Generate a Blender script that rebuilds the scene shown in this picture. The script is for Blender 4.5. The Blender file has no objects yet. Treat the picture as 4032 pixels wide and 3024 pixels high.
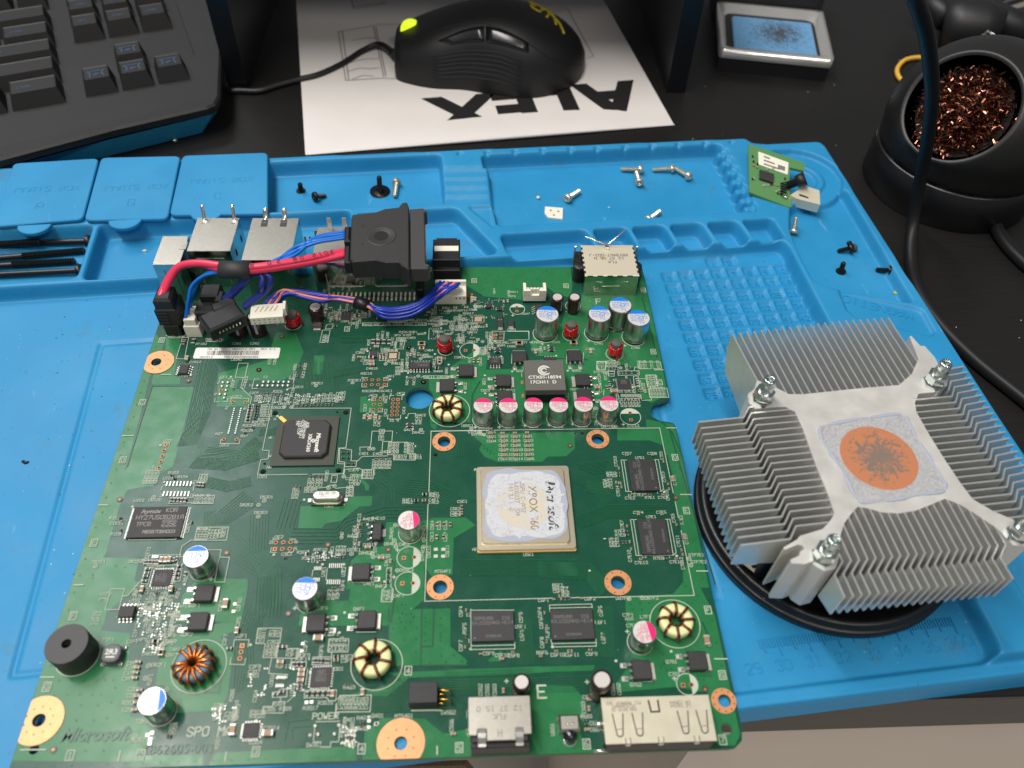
import bpy, math, random
import numpy as np
from mathutils import Vector, Matrix
from mathutils.geometry import tessellate_polygon, delaunay_2d_cdt
random.seed(7); np.random.seed(7)
# ---------------------------------------------------------------- camera, world, lamps
SC = bpy.context.scene
COL = SC.collection
S = 0.01                                   # everything below is measured in centimetres
CAM = (1.1272, -11.4349, 23.9914); FPX = 3145.83; PITCH, YAW, ROLL = 0.693481, -0.075305, 0.047518
cd = bpy.data.cameras.new('camera'); cam = bpy.data.objects.new('camera', cd); COL.objects.link(cam)
RCAM = Matrix.Rotation(YAW, 3, 'Z') @ Matrix.Rotation(PITCH, 3, 'X') @ Matrix.Rotation(ROLL, 3, 'Z')
cam.matrix_world = Matrix.Translation(Vector(CAM) * S) @ RCAM.to_4x4()
cd.sensor_width = 36; cd.lens = 36 * FPX / 4032; cd.clip_start = 0.01; cd.clip_end = 50
cd.dof.use_dof = True; cd.dof.focus_distance = 0.312; cd.dof.aperture_fstop = 12
SC.camera = cam
W = bpy.data.worlds.new('World'); SC.world = W; W.use_nodes = True
bgn = W.node_tree.nodes['Background']; bgn.inputs[0].default_value = (0.93, 0.96, 1, 1); bgn.inputs[1].default_value = 0.17
def area(name, loc, size, power, col=(1, 0.955, 0.90), target=(0, 8, 0)):
    ld = bpy.data.lights.new(name, 'AREA'); ld.shape = 'RECTANGLE'; ld.size, ld.size_y = size; ld.energy = power; ld.color = col
    o = bpy.data.objects.new(name, ld); COL.objects.link(o); o.location = Vector(loc) * S
    o.rotation_euler = (Vector(target) * S - o.location).to_track_quat('-Z', 'Y').to_euler()
    return o
area('ceiling_tube_light', (-55, -8, 200), (1.5, 0.09), 42, target=(-10, 12, 0))
area('ceiling_panel_light', (-120, 120, 210), (1.2, 0.6), 25, col=(0.95, 0.97, 1.0), target=(0, 10, 0))
area('added_fill_light_behind', (70, -150, 205), (1.5, 0.12), 14, target=(40, -60, -30))  # added fill lamp behind the camera, brightens drawer unit, floor and board front
SC.view_settings.view_transform = 'Standard'; SC.view_settings.look = 'None'; SC.view_settings.exposure = 0; SC.view_settings.gamma = 1

# ---------------------------------------------------------------- helpers
def at(x, y, z=0.0):                       # pixel of the 4032 px photograph -> point (cm) on the plane at height z
    d = RCAM @ Vector(((x - 2016) / FPX, -(y - 1512) / FPX, -1.0))
    t = (z - CAM[2]) / d.z
    return Vector(CAM) + d * t
KR = dict(K1=(400,1300,800),K2=(1000,1400,800),K3=(1600,1300,800),K4=(2000,1200,800),K5=(1700,1700,800),K6=(2200,1700,800),K7=(300,1850,800),K8=(1000,1850,800),K9=(2100,2100,800),B1=(0,2400,800),B2=(600,2400,800),B3=(1300,2400,800),B4=(1800,2424,800),B5=(2300,2424,800),U1=(600,750,800),U2=(1200,750,800),U3=(1900,900,800),A=(1000,500,1000),B=(1900,500,1100),L5=(0,550,1000),H1=(2600,1000,1432),H2=(2600,1950,1432),a=(0,0,1000),b=(1000,0,1000),c=(2000,0,1000),d=(3032,0,1000),o=(0,0,2212),C=(2800,500,1066.9),F=(3300,900,800),V=(1250,1050,1138.4),W=(600,850,1138.4),M=(1450,0,900))
def P(k, x, y, z=0.0):
    x0, y0, w = KR[k]; s = w / 2212
    return at(x0 + x * s, y0 + y * s, z)
def P2(k, x, y, z=0.0): p = P(k, x, y, z); return (p.x, p.y)
def RAD(k, x, y, h, z=0.0): return (P(k, x + h, y, z) - P(k, x, y, z)).length
def lin(c):
    return tuple(((v / 255) / 12.92 if v <= 10 else (((v / 255) + 0.055) / 1.055) ** 2.4) for v in c)
MATS = {}
def mat(name, rgb, rough=0.5, metal=0.0, spec=0.5, var=0.0, vscale=400, bump=0.0, bscale=3000, coat=0.0, emit=None, trans=0.0, rvar=0.0, aniso=None):
    m = bpy.data.materials.new(name); m.use_nodes = True; nt = m.node_tree; b = nt.nodes['Principled BSDF']
    col = lin(rgb) + (1,)
    b.inputs['Base Color'].default_value = col; b.inputs['Roughness'].default_value = rough; b.inputs['Metallic'].default_value = metal
    b.inputs['Specular IOR Level'].default_value = spec; b.inputs['Coat Weight'].default_value = coat; b.inputs['Coat Roughness'].default_value = 0.12
    if trans: b.inputs['Transmission Weight'].default_value = trans
    if emit: b.inputs['Emission Color'].default_value = lin(emit[0]) + (1,); b.inputs['Emission Strength'].default_value = emit[1]
    if var or bump or rvar:
        tc = nt.nodes.new('ShaderNodeTexCoord')
        if aniso:
            mp = nt.nodes.new('ShaderNodeMapping'); mp.inputs['Scale'].default_value = aniso; nt.links.new(tc.outputs['Object'], mp.inputs[0]); src = mp.outputs[0]
        else: src = tc.outputs['Object']
    if var or rvar:
        n = nt.nodes.new('ShaderNodeTexNoise'); n.inputs['Scale'].default_value = vscale; n.inputs['Detail'].default_value = 5; nt.links.new(src, n.inputs[0])
    if var:
        r = nt.nodes.new('ShaderNodeMapRange'); r.inputs[1].default_value = 0.3; r.inputs[2].default_value = 0.7; r.inputs[3].default_value = 1 - var; r.inputs[4].default_value = 1 + var
        nt.links.new(n.outputs[0], r.inputs[0])
        mx = nt.nodes.new('ShaderNodeMix'); mx.data_type = 'RGBA'; mx.blend_type = 'MULTIPLY'; mx.inputs[0].default_value = 1; mx.inputs[6].default_value = col
        nt.links.new(r.outputs[0], mx.inputs[7]); nt.links.new(mx.outputs[2], b.inputs['Base Color'])
    if rvar:
        r = nt.nodes.new('ShaderNodeMapRange'); r.inputs[1].default_value = 0.3; r.inputs[2].default_value = 0.7; r.inputs[3].default_value = max(0, rough - rvar); r.inputs[4].default_value = rough + rvar
        nt.links.new(n.outputs[0], r.inputs[0]); nt.links.new(r.outputs[0], b.inputs['Roughness'])
    if bump:
        n2 = nt.nodes.new('ShaderNodeTexNoise'); n2.inputs['Scale'].default_value = bscale; n2.inputs['Detail'].default_value = 4; nt.links.new(src, n2.inputs[0])
        bp = nt.nodes.new('ShaderNodeBump'); bp.inputs['Strength'].default_value = bump; bp.inputs['Distance'].default_value = 0.0003
        nt.links.new(n2.outputs[0], bp.inputs['Height']); nt.links.new(bp.outputs[0], b.inputs['Normal'])
    MATS[name] = m
    return m
def link(o, parent=None):
    COL.objects.link(o)
    if parent is not None: o.parent = parent
    return o
def empty(name, loc=(0, 0, 0), rz=0.0):
    o = bpy.data.objects.new(name, None); o.empty_display_size = 0.01; o.location = Vector(loc) * S; o.rotation_euler = (0, 0, rz)
    return link(o)
def tag(o, label=None, cat=None, group=None, kind=None):
    if label: o['label'] = label
    if cat: o['category'] = cat
    if group: o['group'] = group
    if kind: o['kind'] = kind
    return o
def thing(name, label, cat, loc=(0, 0, 0), rz=0.0, group=None): return tag(empty(name, loc, rz), label, cat, group)
def inst(name, me, parent=None, loc=(0, 0, 0), rz=0.0, rot=None):
    o = bpy.data.objects.new(name, me); o.location = Vector(loc) * S; o.rotation_euler = rot if rot else (0, 0, rz)
    return link(o, parent)
def area2(poly): return sum(poly[i][0] * poly[(i + 1) % len(poly)][1] - poly[(i + 1) % len(poly)][0] * poly[i][1] for i in range(len(poly))) / 2
def inset(poly, d):
    n = len(poly); out = []
    sgn = 1 if area2(poly) > 0 else -1
    for i in range(n):
        a, b, c = Vector(poly[i - 1][:2]), Vector(poly[i][:2]), Vector(poly[(i + 1) % n][:2])
        e1 = (b - a).normalized(); e2 = (c - b).normalized()
        n1 = Vector((-e1.y, e1.x)) * sgn; n2 = Vector((-e2.y, e2.x)) * sgn
        k = 1 + n1.dot(n2)
        m = (n1 + n2) / k if k > 0.2 else n1
        out.append(tuple(b + m * d))
    return out
def circle(cx, cy, r, n=24, a0=0.0): return [(cx + r * math.cos(a0 + 2 * math.pi * i / n), cy + r * math.sin(a0 + 2 * math.pi * i / n)) for i in range(n)]
def rrect(x0, y0, x1, y1, r=0.0, n=4):
    if r <= 0: return [(x0, y0), (x1, y0), (x1, y1), (x0, y1)]
    out = []
    for cx, cy, a in ((x1 - r, y0 + r, -90), (x1 - r, y1 - r, 0), (x0 + r, y1 - r, 90), (x0 + r, y0 + r, 180)):
        for i in range(n + 1):
            t = math.radians(a + 90 * i / n); out.append((cx + r * math.cos(t), cy + r * math.sin(t)))
    return out
class MB:                                   # collects simple shapes into ONE mesh
    def __init__(s): s.v = []; s.f = []; s.m = []; s.sm = []; s.mi = 0; s.smooth = False; s.M = None
    def add(s, vs, fs):
        o = len(s.v)
        if s.M is not None: vs = [s.M @ Vector(v) for v in vs]
        s.v += [tuple(v) for v in vs]; s.f += [tuple(i + o for i in f) for f in fs]; s.m += [s.mi] * len(fs); s.sm += [s.smooth] * len(fs)
        return s
    def prism(s, poly, z0, z1, bev=0.0, bottom=True):
        if area2(poly) < 0: poly = poly[::-1]
        n = len(poly); rings = [[(x, y, z0) for x, y in poly]]
        if bev > 0:
            rings.append([(x, y, z1 - bev) for x, y in poly]); rings.append([(x, y, z1) for x, y in inset(poly, bev)])
        else: rings.append([(x, y, z1) for x, y in poly])
        vs = [p for r in rings for p in r]; fs = []
        for k in range(len(rings) - 1):
            for i in range(n): j = (i + 1) % n; fs.append((k * n + i, k * n + j, (k + 1) * n + j, (k + 1) * n + i))
        top = (len(rings) - 1) * n
        if n <= 4 or s_convex(poly):
            fs.append(tuple(range(top, top + n)))
            if bottom: fs.append(tuple(range(n - 1, -1, -1)))
        else:
            for t in tessellate_polygon([[Vector((x, y, 0)) for x, y in poly]]):
                a, b, c = t
                if area2([poly[a], poly[b], poly[c]]) < 0: a, c = c, a
                fs.append((top + a, top + b, top + c))
                if bottom: fs.append((c, b, a))
        return s.add(vs, fs)
    def box(s, x0, y0, z0, x1, y1, z1, bev=0.0): return s.prism([(x0, y0), (x1, y0), (x1, y1), (x0, y1)], z0, z1, bev)
    def sheet(s, poly, z):
        if area2(poly) < 0: poly = poly[::-1]
        vs = [(x, y, z) for x, y in poly]
        if len(poly) <= 4 or s_convex(poly): return s.add(vs, [tuple(range(len(poly)))])
        fs = []
        for a, b, c in tessellate_polygon([[Vector(v) for v in vs]]):
            if area2([poly[a], poly[b], poly[c]]) < 0: a, c = c, a
            fs.append((a, b, c))
        return s.add(vs, fs)
    def annulus(s, cx, cy, r0, r1, z, n=24):
        vs = [(x, y, z) for x, y in circle(cx, cy, r0, n)] + [(x, y, z) for x, y in circle(cx, cy, r1, n)]
        return s.add(vs, [(i, n + i, n + (i + 1) % n, (i + 1) % n) for i in range(n)])
    def lathe(s, prof, cx=0, cy=0, n=24, cap=True):   # prof: (r, z) from the bottom outward and up
        vs = []
        for r, z in prof: vs += [(x, y, z) for x, y in circle(cx, cy, max(r, 1e-4), n)]
        fs = []
        for k in range(len(prof) - 1):
            for i in range(n): j = (i + 1) % n; fs.append((k * n + i, k * n + j, (k + 1) * n + j, (k + 1) * n + i))
        if cap:
            fs.append(tuple(range(n - 1, -1, -1))); b = (len(prof) - 1) * n; fs.append(tuple(range(b, b + n)))
        return s.add(vs, fs)
    def tube(s, path, r, n=8, cap=True, closed=False, flat=1.0):
        pts = [Vector(p) for p in path]; m = len(pts); vs = []; up = None
        for i in range(m):
            if closed: t = pts[(i + 1) % m] - pts[i - 1]
            else: t = pts[min(i + 1, m - 1)] - pts[max(i - 1, 0)]
            t.normalize()
            if up is None:
                up = Vector((0, 0, 1)) if abs(t.z) < 0.9 else Vector((1, 0, 0))
            sd = t.cross(up)
            if sd.length < 1e-5: sd = t.orthogonal()
            sd.normalize(); up = sd.cross(t).normalized()
            rr = r[i] if isinstance(r, (list, tuple)) else r
            for k in range(n):
                a = 2 * math.pi * k / n; vs.append(pts[i] + sd * (rr * math.cos(a)) + up * (rr * flat * math.sin(a)))
        fs = []
        for i in range(m if closed else m - 1):
            i2 = (i + 1) % m
            for k in range(n): j = (k + 1) % n; fs.append((i * n + k, i * n + j, i2 * n + j, i2 * n + k))
        if cap and not closed: fs.append(tuple(range(n - 1, -1, -1))); fs.append(tuple(range((m - 1) * n, m * n)))
        return s.add(vs, fs)
    def line(s, pts, w, z, closed=False):     # flat stroke
        if closed: pts = list(pts) + [pts[0]]
        h = w / 2; zb = z
        for a, b in zip(pts[:-1], pts[1:]):
            z = zb + (len(s.f) % 6) * 0.0004; dx, dy = b[0] - a[0], b[1] - a[1]; L = math.hypot(dx, dy)
            if L < 1e-6: continue
            ux, uy = dx / L * h, dy / L * h
            s.add([(a[0] - ux + uy, a[1] - uy - ux, z), (b[0] + ux + uy, b[1] + uy - ux, z), (b[0] + ux - uy, b[1] + uy + ux, z), (a[0] - ux - uy, a[1] - uy + ux, z)], [(0, 1, 2, 3)])
        return s
    def mesh(s, name, mats):
        me = bpy.data.meshes.new(name)
        me.from_pydata([(x * S, y * S, z * S) for x, y, z in s.v], [], s.f)
        for m in (mats if isinstance(mats, (list, tuple)) else [mats]): me.materials.append(m)
        me.polygons.foreach_set('material_index', s.m); me.polygons.foreach_set('use_smooth', s.sm); me.update()
        return me
    def build(s, name, mats, parent=None, loc=(0, 0, 0), rz=0.0): return inst(name, s.mesh(name, mats), parent, loc, rz)
def s_convex(poly):
    n = len(poly); sg = 0
    for i in range(n):
        a, b, c = poly[i - 1], poly[i], poly[(i + 1) % n]
        k = (b[0] - a[0]) * (c[1] - b[1]) - (b[1] - a[1]) * (c[0] - b[0])
        if abs(k) > 1e-9:
            if sg and k * sg < 0: return False
            sg = k
    return True
def holed_sheet(mb, outer, holes, z):         # flat plate with holes
    vs = []; edges = []; faces = []
    def ring(p):
        o = len(vs); vs.extend(Vector(q) for q in p); edges.extend((o + i, o + (i + 1) % len(p)) for i in range(len(p)))
    ring(outer)
    for h in holes: ring(h)
    v2, e2, f2, *_ = delaunay_2d_cdt(vs, edges, [], 0, 1e-6)
    def inside(p, poly):
        c = False
        for i in range(len(poly)):
            (x1, y1), (x2, y2) = poly[i - 1], poly[i]
            if (y1 > p[1]) != (y2 > p[1]) and p[0] < (x2 - x1) * (p[1] - y1) / (y2 - y1) + x1: c = not c
        return c
    fs = []
    for f in f2:
        cx = sum(v2[i][0] for i in f) / len(f); cy = sum(v2[i][1] for i in f) / len(f)
        if inside((cx, cy), outer) and not any(inside((cx, cy), h) for h in holes):
            f = list(f)
            if area2([v2[i] for i in f]) < 0: f.reverse()
            fs.append(tuple(f))
    mb.add([(x, y, z) for x, y in v2], fs)
def walls(mb, poly, z0, z1, inward=False):
    if area2(poly) < 0: poly = poly[::-1]
    if inward: poly = poly[::-1]
    n = len(poly)
    mb.add([(x, y, z0) for x, y in poly] + [(x, y, z1) for x, y in poly], [(i, (i + 1) % n, n + (i + 1) % n, n + i) for i in range(n)])
def spline(pts, k=8):                          # Catmull-Rom through points
    pts = [Vector(p) for p in pts]; out = []
    for i in range(len(pts) - 1):
        p0 = pts[i - 1] if i else pts[0] * 2 - pts[1]; p1, p2 = pts[i], pts[i + 1]; p3 = pts[i + 2] if i + 2 < len(pts) else p2 * 2 - p1
        for j in range(k):
            t = j / k
            out.append(0.5 * ((2 * p1) + (p2 - p0) * t + (2 * p0 - 5 * p1 + 4 * p2 - p3) * t * t + (3 * p1 - p0 - 3 * p2 + p3) * t ** 3))
    out.append(pts[-1]); return out
# stroke lettering (like a plotter font): glyphs on a 4 x 6 grid
G = {'A':'0 0 0 4 2 6 4 4 4 0;0 2 4 2','B':'0 0 0 6 3 6 4 5 3 3 4 1 3 0 0 0;0 3 3 3','C':'4 5 3 6 1 6 0 5 0 1 1 0 3 0 4 1','D':'0 0 0 6 3 6 4 4 4 2 3 0 0 0','E':'4 0 0 0 0 6 4 6;0 3 3 3','F':'0 0 0 6 4 6;0 3 3 3','G':'4 5 3 6 1 6 0 5 0 1 1 0 4 0 4 3 2 3','H':'0 0 0 6;4 0 4 6;0 3 4 3','I':'2 0 2 6','J':'0 1 1 0 3 0 4 1 4 6','K':'0 0 0 6;4 6 0 3 4 0','L':'0 6 0 0 4 0','M':'0 0 0 6 2 3 4 6 4 0','N':'0 0 0 6 4 0 4 6','O':'1 0 0 1 0 5 1 6 3 6 4 5 4 1 3 0 1 0','P':'0 0 0 6 3 6 4 5 4 4 3 3 0 3','Q':'1 0 0 1 0 5 1 6 3 6 4 5 4 1 3 0 1 0;2 2 4 0','R':'0 0 0 6 3 6 4 5 4 4 3 3 0 3;2 3 4 0','S':'0 1 1 0 3 0 4 1 4 2 0 4 0 5 1 6 3 6 4 5','T':'2 0 2 6;0 6 4 6','U':'0 6 0 1 1 0 3 0 4 1 4 6','V':'0 6 2 0 4 6','W':'0 6 1 0 2 3 3 0 4 6','X':'0 0 4 6;0 6 4 0','Y':'0 6 2 3 4 6;2 3 2 0','Z':'0 6 4 6 0 0 4 0','0':'1 0 0 1 0 5 1 6 3 6 4 5 4 1 3 0 1 0','1':'1 5 2 6 2 0;1 0 3 0','2':'0 5 1 6 3 6 4 5 4 4 0 0 4 0','3':'0 5 1 6 3 6 4 5 3 3 4 1 3 0 1 0 0 1;2 3 3 3','4':'3 0 3 6 0 2 4 2','5':'4 6 0 6 0 3 3 3 4 2 4 1 3 0 0 0','6':'3 6 1 6 0 4 0 1 1 0 3 0 4 1 4 2 3 3 0 3','7':'0 6 4 6 1 0','8':'1 3 0 4 0 5 1 6 3 6 4 5 4 4 3 3 1 3 0 2 0 1 1 0 3 0 4 1 4 2 3 3','9':'1 0 3 0 4 2 4 5 3 6 1 6 0 5 0 4 1 3 4 3','-':'1 3 3 3','+':'0 3 4 3;2 1 2 5','.':'2 0 2 .6','=':'0 2 4 2;0 4 4 4','_':'0 0 4 0'}
GL = {c: [[(float(q[i]), float(q[i + 1])) for i in range(0, len(q), 2)] for q in (st.split() for st in g.split(';'))] for c, g in G.items()}
def stroke_text(mb, txt, x, y, h, ang=0.0, w=None, z=0.0, adv=5.4, centre=False):
    u = h / 6; w = w or h * 0.15; ca, sa = math.cos(ang), math.sin(ang)
    ox = -(len(txt) * adv - (adv - 4)) / 2 if centre else 0
    for ch in txt.upper():
        for st in GL.get(ch, []):
            mb.line([(x + ((a + ox) * ca - b * sa) * u, y + ((a + ox) * sa + b * ca) * u) for a, b in st], w, z)
        ox += adv
FONTS = {}
def font_mesh(mb, txt, x, y, h, ang=0.0, z=0.0, extrude=0.0, sx=1.0, centre=True, shear=0.0, bold=0.0, mirror=False):   # outline lettering as thin flat faces
    cu = bpy.data.curves.new('lettering', 'FONT'); cu.body = txt; cu.size = 1.0; cu.resolution_u = 3; cu.shear = shear; cu.offset = bold; cu.extrude = extrude
    cu.align_x = 'CENTER' if centre else 'LEFT'; cu.align_y = 'CENTER' if centre else 'BOTTOM_BASELINE'
    o = bpy.data.objects.new('lettering', cu); COL.objects.link(o)
    dg = bpy.context.evaluated_depsgraph_get(); me = bpy.data.meshes.new_from_object(o.evaluated_get(dg))
    k = h / 0.7; ca, sa = math.cos(ang), math.sin(ang)
    vs = []
    for v in me.vertices:
        a, b = v.co.x * k * sx, v.co.y * k
        vs.append((x + a * ca - b * sa, y + a * sa + b * ca, z + v.co.z))
    mb.add(vs, [tuple(p.vertices) for p in me.polygons])
    bpy.data.objects.remove(o); bpy.data.curves.remove(cu); bpy.data.meshes.remove(me)
# ---------------------------------------------------------------- materials shared by several things
m_blackplastic = mat('black_plastic', (25, 25, 27), 0.48, bump=0.15, bscale=6000)
m_steel = mat('tinned_steel', (205, 200, 188), 0.33, 1.0, var=0.05, vscale=600, bump=0.1, bscale=5000)
m_shiny = mat('bright_tin', (222, 220, 212), 0.18, 0.85)
m_solder = mat('solder', (205, 203, 194), 0.38, 0.6)
m_whiteplastic = mat('white_nylon', (226, 222, 205), 0.4)
m_chip = mat('chip_epoxy', (44, 43, 43), 0.5, var=0.12, vscale=3000, bump=0.3, bscale=8000)
m_ink_white = mat('white_ink', (222, 222, 212), 0.6)
m_ink_grey = mat('laser_mark', (112, 110, 108), 0.6)
m_ink_black = mat('black_ink', (32, 31, 32), 0.6)
m_gold = mat('gold_plate', (222, 168, 76), 0.25, 1.0)
m_copper = mat('bare_copper', (178, 124, 88), 0.45, 0.4, var=0.05, vscale=500)
# ---------------------------------------------------------------- desk and floor
m_desk = mat('black_woodgrain_laminate', (27, 26, 25), 0.42, 0, 0.32, var=0.16, vscale=60, bump=0.25, bscale=220, aniso=(0.6, 14, 14))
m_edge = mat('woodgrain_edge_band', (66, 62, 58), 0.55, 0, 0.4, var=0.28, vscale=300, bump=0.2, bscale=400, aniso=(0.12, 6, 9))
desk = thing('desk', 'black wood grain desk top under the blue mat and everything on it', 'desk', (0, 20, -1))
mb = MB(); mb.box(-60, -23.62, -2.6, 60, 50, 0, 0.05); mb.build('desk_top', m_desk, desk)
mb = MB(); mb.box(-60, -23.7, -2.6, 60, -23.622, -0.03, 0.02); mb.build('edge_band', m_edge, desk)
m_floor = mat('grey_floor', (222, 212, 200), 0.7, var=0.05, vscale=12)
mb = MB(); mb.sheet([(-200, -150), (200, -150), (200, 120), (-200, 120)], 0); fl = mb.build('floor', m_floor, None, (0, 0, -74)); tag(fl, kind='structure')
# ---------------------------------------------------------------- blue silicone repair mat (moulded trays, lids, ruler)
MA = math.radians(5.1)
def matxy(p): return (p[0] * math.cos(MA) + p[1] * math.sin(MA), -p[0] * math.sin(MA) + p[1] * math.cos(MA))
def Q(k, x, y, z=0.3): return matxy(P(k, x, y, z))
m_mat = mat('blue_silicone', (35, 132, 182), 0.5, 0, 0.38, var=0.06, vscale=35, bump=0.12, bscale=2500, rvar=0.08)
def wear(m):                                  # brown stains and pale scuffs on the silicone
    nt = m.node_tree; b = nt.nodes['Principled BSDF']; src = b.inputs['Base Color'].links[0].from_socket
    tc = nt.nodes.new('ShaderNodeTexCoord')
    for sc, lo, hi, col, k, stretch in ((55, 0.62, 0.74, (70, 104, 120), 0.5, (1, 1, 1)), (420, 0.66, 0.72, (60, 80, 92), 0.55, (1, 1, 1)), (260, 0.66, 0.75, (120, 180, 214), 0.4, (1, 0.25, 1)), (14, 0.5, 0.75, (78, 158, 200), 0.35, (1, 1, 1))):
        mp = nt.nodes.new('ShaderNodeMapping'); mp.inputs['Scale'].default_value = stretch; mp.inputs['Rotation'].default_value = (0, 0, 0.6); nt.links.new(tc.outputs['Object'], mp.inputs[0])
        n = nt.nodes.new('ShaderNodeTexNoise'); n.inputs['Scale'].default_value = sc; n.inputs['Detail'].default_value = 7; n.inputs['Roughness'].default_value = 0.6; nt.links.new(mp.outputs[0], n.inputs[0])
        r = nt.nodes.new('ShaderNodeMapRange'); r.inputs[1].default_value = lo; r.inputs[2].default_value = hi; r.inputs[3].default_value = 0; r.inputs[4].default_value = k; nt.links.new(n.outputs[0], r.inputs[0])
        mx = nt.nodes.new('ShaderNodeMix'); mx.data_type = 'RGBA'; mx.inputs[7].default_value = lin(col) + (1,); nt.links.new(r.outputs[0], mx.inputs[0]); nt.links.new(src, mx.inputs[6]); src = mx.outputs[2]
    nt.links.new(src, b.inputs['Base Color'])
wear(m_mat)
m_matdark = mat('blue_silicone_print', (36, 120, 186), 0.55, 0, 0.3)
silicone_mat = thing('repair_mat', 'large blue silicone repair mat with moulded trays, flap lids and ruler', 'mat', (0, 0, 0), MA)
ZR, ZF, ZT, ZB = 0.3, -0.4, -0.5, -1.0
STEP = 0.05
u0, u1, v0, v1 = -20.5, 22.4, -5.35, 24.3
nu, nv = int((u1 - u0) / STEP) + 1, int((v1 - v0) / STEP) + 1
U, Vv = np.meshgrid(u0 + np.arange(nu) * STEP, v0 + np.arange(nv) * STEP)
def pmask(poly):                              # soft coverage of a polygon on the grid
    x0, x1 = min(p[0] for p in poly), max(p[0] for p in poly); y0, y1 = min(p[1] for p in poly), max(p[1] for p in poly)
    c = np.zeros(U.shape)
    i0, i1 = max(0, int((y0 - v0) / STEP) - 1), min(nv, int((y1 - v0) / STEP) + 3); j0, j1 = max(0, int((x0 - u0) / STEP) - 1), min(nu, int((x1 - u0) / STEP) + 3)
    if i1 <= i0 or j1 <= j0: return c
    uu, vv = U[i0:i1, j0:j1], Vv[i0:i1, j0:j1]; cc = np.zeros(uu.shape, bool); dd = np.full(uu.shape, 9.0)
    for i in range(len(poly)):
        (xa, ya), (xb, yb) = poly[i - 1], poly[i]
        ex, ey = xb - xa, yb - ya; L2 = ex * ex + ey * ey + 1e-12
        tt = np.clip(((uu - xa) * ex + (vv - ya) * ey) / L2, 0, 1); dd = np.minimum(dd, np.hypot(uu - xa - tt * ex, vv - ya - tt * ey))
        if ya != yb: cc ^= ((ya > vv) != (yb > vv)) & (uu < ex * (vv - ya) / ey + xa)
    c[i0:i1, j0:j1] = np.clip(0.5 + np.where(cc, dd, -dd) / STEP, 0, 1); return c
def put(cov, z): global Hh; Hh = Hh * (1 - cov) + z * cov
def rounded(poly, r=0.25, n=4):                # round the corners of a polygon
    out = []
    for i in range(len(poly)):
        a, b, c = Vector(poly[i - 1]), Vector(poly[i]), Vector(poly[(i + 1) % len(poly)])
        d = min(r, (a - b).length * 0.45, (c - b).length * 0.45); p = b + (a - b).normalized() * d; q = b + (c - b).normalized() * d
        for j in range(n + 1):
            t = j / n; out.append(tuple(p * (1 - t) ** 2 + b * 2 * t * (1 - t) + q * t * t))
    return out
def blur(a, k=1):
    for _ in range(k):
        b = np.pad(a, 1, mode='edge'); a = (b[1:-1, :-2] + 2 * b[1:-1, 1:-1] + b[1:-1, 2:]) / 4
        b = np.pad(a, 1, mode='edge'); a = (b[:-2, 1:-1] + 2 * b[1:-1, 1:-1] + b[2:, 1:-1]) / 4
    return a
outline = [(-30, -4.86), (18.6, -4.86), (21.75, -4.86), (21.7, 9.4)] + [Q('C', 1590, 1180), Q('C', 940, 155)] + [Q('C', 900, 120), Q('C', 850, 113), Q('C', 470, 135), (17.95, 22.95), (17.76, 23.4), (-7.1, 23.72), (-7.1, 23.9), (-30, 23.9)]
Hh = np.full(U.shape, ZR)
def sink(poly, z, r=0.25):
    put(pmask(rounded(poly, r)), z)
def q(k, pts, z=0.3): return [Q(k, x, y, z) for x, y in pts]
# work area, front lip, trays
put(np.clip(0.5 - (Vv + 4.35) / STEP, 0, 1), -0.15)
sink([(-30, -4.35), (16.95, -4.35), (16.95, 15.25), (-30, 15.25)], ZF, 0.5)
sink([(-6.85, 23.22), (1.62, 23.2), (1.6, 19.43), (-6.9, 19.43)], ZT)
sink([(3.75, 22.98), (16.15, 22.95), (16.35, 17.47), (3.9, 17.47)], ZT)
sink([(-30, 19.1), (-14.35, 19.1), (-14.35, 15.7), (-30, 15.7)], ZT)
sink([(-13.95, 19.1), (-2.9, 19.1), (-2.9, 15.55), (-13.95, 15.55)], ZT)
sink([(-2.5, 18.85), (2.05, 18.85), (3.6, 15.75), (3.4, 15.55), (-2.5, 15.55)], ZT)
# small cups to the right of it
for ua, ub in ((3.95, 7.85), (8.25, 9.75), (10.1, 11.55), (11.9, 13.35), (13.7, 15.1)):
    sink([(ua, 16.75), (ub, 16.75), (ub + 0.2, 15.35), (ua + 0.25, 15.35)], ZF - 0.05, 0.3)
    sink([(ua - 0.3, 16.3), (ub + 0.3, 16.3), (ub + 0.3, 15.9), (ua - 0.3, 15.9)], 0.05, 0.1) if False else None
sink([(15.45, 16.75), (16.85, 16.75), (16.95, 15.4), (15.7, 15.4)], ZF, 0.2)
# large tray on the right, name panel and the next tray below it
sink(q('C', [(655, 640), (890, 590), (1045, 505), (1105, 520), (1640, 1425), (1560, 1415), (900, 1285), (830, 1225), (700, 960), (650, 840)]), -0.25, 0.4)
sink(q('F', [(10, 655), (850, 855), (925, 885), (1065, 1135), (1010, 1160), (200, 960), (100, 880)]) , 0.12, 0.15)
sink([(18.75, 7.9), (20.2, 7.75), (21.2, 6.6), (21.2, -4.1), (18.75, -4.1)], ZF + 0.1, 0.4)
# round dish in the corner
dc = Q('C', 715, 390); dist = np.hypot(U - dc[0], Vv - dc[1])
Hh[(dist < 2.2) & (U > 18.4)] = 0.0
Hh[(dist < 1.35) & (dist > 1.0)] = 0.13
Hh[dist < 1.0] = -0.1
# dimples on the far rim
for x, y in ((35, 200), (255, 190), (475, 180), (697, 175), (907, 166), (1128, 156), (1342, 147), (1555, 137), (1765, 127), (1975, 119), (-180, 209)):
    p = Q('B', x, y); Hh[np.hypot(U - p[0], Vv - p[1]) < 0.13] = 0.12
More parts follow.
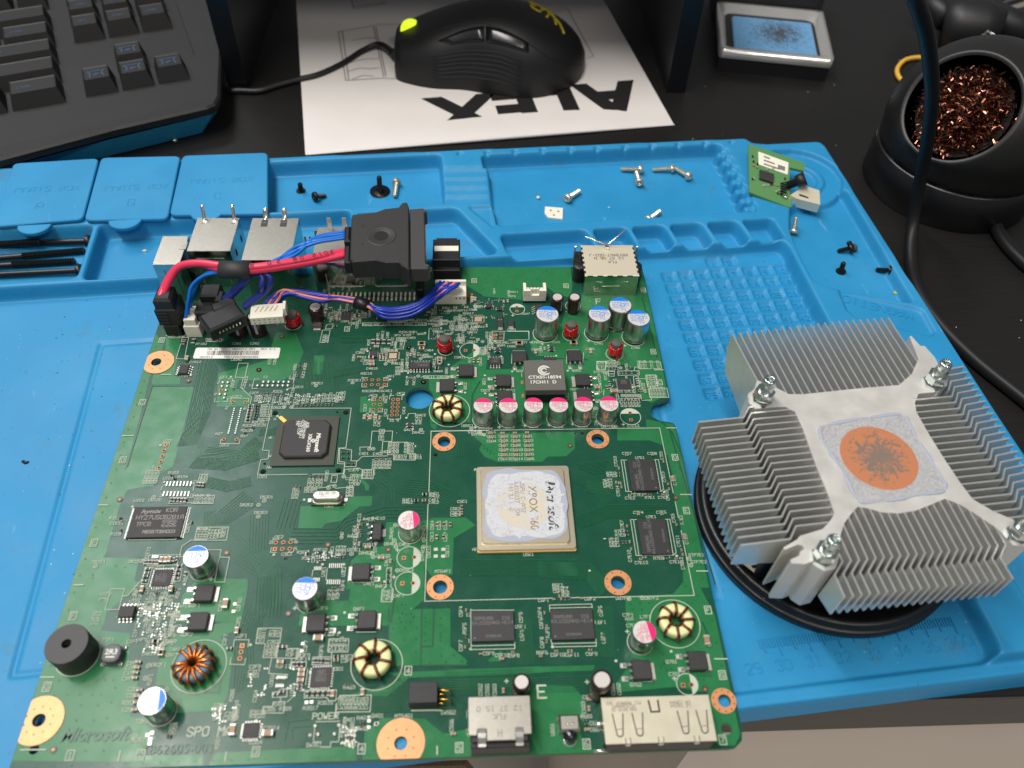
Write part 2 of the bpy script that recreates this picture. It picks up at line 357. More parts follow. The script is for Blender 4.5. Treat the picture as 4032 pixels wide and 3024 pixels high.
# numbered pockets
PK = []
for r in range(11):
    for c in range(8):
        if r == 0 and c not in (3, 4): continue
        pu, pv = 11.3 + c * 0.757, 14.78 - r * 0.757
        PK.append((pu, pv, len(PK) + 1)); sink([(pu - 0.305, pv - 0.285), (pu + 0.305, pv - 0.285), (pu + 0.305, pv + 0.285), (pu - 0.305, pv + 0.285)], ZF - 0.14, 0.08)
# groove round the heat plate area
gx0, gx1, gy0, gy1 = -12.9, 9.0, -1.2, 12.3
d_ = np.maximum(np.abs(U - (gx0 + gx1) / 2) - (gx1 - gx0) / 2, np.abs(Vv - (gy0 + gy1) / 2) - (gy1 - gy0) / 2)
Hh[(np.abs(d_) < 0.09) & (Hh < -0.3) & (Hh > -0.45)] = ZF - 0.07
# stepped rest between the two back trays
for i, zz in enumerate((0.12, 0.02, -0.1, -0.22, -0.34)):
    ya, yb = 345 + i * 62, 345 + (i + 1) * 62
    put(pmask(q('A', [(1640 + i * 4, ya), (2045 + i * 8, ya - 6), (2055 + i * 8, yb - 6), (1645 + i * 4, yb)])), zz)
    put(pmask(q('A', [(1640 + i * 4, ya), (2045 + i * 8, ya - 6), (2046 + i * 8, ya + 10), (1640 + i * 4, ya + 16)])), zz + 0.12)
sink(q('A', [(1870, 692), (2075, 680), (2100, 880)]), 0.12, 0.1)
# row of rounded pegs
for x, y in ((1895, 215), (1935, 280), (1972, 355), (2008, 430), (2040, 505), (2078, 580), (2110, 645)):
    p = Q('B', x, y, 0.1); sink([(p[0] - 0.28, p[1] - 0.24), (p[0] + 0.28, p[1] - 0.24), (p[0] + 0.28, p[1] + 0.24), (p[0] - 0.28, p[1] + 0.24)], 0.1, 0.12)
om = pmask(rounded(outline, 0.3))
Hh = blur(Hh, 1)
Hh = Hh * om + ZB * (1 - om); Hb = blur(Hh, 1)
keep = blur(om, 2) > 0.02
idx = -np.ones(U.shape, int); idx[keep] = np.arange(keep.sum())
co = np.stack([U[keep] * S, Vv[keep] * S, Hb[keep] * S], 1)
cell = keep[:-1, :-1] & keep[1:, :-1] & keep[:-1, 1:] & keep[1:, 1:]
qd = np.stack([idx[:-1, :-1][cell], idx[:-1, 1:][cell], idx[1:, 1:][cell], idx[1:, :-1][cell]], 1)
me = bpy.data.meshes.new('mat_base'); me.vertices.add(len(co)); me.vertices.foreach_set('co', co.ravel())
me.loops.add(qd.size); me.loops.foreach_set('vertex_index', qd.ravel()); me.polygons.add(len(qd)); me.polygons.foreach_set('loop_start', np.arange(0, qd.size, 4)); me.polygons.foreach_set('loop_total', np.full(len(qd), 4))
me.materials.append(m_mat); me.update(); me.validate(); me.polygons.foreach_set('use_smooth', np.ones(len(qd), bool)); me.update()
inst('mat_base', me, silicone_mat)
# moulded lettering and ruler: low ridges
mb = MB()
def ridge(pts, w, z, h):
    for a, b in zip(pts[:-1], pts[1:]):
        dx, dy = b[0] - a[0], b[1] - a[1]; L = math.hypot(dx, dy) or 1; nx, ny = -dy / L * w / 2, dx / L * w / 2
        mb.prism([(a[0] + nx, a[1] + ny), (a[0] - nx, a[1] - ny), (b[0] - nx, b[1] - ny), (b[0] + nx, b[1] + ny)], z - 0.01, z + h + (len(mb.f) % 5) * 0.0012, w * 0.2, False)
def emboss(txt, x, y, h, z, w=None, ang=0.0, eh=0.03):
    u = h / 6; ox = -(len(txt) * 5.4 - 1.4) / 2; ca, sa = math.cos(ang), math.sin(ang)
    for ch in txt.upper():
        for st in GL.get(ch, []): ridge([(x + ((a + ox) * ca - (b - 3) * sa) * u, y + ((a + ox) * sa + (b - 3) * ca) * u) for a, b in st], w or h * 0.14, z, eh)
        ox += 5.4
for pu, pv, n in PK: emboss(str(n), pu, pv, 0.26, ZF - 0.14)
mb.build('pocket_numbers', m_mat, silicone_mat)['kind'] = 'stuff'
mb = MB(); cmx = (15.85 - 9.72) / 6.0
ru0 = Q('o', 1638 * 1.8228, 1476 * 1.8228, ZF); ru1 = Q('o', 2028 * 1.8228, 1428 * 1.8228, ZF); cmx = (ru1[0] - ru0[0]) / 6; ry = -3.02
for t in range(-40, 71):
    cmv = t % 10; L = 0.55 if cmv == 0 else (0.42 if cmv == 5 else 0.28); x = ru0[0] + 0.05 + t * cmx / 10
    if 3 < t < 71 or t < -230: ridge([(x, ry + 0.28), (x, ry + 0.28 - L)], 0.045, ZF, 0.05)
for k in range(0, 7): emboss(str(29 + k), ru0[0] + k * cmx, -3.6, 0.32, ZF, 0.045, 0, 0.02)
emboss('36cm', ru0[0] + 7.1 * cmx, -3.55, 0.32, ZF, 0.045, 0, 0.02)
mb.build('ruler_marks', m_mat, silicone_mat)['kind'] = 'stuff'
mb = MB()
emboss('MAGNETIC', *Q('F', 430, 860, 0.12), 0.42, 0.12, 0.05, math.radians(-28 + 180))
emboss('P', *Q('H2', 2155, 650, ZF), 0.85, ZF + 0.1, 0.09)
mb.build('panel_lettering', m_mat, silicone_mat)['kind'] = 'stuff'
# flap lids of the three parts boxes
for k, (pts, tab, nm, tx, lt) in enumerate((
        ([(115, 205), (860, 160), (720, 690), (-60, 755)], (300, 800), 'PARTS BOX', (415, 430), ('A', 345, 570)),
        ([(880, 155), (1570, 140), (1460, 685), (732, 700)], (1090, 757), 'PARTS BOX', (1190, 415), ('B', 1145, 545)),
        ([(1590, 137), (2330, 110), (2330, 640), (1475, 655)], (1800, 690), 'PARTS BOX', (1930, 355), ('C', 1895, 490)))):
    zt = 0.52 + k * 0.02
    pl = [Q('L5', x, y, zt) for x, y in pts]; pl = rounded(pl, 0.3)
    mb2 = MB(); mb2.prism(pl, zt - 0.16, zt, 0.04)
    tb = Q('L5', tab[0], tab[1] - 62, zt); mb2.prism([(tb[0] + 0.72 * math.cos(math.radians(t)), tb[1] + 0.62 * math.sin(math.radians(t))) for t in range(180, 361, 15)], zt - 0.16, zt - 0.002, 0.03)
    ld = mb2.build('box_lid', m_mat, silicone_mat)
    mb = MB(); emboss(nm, *Q('L5', *tx, zt), 0.36, zt, 0.05, 0, 0.012); emboss(lt[0], *Q('L5', lt[1], lt[2], zt), 0.46, zt, 0.06, 0, 0.014)
    mb.build('lid_lettering', m_mat, ld)
# ---------------------------------------------------------------- green circuit board: plate, copper, print
m_pcb = mat('solder_mask_dark_green', (24, 74, 56), 0.27, 0, 0.33, var=0.06, vscale=150, rvar=0.05)
m_pour = mat('solder_mask_over_copper', (40, 110, 66), 0.27, 0, 0.33, var=0.05, vscale=180, rvar=0.06)
m_trace = mat('solder_mask_trace', (36, 94, 64), 0.28, 0, 0.33)
m_gap = mat('solder_mask_gap', (26, 76, 52), 0.32, 0, 0.45)
m_core = mat('fr4_edge', (86, 110, 72), 0.6)
m_silk = mat('silkscreen_white', (180, 188, 170), 0.6)
m_hole = mat('drill_shadow', (20, 16, 12), 0.8)
m_ring = mat('gold_copper_ring', (218, 152, 104), 0.42, 0.4, var=0.05, vscale=400)
board = thing('circuit_board', 'large green circuit board crowded with chips and capacitors on the blue mat', 'circuit board')
outer = [(-11.7, -5.15), (-11.7, 15.2), (8.6, 15.2), (8.72, 15.1)]
outer += [P2('K4', x, y) for x, y in ((1757, 980), (1745, 1025), (1700, 1050), (1620, 1065), (1572, 1100), (1552, 1150), (1562, 1205), (1590, 1240), (1640, 1265), (1740, 1275), (1800, 1290), (1830, 1330), (1838, 1380))]
outer += [(8.8, -4.6), (8.72, -4.95), (8.5, -5.12), (8.3, -5.15)]
outer = outer[::-1]
HOLES = []
def hole(k, x, y, h, n=28): c = P2(k, x, y); r = RAD(k, x, y, h); HOLES.append((c[0], c[1], r, n)); return c, r
hole('K2', 1802, 462, 150, 40)
for k, x, y, h in (('K1', 597, 352, 55), ('B1', 428, 1208, 72), ('B1', 372, 1525, 52), ('B3', 770, 1458, 72), ('B5', 1525, 930, 68), ('B5', 1548, 1235, 58),
                   ('K3', 410, 1217, 69), ('K3', 2083, 1190, 69), ('K8', 2027, 1280, 78), ('K9', 920, 540, 78),
                   ('K2', 230, 625, 33), ('K2', 1003, 617, 33), ('K2', 100, 1262, 33), ('K2', 922, 1250, 33), ('K2', 907, 616, 14), ('K2', 118, 1178, 16), ('K2', 1977, 1078, 24), ('K3', 1915, 1122, 20)): hole(k, x, y, h)
TH = -0.155
hp = [circle(*h) for h in HOLES]
mb = MB(); holed_sheet(mb, outer, hp, 0.0)
mb.mi = 1; walls(mb, outer, TH, 0.0)
for h in hp: walls(mb, h, TH, 0.0, True)
mb2 = MB(); holed_sheet(mb2, outer, hp, TH); mb.mi = 0; mb.add(mb2.v, [f[::-1] for f in mb2.f])
mb.build('board_plate', [m_pcb, m_core], board)
# copper areas under the mask
ZP = [0.002]
def nz(): ZP[0] += 0.0003; return ZP[0]
mbp = MB()
def clipx(poly, x0=-11.69, x1=8.7, y0=-5.14, y1=15.19): return [(min(max(x, x0), x1), min(max(y, y0), y1)) for x, y in poly]
def punched(poly):                               # leave the board's holes open
    poly = clipx(poly); hs = []
    for (cx, cy, r, n), h in zip(HOLES, hp):
        if min(p[0] for p in poly) - r < cx < max(p[0] for p in poly) + r and min(p[1] for p in poly) - r < cy < max(p[1] for p in poly) + r:
            hs.append(circle(cx, cy, r * 1.02, n))
    return poly, hs
def pour(k, pts, bevel=True):
    poly, hs = punched([P2(k, x, y) for x, y in pts]); z = nz()
    if hs: holed_sheet(mbp, poly if area2(poly) > 0 else poly[::-1], hs, z)
    else: mbp.sheet(poly, z)
POURS = [
 ('K1', [(590, 40), (690, 130), (520, 520), (420, 940), (270, 1480), (100, 1700), (-200, 1700), (-100, 1200), (400, 100)]),
 ('K1', [(700, 60), (860, 100), (790, 500), (860, 520), (850, 585), (600, 595), (545, 590), (560, 500), (690, 300)]),
 ('K1', [(560, 618), (995, 612), (1008, 630), (850, 1230), (775, 1490), (640, 1560), (560, 1700), (120, 1700), (290, 1490)]),
 ('K7', [(-200, 380), (100, 0), (900, 0), (760, 180), (560, 222), (470, 400), (330, 890), (300, 950), (-300, 1000)]),
 ('K7', [(-300, 900), (310, 955), (690, 965), (640, 1170), (640, 1210), (710, 1240), (560, 1370), (330, 1560), (300, 1700), (-700, 1700)]),
 ('B1', [(650, -20), (1150, -20), (1100, 230), (1420, 260), (1400, 560), (1530, 560), (1500, 800), (1420, 1170), (1560, 1180), (1700, 1400), (1580, 1480), (1560, 1659), (-200, 1659), (300, 800)]),
 ('B1', [(1560, 1590), (2212, 1580), (2212, 1700), (1400, 1700)]),
 ('B2', [(690, 1560), (1900, 1500), (2212, 1490), (2212, 1720), (600, 1740)]),
 ('B2', [(230, 270), (930, 100), (900, 230), (740, 300), (880, 480), (820, 960), (700, 1100), (240, 1130), (60, 640), (140, 440)]),
 ('B1', [(1780, 420), (1880, 420), (1800, 820), (1700, 830), (1720, 650)]),
 ('K1', [(1270, 470), (1800, 330), (1900, 20), (2120, 30), (2200, 240), (2100, 470), (1950, 560), (1500, 545), (1460, 640), (1560, 660), (1640, 750), (1600, 830), (1250, 835)]),
 ('K2', [(655, 0), (770, 0), (735, 205), (640, 205)]),
 ('K2', [(1160, 450), (1230, 440), (1230, 480), (1420, 470), (1400, 620), (1150, 620)]),
 ('K2', [(1190, 650), (1400, 650), (1390, 720), (1185, 718)]),
 ('K2', [(1050, 1535), (1290, 1530), (1280, 1640), (1150, 1645), (950, 1800), (780, 1830), (740, 1880), (480, 1880), (510, 1640), (960, 1640)]),
 ('K2', [(1060, 1280), (1110, 1270), (1260, 1420), (1250, 1470), (1215, 1470), (1200, 1410)]),
 ('K3', [(245, 520), (870, 430), (1290, 420), (1290, 1000), (260, 1010)]),
 ('K3', [(260, 1010), (330, 1030), (320, 1090), (270, 1060)]),
 ('K3', [(720, 240), (880, 240), (870, 420), (780, 500), (560, 540), (470, 520), (480, 400)]),
 ('K3', [(1240, 330), (1750, 310), (2212, 300), (2212, 1000), (1250, 1040)]),
 ('K3', [(700, 1130), (1830, 1110), (1835, 1290), (1740, 1375), (1540, 1380), (1480, 1435), (1000, 1440), (850, 1380), (790, 1300), (830, 1240)]),
 ('K4', [(240, 420), (330, 200), (900, 220), (1300, 120), (1560, 20), (1740, 980), (1560, 1070), (1440, 1010), (1410, 700), (1200, 640), (960, 620), (640, 560), (300, 560)]),
 ('K4', [(1190, 1345), (1690, 1345), (1700, 1480), (1190, 1480)]),
 ('K4', [(1500, 1250), (1800, 1300), (1850, 1400), (1960, 1640), (1720, 1640), (1680, 1530), (1520, 1470)]),
 ('U3', [(0, 420), (960, 420), (980, 620), (960, 760), (780, 700), (700, 640), (430, 640), (430, 780), (0, 740)]),
 ('U3', [(1080, 700), (1700, 640), (1740, 480), (1860, 900), (1990, 1480), (1700, 1400), (1360, 1400), (1160, 1320), (830, 1140), (900, 900), (1060, 880)]),
 ('U2', [(1720, 830), (2212, 830), (2212, 1120), (1950, 1150), (1700, 1000)]),
 ('K6', [(1180, 190), (1330, 60), (1480, 760), (1700, 1700), (1360, 1700), (1350, 1540), (1420, 1400), (1260, 780), (1250, 520), (1190, 290)]),
 ('K6', [(640, -50), (945, -50), (945, 90), (640, 90)]),
 ('K5', [(0, 940), (370, 935), (480, 1020), (240, 1160), (225, 1560), (0, 1580), (-130, 1400), (-100, 1000)]),
 ('K8', [(1440, 570), (1900, 550), (2212, 560), (2212, 640), (1860, 840), (1850, 1420), (1520, 1700), (1000, 1700), (1050, 1300), (1000, 1310), (1060, 990), (1180, 880), (1420, 830)]),
 ('K8', [(740, 1420), (1470, 1440), (1460, 1700), (480, 1700), (530, 1500)]),
 ('B3', [(650, 0), (1310, -10), (1310, 400), (1490, 555), (1480, 600), (640, 620), (630, 300)]),
 ('B3', [(620, 690), (2300, 620), (2300, 690), (860, 745), (620, 950), (150, 940), (480, 870), (780, 760)]),
 ('B4', [(-100, 590), (1500, 540), (1480, 600), (0, 650)]),
 ('B4', [(800, 800), (870, 760), (1260, 765), (1380, 900), (1350, 1440), (1600, 1470), (1600, 1700), (-100, 1700), (-200, 1300), (100, 1240), (800, 1230)]),
 ('B3', [(380, 1330), (560, 1180), (1030, 1190), (1230, 1350), (1480, 1330), (1490, 1700), (340, 1700)]),
 ('K9', [(1000, 700), (1520, 660), (1640, 520), (1650, 410), (1770, 500), (1980, 900), (2130, 1400), (2212, 1659), (1560, 1659), (1400, 1470), (1080, 1350), (1010, 1000)]),
 ('B5', [(500, 530), (1400, 420), (1560, 540), (1620, 800), (1700, 1300), (1640, 1420), (1440, 1400), (1340, 840), (980, 780), (330, 840), (350, 740)]),
 ('B3', [(1720, 550), (1870, 440), (1870, 570), (1730, 570)]),
 ('K7', [(1130, 1490), (1160, 1370), (1330, 1180), (1870, 1190), (1870, 1300), (1800, 1659), (1100, 1659)]),
 ('K3', [(1560, 100), (1700, 30), (1900, 110), (2212, 90), (2212, 300), (1560, 310)]),
]
for k, pts in POURS: pour(k, pts)
pp = mbp.build('copper_area', m_pour, board); pp['kind'] = 'stuff'
# dark isolation gaps and trace bundles
mbt = MB(); mbt2 = MB()
def gap(k, pts, w=0.05): mbt2.line([P2(k, x, y) for x, y in pts], w, nz())
for k, pts in (('K1', [(545, 605), (280, 1475)]), ('K1', [(550, 605), (1005, 605)]), ('B3', [(640, 0), (630, 560)]), ('B3', [(1000, 0), (985, 610), (1500, 610)]), ('B3', [(1130, 0), (1115, 400), (1000, 405)]), ('K4', [(1490, 1050), (1520, 1200), (1700, 1300), (1790, 1400), (1900, 1659)]), ('K6', [(1210, 0), (1700, 1659)]), ('U3', [(1740, 760), (1900, 1400)]), ('K3', [(700, 1000), (720, 700), (800, 560)]), ('K3', [(985, 640), (985, 1000)]), ('B2', [(330, 900), (720, 900), (750, 700)]), ('K8', [(1490, 1659), (1530, 1400), (1530, 1000)]), ('K4', [(620, 560), (860, 600)]), ('B5', [(1290, 80), (1340, 200), (1370, 300)])): gap(k, pts)
mbt2.build('isolation_gap', m_gap, board)['kind'] = 'stuff'
def bundle(k, pts, n, pitch, w=0.022):           # n parallel tracks along a polyline
    c = [Vector(P2(k, x, y)) for x, y in pts]; nr = []
    for i in range(len(c)):
        a = c[max(i - 1, 0)]; b = c[min(i + 1, len(c) - 1)]; t = (b - a).normalized(); nr.append(Vector((-t.y, t.x)))
    z = nz()
    for j in range(n): mbt.line([tuple(p + q_ * (j - (n - 1) / 2) * pitch) for p, q_ in zip(c, nr)], w, z)
for k, pts, n, pt in (
 ('K1', [(1190, 300), (1110, 700), (1080, 900), (920, 1260), (1010, 1420), (1350, 1440), (1700, 1330)], 14, 0.05), ('K1', [(1140, 320), (1020, 900), (960, 1150), (1120, 1330), (1500, 1370), (1720, 1200)], 8, 0.07),
 ('K2', [(620, 60), (600, 500)], 10, 0.05), ('K2', [(800, 60), (790, 400)], 12, 0.05), ('K2', [(60, 830), (180, 840), (260, 800)], 6, 0.06), ('K2', [(1250, 1200), (1640, 1420), (1900, 1450), (2212, 1590)], 7, 0.1), ('K2', [(1300, 1300), (1480, 1480), (1480, 1600)], 4, 0.12),
 ('K8', [(420, 330), (330, 640), (400, 720), (900, 720), (1020, 600), (1440, 480), (1850, 470)], 5, 0.14), ('K8', [(60, 480), (40, 900), (200, 1150), (180, 1500)], 7, 0.1), ('K7', [(1900, 300), (1500, 600), (1800, 900), (2100, 1100), (2080, 1600)], 8, 0.11), ('K7', [(1300, 100), (1650, 180), (1900, 120)], 9, 0.05), ('K7', [(1450, 450), (1440, 700)], 8, 0.05),
 ('B2', [(1130, 20), (990, 400), (1000, 700), (960, 900), (1150, 1080)], 7, 0.09), ('B2', [(1480, 1420), (1500, 1250), (1720, 1230)], 2, 0.2), ('B3', [(820, 800), (700, 1000), (450, 1020), (100, 1100)], 9, 0.07), ('B3', [(1250, 780), (2200, 740)], 8, 0.07), ('B4', [(0, 780), (820, 760), (1500, 740)], 7, 0.07),
 ('K5', [(120, 560), (330, 640), (430, 760)], 6, 0.07), ('K5', [(1600, 420), (1900, 380), (2100, 600)], 10, 0.06), ('K5', [(1560, 480), (1750, 560), (1950, 760)], 8, 0.07), ('K5', [(300, 1480), (1000, 1480), (1580, 1480)], 12, 0.05), ('K9', [(60, 400), (600, 420), (780, 640)], 12, 0.05), ('K6', [(220, 980), (560, 860), (1180, 870)], 9, 0.06), ('K6', [(300, 600), (620, 640)], 10, 0.05),
 ('K9', [(760, 800), (780, 1350)], 14, 0.045), ('B3', [(2120, 120), (2140, 600)], 10, 0.045), ('K3', [(600, 1180), (580, 1380)], 5, 0.06), ('V', [(60, 830), (330, 780)], 8, 0.05), ('V', [(180, 560), (400, 560), (480, 500)], 5, 0.07)): bundle(k, pts, n, pt)
mbt.build('track', m_trace, board)['kind'] = 'stuff'
# ------------------------------------------------ gold rings round the mounting holes, vias and pads
ZR1 = 0.03
def ring(k, x, y, h, hh, nd=8, dots=0.66, clip=None):
    c = P2(k, x, y); R = RAD(k, x, y, h); r = RAD(k, x, y, hh); mb = MB(); n = 48
    outl = circle(c[0], c[1], R, n)
    if clip: outl = [(min(max(a, -11.69), 8.74), max(b, -5.14)) for a, b in outl]
    hx = [hh_ for hh_ in HOLES if math.hypot(hh_[0] - c[0], hh_[1] - c[1]) < R * 0.5]
    hc = hx[0] if hx else (c[0], c[1], r, 28)
    holed_sheet(mb, outl, [circle(hc[0], hc[1], hc[2] * 1.005, hc[3])], ZR1)
    mb.mi = 1
    for i in range(nd):
        t = 2 * math.pi * (i + 0.5) / nd; d = (hc[2] + (R - hc[2]) * dots)
        mb.sheet(circle(c[0] + d * math.cos(t), c[1] + d * math.sin(t), 0.022, 8), ZR1 + 0.002)
    mb.build('mounting_ring', [m_ring, m_hole], board)
for a in (('K3', 410, 1217, 127, 69), ('K3', 2083, 1190, 124, 69), ('K8', 2027, 1280, 148, 78), ('K9', 920, 540, 147, 78), ('B5', 1518, 930, 136, 68, 10)): ring(*a)
ring('K1', 622, 352, 166, 55, 8, 0.45, True); ring('B1', 425, 1210, 266, 72, 10, 0.4, True); ring('B3', 770, 1455, 262, 72, 8, 0.4, True)
me_pad = MB().annulus(0, 0, 0.042, 0.072, 0, 16); me_pad.mi = 1; me_pad.sheet(circle(0, 0, 0.043, 12), 0.0005); me_pad = me_pad.mesh('pad', [m_copper, m_hole])
t_ = MB(); t_.sheet(rrect(-0.07, -0.07, 0.07, 0.07), 0); t_.mi = 1; t_.sheet(circle(0, 0, 0.034, 12), 0.0006); me_sqpad = t_.mesh('square_pad', [m_copper, m_hole])
t_ = MB(); t_.lathe([(0.062, 0), (0.05, 0.03), (0.02, 0.045)], n=14); t_.smooth = True; me_blob = t_.mesh('filled_pad', m_solder)
t_ = MB(); t_.sheet(circle(0, 0, 0.1, 18), 0); t_.mi = 1; t_.sheet(circle(0, 0, 0.042, 14), 0.003); me_fid = t_.mesh('fiducial', [mat('fiducial_clearance', (62, 62, 48), 0.4), m_copper])
def pads(k, pts, me=me_pad, z=0.028, name='solder_pad'):
    for x, y in pts: p = P2(k, x, y); inst(name, me, board, (p[0], p[1], z))
pads('K1', [(680, 1315), (662, 1375), (644, 1437), (626, 1500)]); pads('K1', [(698, 1254)], me_sqpad)
pads('K1', [(1323, 573), (1312, 616), (1370, 615), (1357, 658), (1290, 702), (1337, 742), (1378, 573), (1348, 702)], me_blob); pads('K1', [(1301, 659)])
pads('K1', [(1765 + i * 55, 568) for i in range(6)] + [(1700 + i * 55, 608) for i in range(7)], me_blob)
pads('K1', [(1430, 790), (1565, 790), (1333, 1192), (1472, 1192)])
pads('K2', [(1220, 270), (1290, 269), (1357, 268), (1215, 322), (1283, 322), (1352, 321), (1421, 320), (1378, 482), (1305, 537), (1375, 537), (1298, 592), (1368, 592)]); pads('K2', [(1428, 267), (1310, 484), (1570, 482)], me_sqpad)
pads('K2', [(1517, 482), (1513, 524), (1568, 523), (1509, 566), (1565, 566), (1506, 610), (1560, 608), (1502, 653), (1558, 651)])
pads('K8', [(240, 795), (321, 793), (402, 790), (311, 865), (391, 863)]); pads('K8', [(229, 867)], me_sqpad)
pads('K8', [(1633, 962), (1616, 1240)], me_sqpad); pads('K8', [(1746, 955), (1732, 1237)])
pads('B2', [(980, 397)], me_sqpad); pads('B2', [(967, 465), (955, 535)]); pads('B2', [(1775, 1270), (2033, 1262), (1805, 1362), (1985, 1357)], me_blob)
pads('K3', [(965, 43), (1030, 43), (1030, 91)]); pads('K3', [(965, 91), (645, 225)], me_sqpad); pads('K3', [(737, 223)])
pads('K4', [(1328, 1182)]); pads('K4', [(1338, 1258), (97, 73)], me_sqpad); pads('K4', [(97, 30)]); pads('B5', [(1075, 760)], me_sqpad); pads('B5', [(1165, 755)])
pads('K1', [(1712, 436), (948, 553), (1963, 73)], me_fid, 0.026, 'fiducial_mark'); pads('K7', [(475, 325), (1638, 905)], me_fid, 0.026, 'fiducial_mark'); pads('K8', [(806, 818), (1463, 872), (375, 1567)], me_fid, 0.026, 'fiducial_mark')
pads('K2', [(55, 158), (1845, 291)], me_fid, 0.026, 'fiducial_mark'); pads('K3', [(28, 193), (1782, 1260), (185, 568)], me_fid, 0.026, 'fiducial_mark'); pads('K6', [(1275, 720)], me_fid, 0.026, 'fiducial_mark'); pads('B1', [(582, 1527)], me_fid, 0.026, 'fiducial_mark'); pads('B5', [(1315, 805)], me_fid, 0.026, 'fiducial_mark'); pads('V', [(699, 621)], me_fid, 0.026, 'fiducial_mark')
# stitching vias: faint dark dots
mb = MB()
def via(x, y, r=0.028): mb.sheet(circle(x, y, r, 8), 0.0225)
for i in range(34): via(-11.5 + random.uniform(-0.03, 0.03), 14.6 - i * 0.58)
for k, pts in (('B1', [(640, 770), (780, 770), (915, 770), (1050, 768), (1145, 768), (1235, 765), (590, 935), (730, 930), (865, 928), (1005, 926), (1098, 925), (695, 1045), (878, 1043), (1063, 1043), (1212, 1010), (1255, 850), (828, 1208), (1018, 1205), (1165, 1180), (928, 1540), (1125, 1535), (765, 1440), (957, 1440), (1145, 1435)]), ('B3', [(780, 55), (830, 53), (880, 50), (750, 97), (905, 92), (773, 135), (825, 135), (875, 135), (682, 208), (815, 205), (945, 205), (810, 335), (935, 325), (930, 455), (1035, 95), (1035, 135), (1035, 180), (1025, 265), (1025, 345), (1205, 95), (1200, 175), (1200, 265), (1200, 300), (1200, 342), (1085, 578), (1260, 575), (1435, 570), (1210, 508), (1345, 505)]),
               ('K8', [(1610, 1470), (1650, 1470), (1640, 1510), (1620, 1555), (1800, 1480), (1900, 1480), (1740, 1600), (1600, 1600), (840, 1440), (920, 1440), (1045, 1440), (1170, 1440)]), ('K3', [(845, 1258), (845, 1290), (880, 1290), (880, 1318), (915, 1318), (915, 1345), (950, 1345)]), ('K9', [(1060, 770), (1160, 760), (1260, 760), (1080, 830), (1180, 830), (1660, 580), (1720, 620), (1790, 680), (1800, 1290), (1500, 1480), (1420, 1420)]), ('B5', [(1240, 660), (1275, 660), (1310, 660), (1345, 660), (1380, 660), (1240, 700), (1300, 700), (860, 420), (840, 560), (900, 600)]), ('K7', [(430, 1045), (180, 1140), (180, 1175), (530, 1060), (700, 1330), (1640, 1280), (1700, 1320), (1820, 1350)])):
    for x, y in pts: p = P2(k, x, y); via(*p)
for i in range(60): via(random.uniform(-0.5, 5.3), random.uniform(13.6, 15.0), 0.02)
for i in range(26): via(8.55 + random.uniform(-0.02, 0.02), 14.5 - i * 0.72, 0.024) if not 5.7 < 14.5 - i * 0.72 < 8.2 else None
for i in range(40): via(-11 + i * 0.48, -5.02, 0.022)
for r_ in range(5):
    for c_ in range(14): via(-0.6 + c_ * 0.14, 10.3 - r_ * 0.2, 0.016); via(-0.4 + c_ * 0.16, 8.5 - r_ * 0.22, 0.016)
mb.build('stitching_via', m_gap, board)['kind'] = 'stuff'
# ------------------------------------------------ white print
sk = MB(); ZS = 0.0265
def box_(k, pts, closed=False, w=0.022): sk.line([P2(k, x, y) for x, y in pts], w, ZS, closed)
def circ(k, x, y, h, w=0.025, n=36, a0=0, a1=360):
    c = P2(k, x, y); r = RAD(k, x, y, h); sk.line([(c[0] + r * math.cos(math.radians(a0 + (a1 - a0) * i / n)), c[1] + r * math.sin(math.radians(a0 + (a1 - a0) * i / n))) for i in range(n + 1)], w, ZS)
DOTS = []
def fresh(k, x, y):
    p = P2(k, x, y)
    if any(math.hypot(a - p[0], b - p[1]) < 0.07 for a, b in DOTS): return False
    DOTS.append(p); return True
def dot(k, x, y, r=0.045):
    if fresh(k, x, y): sk.sheet(circle(*P2(k, x, y), r, 10), ZS)
SEEN = {}
def T(k, x, y, s, v=0, h=0.1):
    p = P2(k, x, y)
    if len(s) > 2:
        if any(vv == v and math.hypot(a - p[0], b - p[1]) < 0.7 for a, b, vv in SEEN.get(s, [])): return
        SEEN.setdefault(s, []).append((p[0], p[1], v))
    stroke_text(sk, s, p[0], p[1], h, math.pi / 2 if v == 1 else (-math.pi / 2 if v == -1 else 0), None, ZS)
def TP(k, x, y, s=None, dx=0, dy=0):             # test point: small ring
    if not fresh(k, x, y): return
    p = P2(k, x, y); c = circle(p[0], p[1], 0.062, 14); sk.line(c, 0.02, ZS, True); sk.sheet(circle(p[0], p[1], 0.024, 8), ZS)
    if s: q_ = P2(k, x + dx, y + dy); stroke_text(sk, s, q_[0], q_[1], 0.1, 0, None, ZS)
def half(k, x, y, h, ang):                       # empty capacitor place: ring with one half filled
    c = P2(k, x, y); r = RAD(k, x, y, h); circ(k, x, y, h)
    a = math.radians(ang); sk.sheet([(c[0] + (r - 0.013) * math.cos(a + math.radians(t)), c[1] + (r - 0.013) * math.sin(a + math.radians(t))) for t in range(-68, 69, 8)], ZS)
def letterbox(k, x, y, ch):
    p = P2(k, x, y); sk.line([(p[0] - 0.1, p[1] - 0.13), (p[0] + 0.1, p[1] - 0.13), (p[0] + 0.1, p[1] + 0.13), (p[0] - 0.1, p[1] + 0.13)], 0.026, ZS, True)
    stroke_text(sk, ch, p[0] - 0.05, p[1] - 0.075, 0.15, 0, 0.022, ZS)
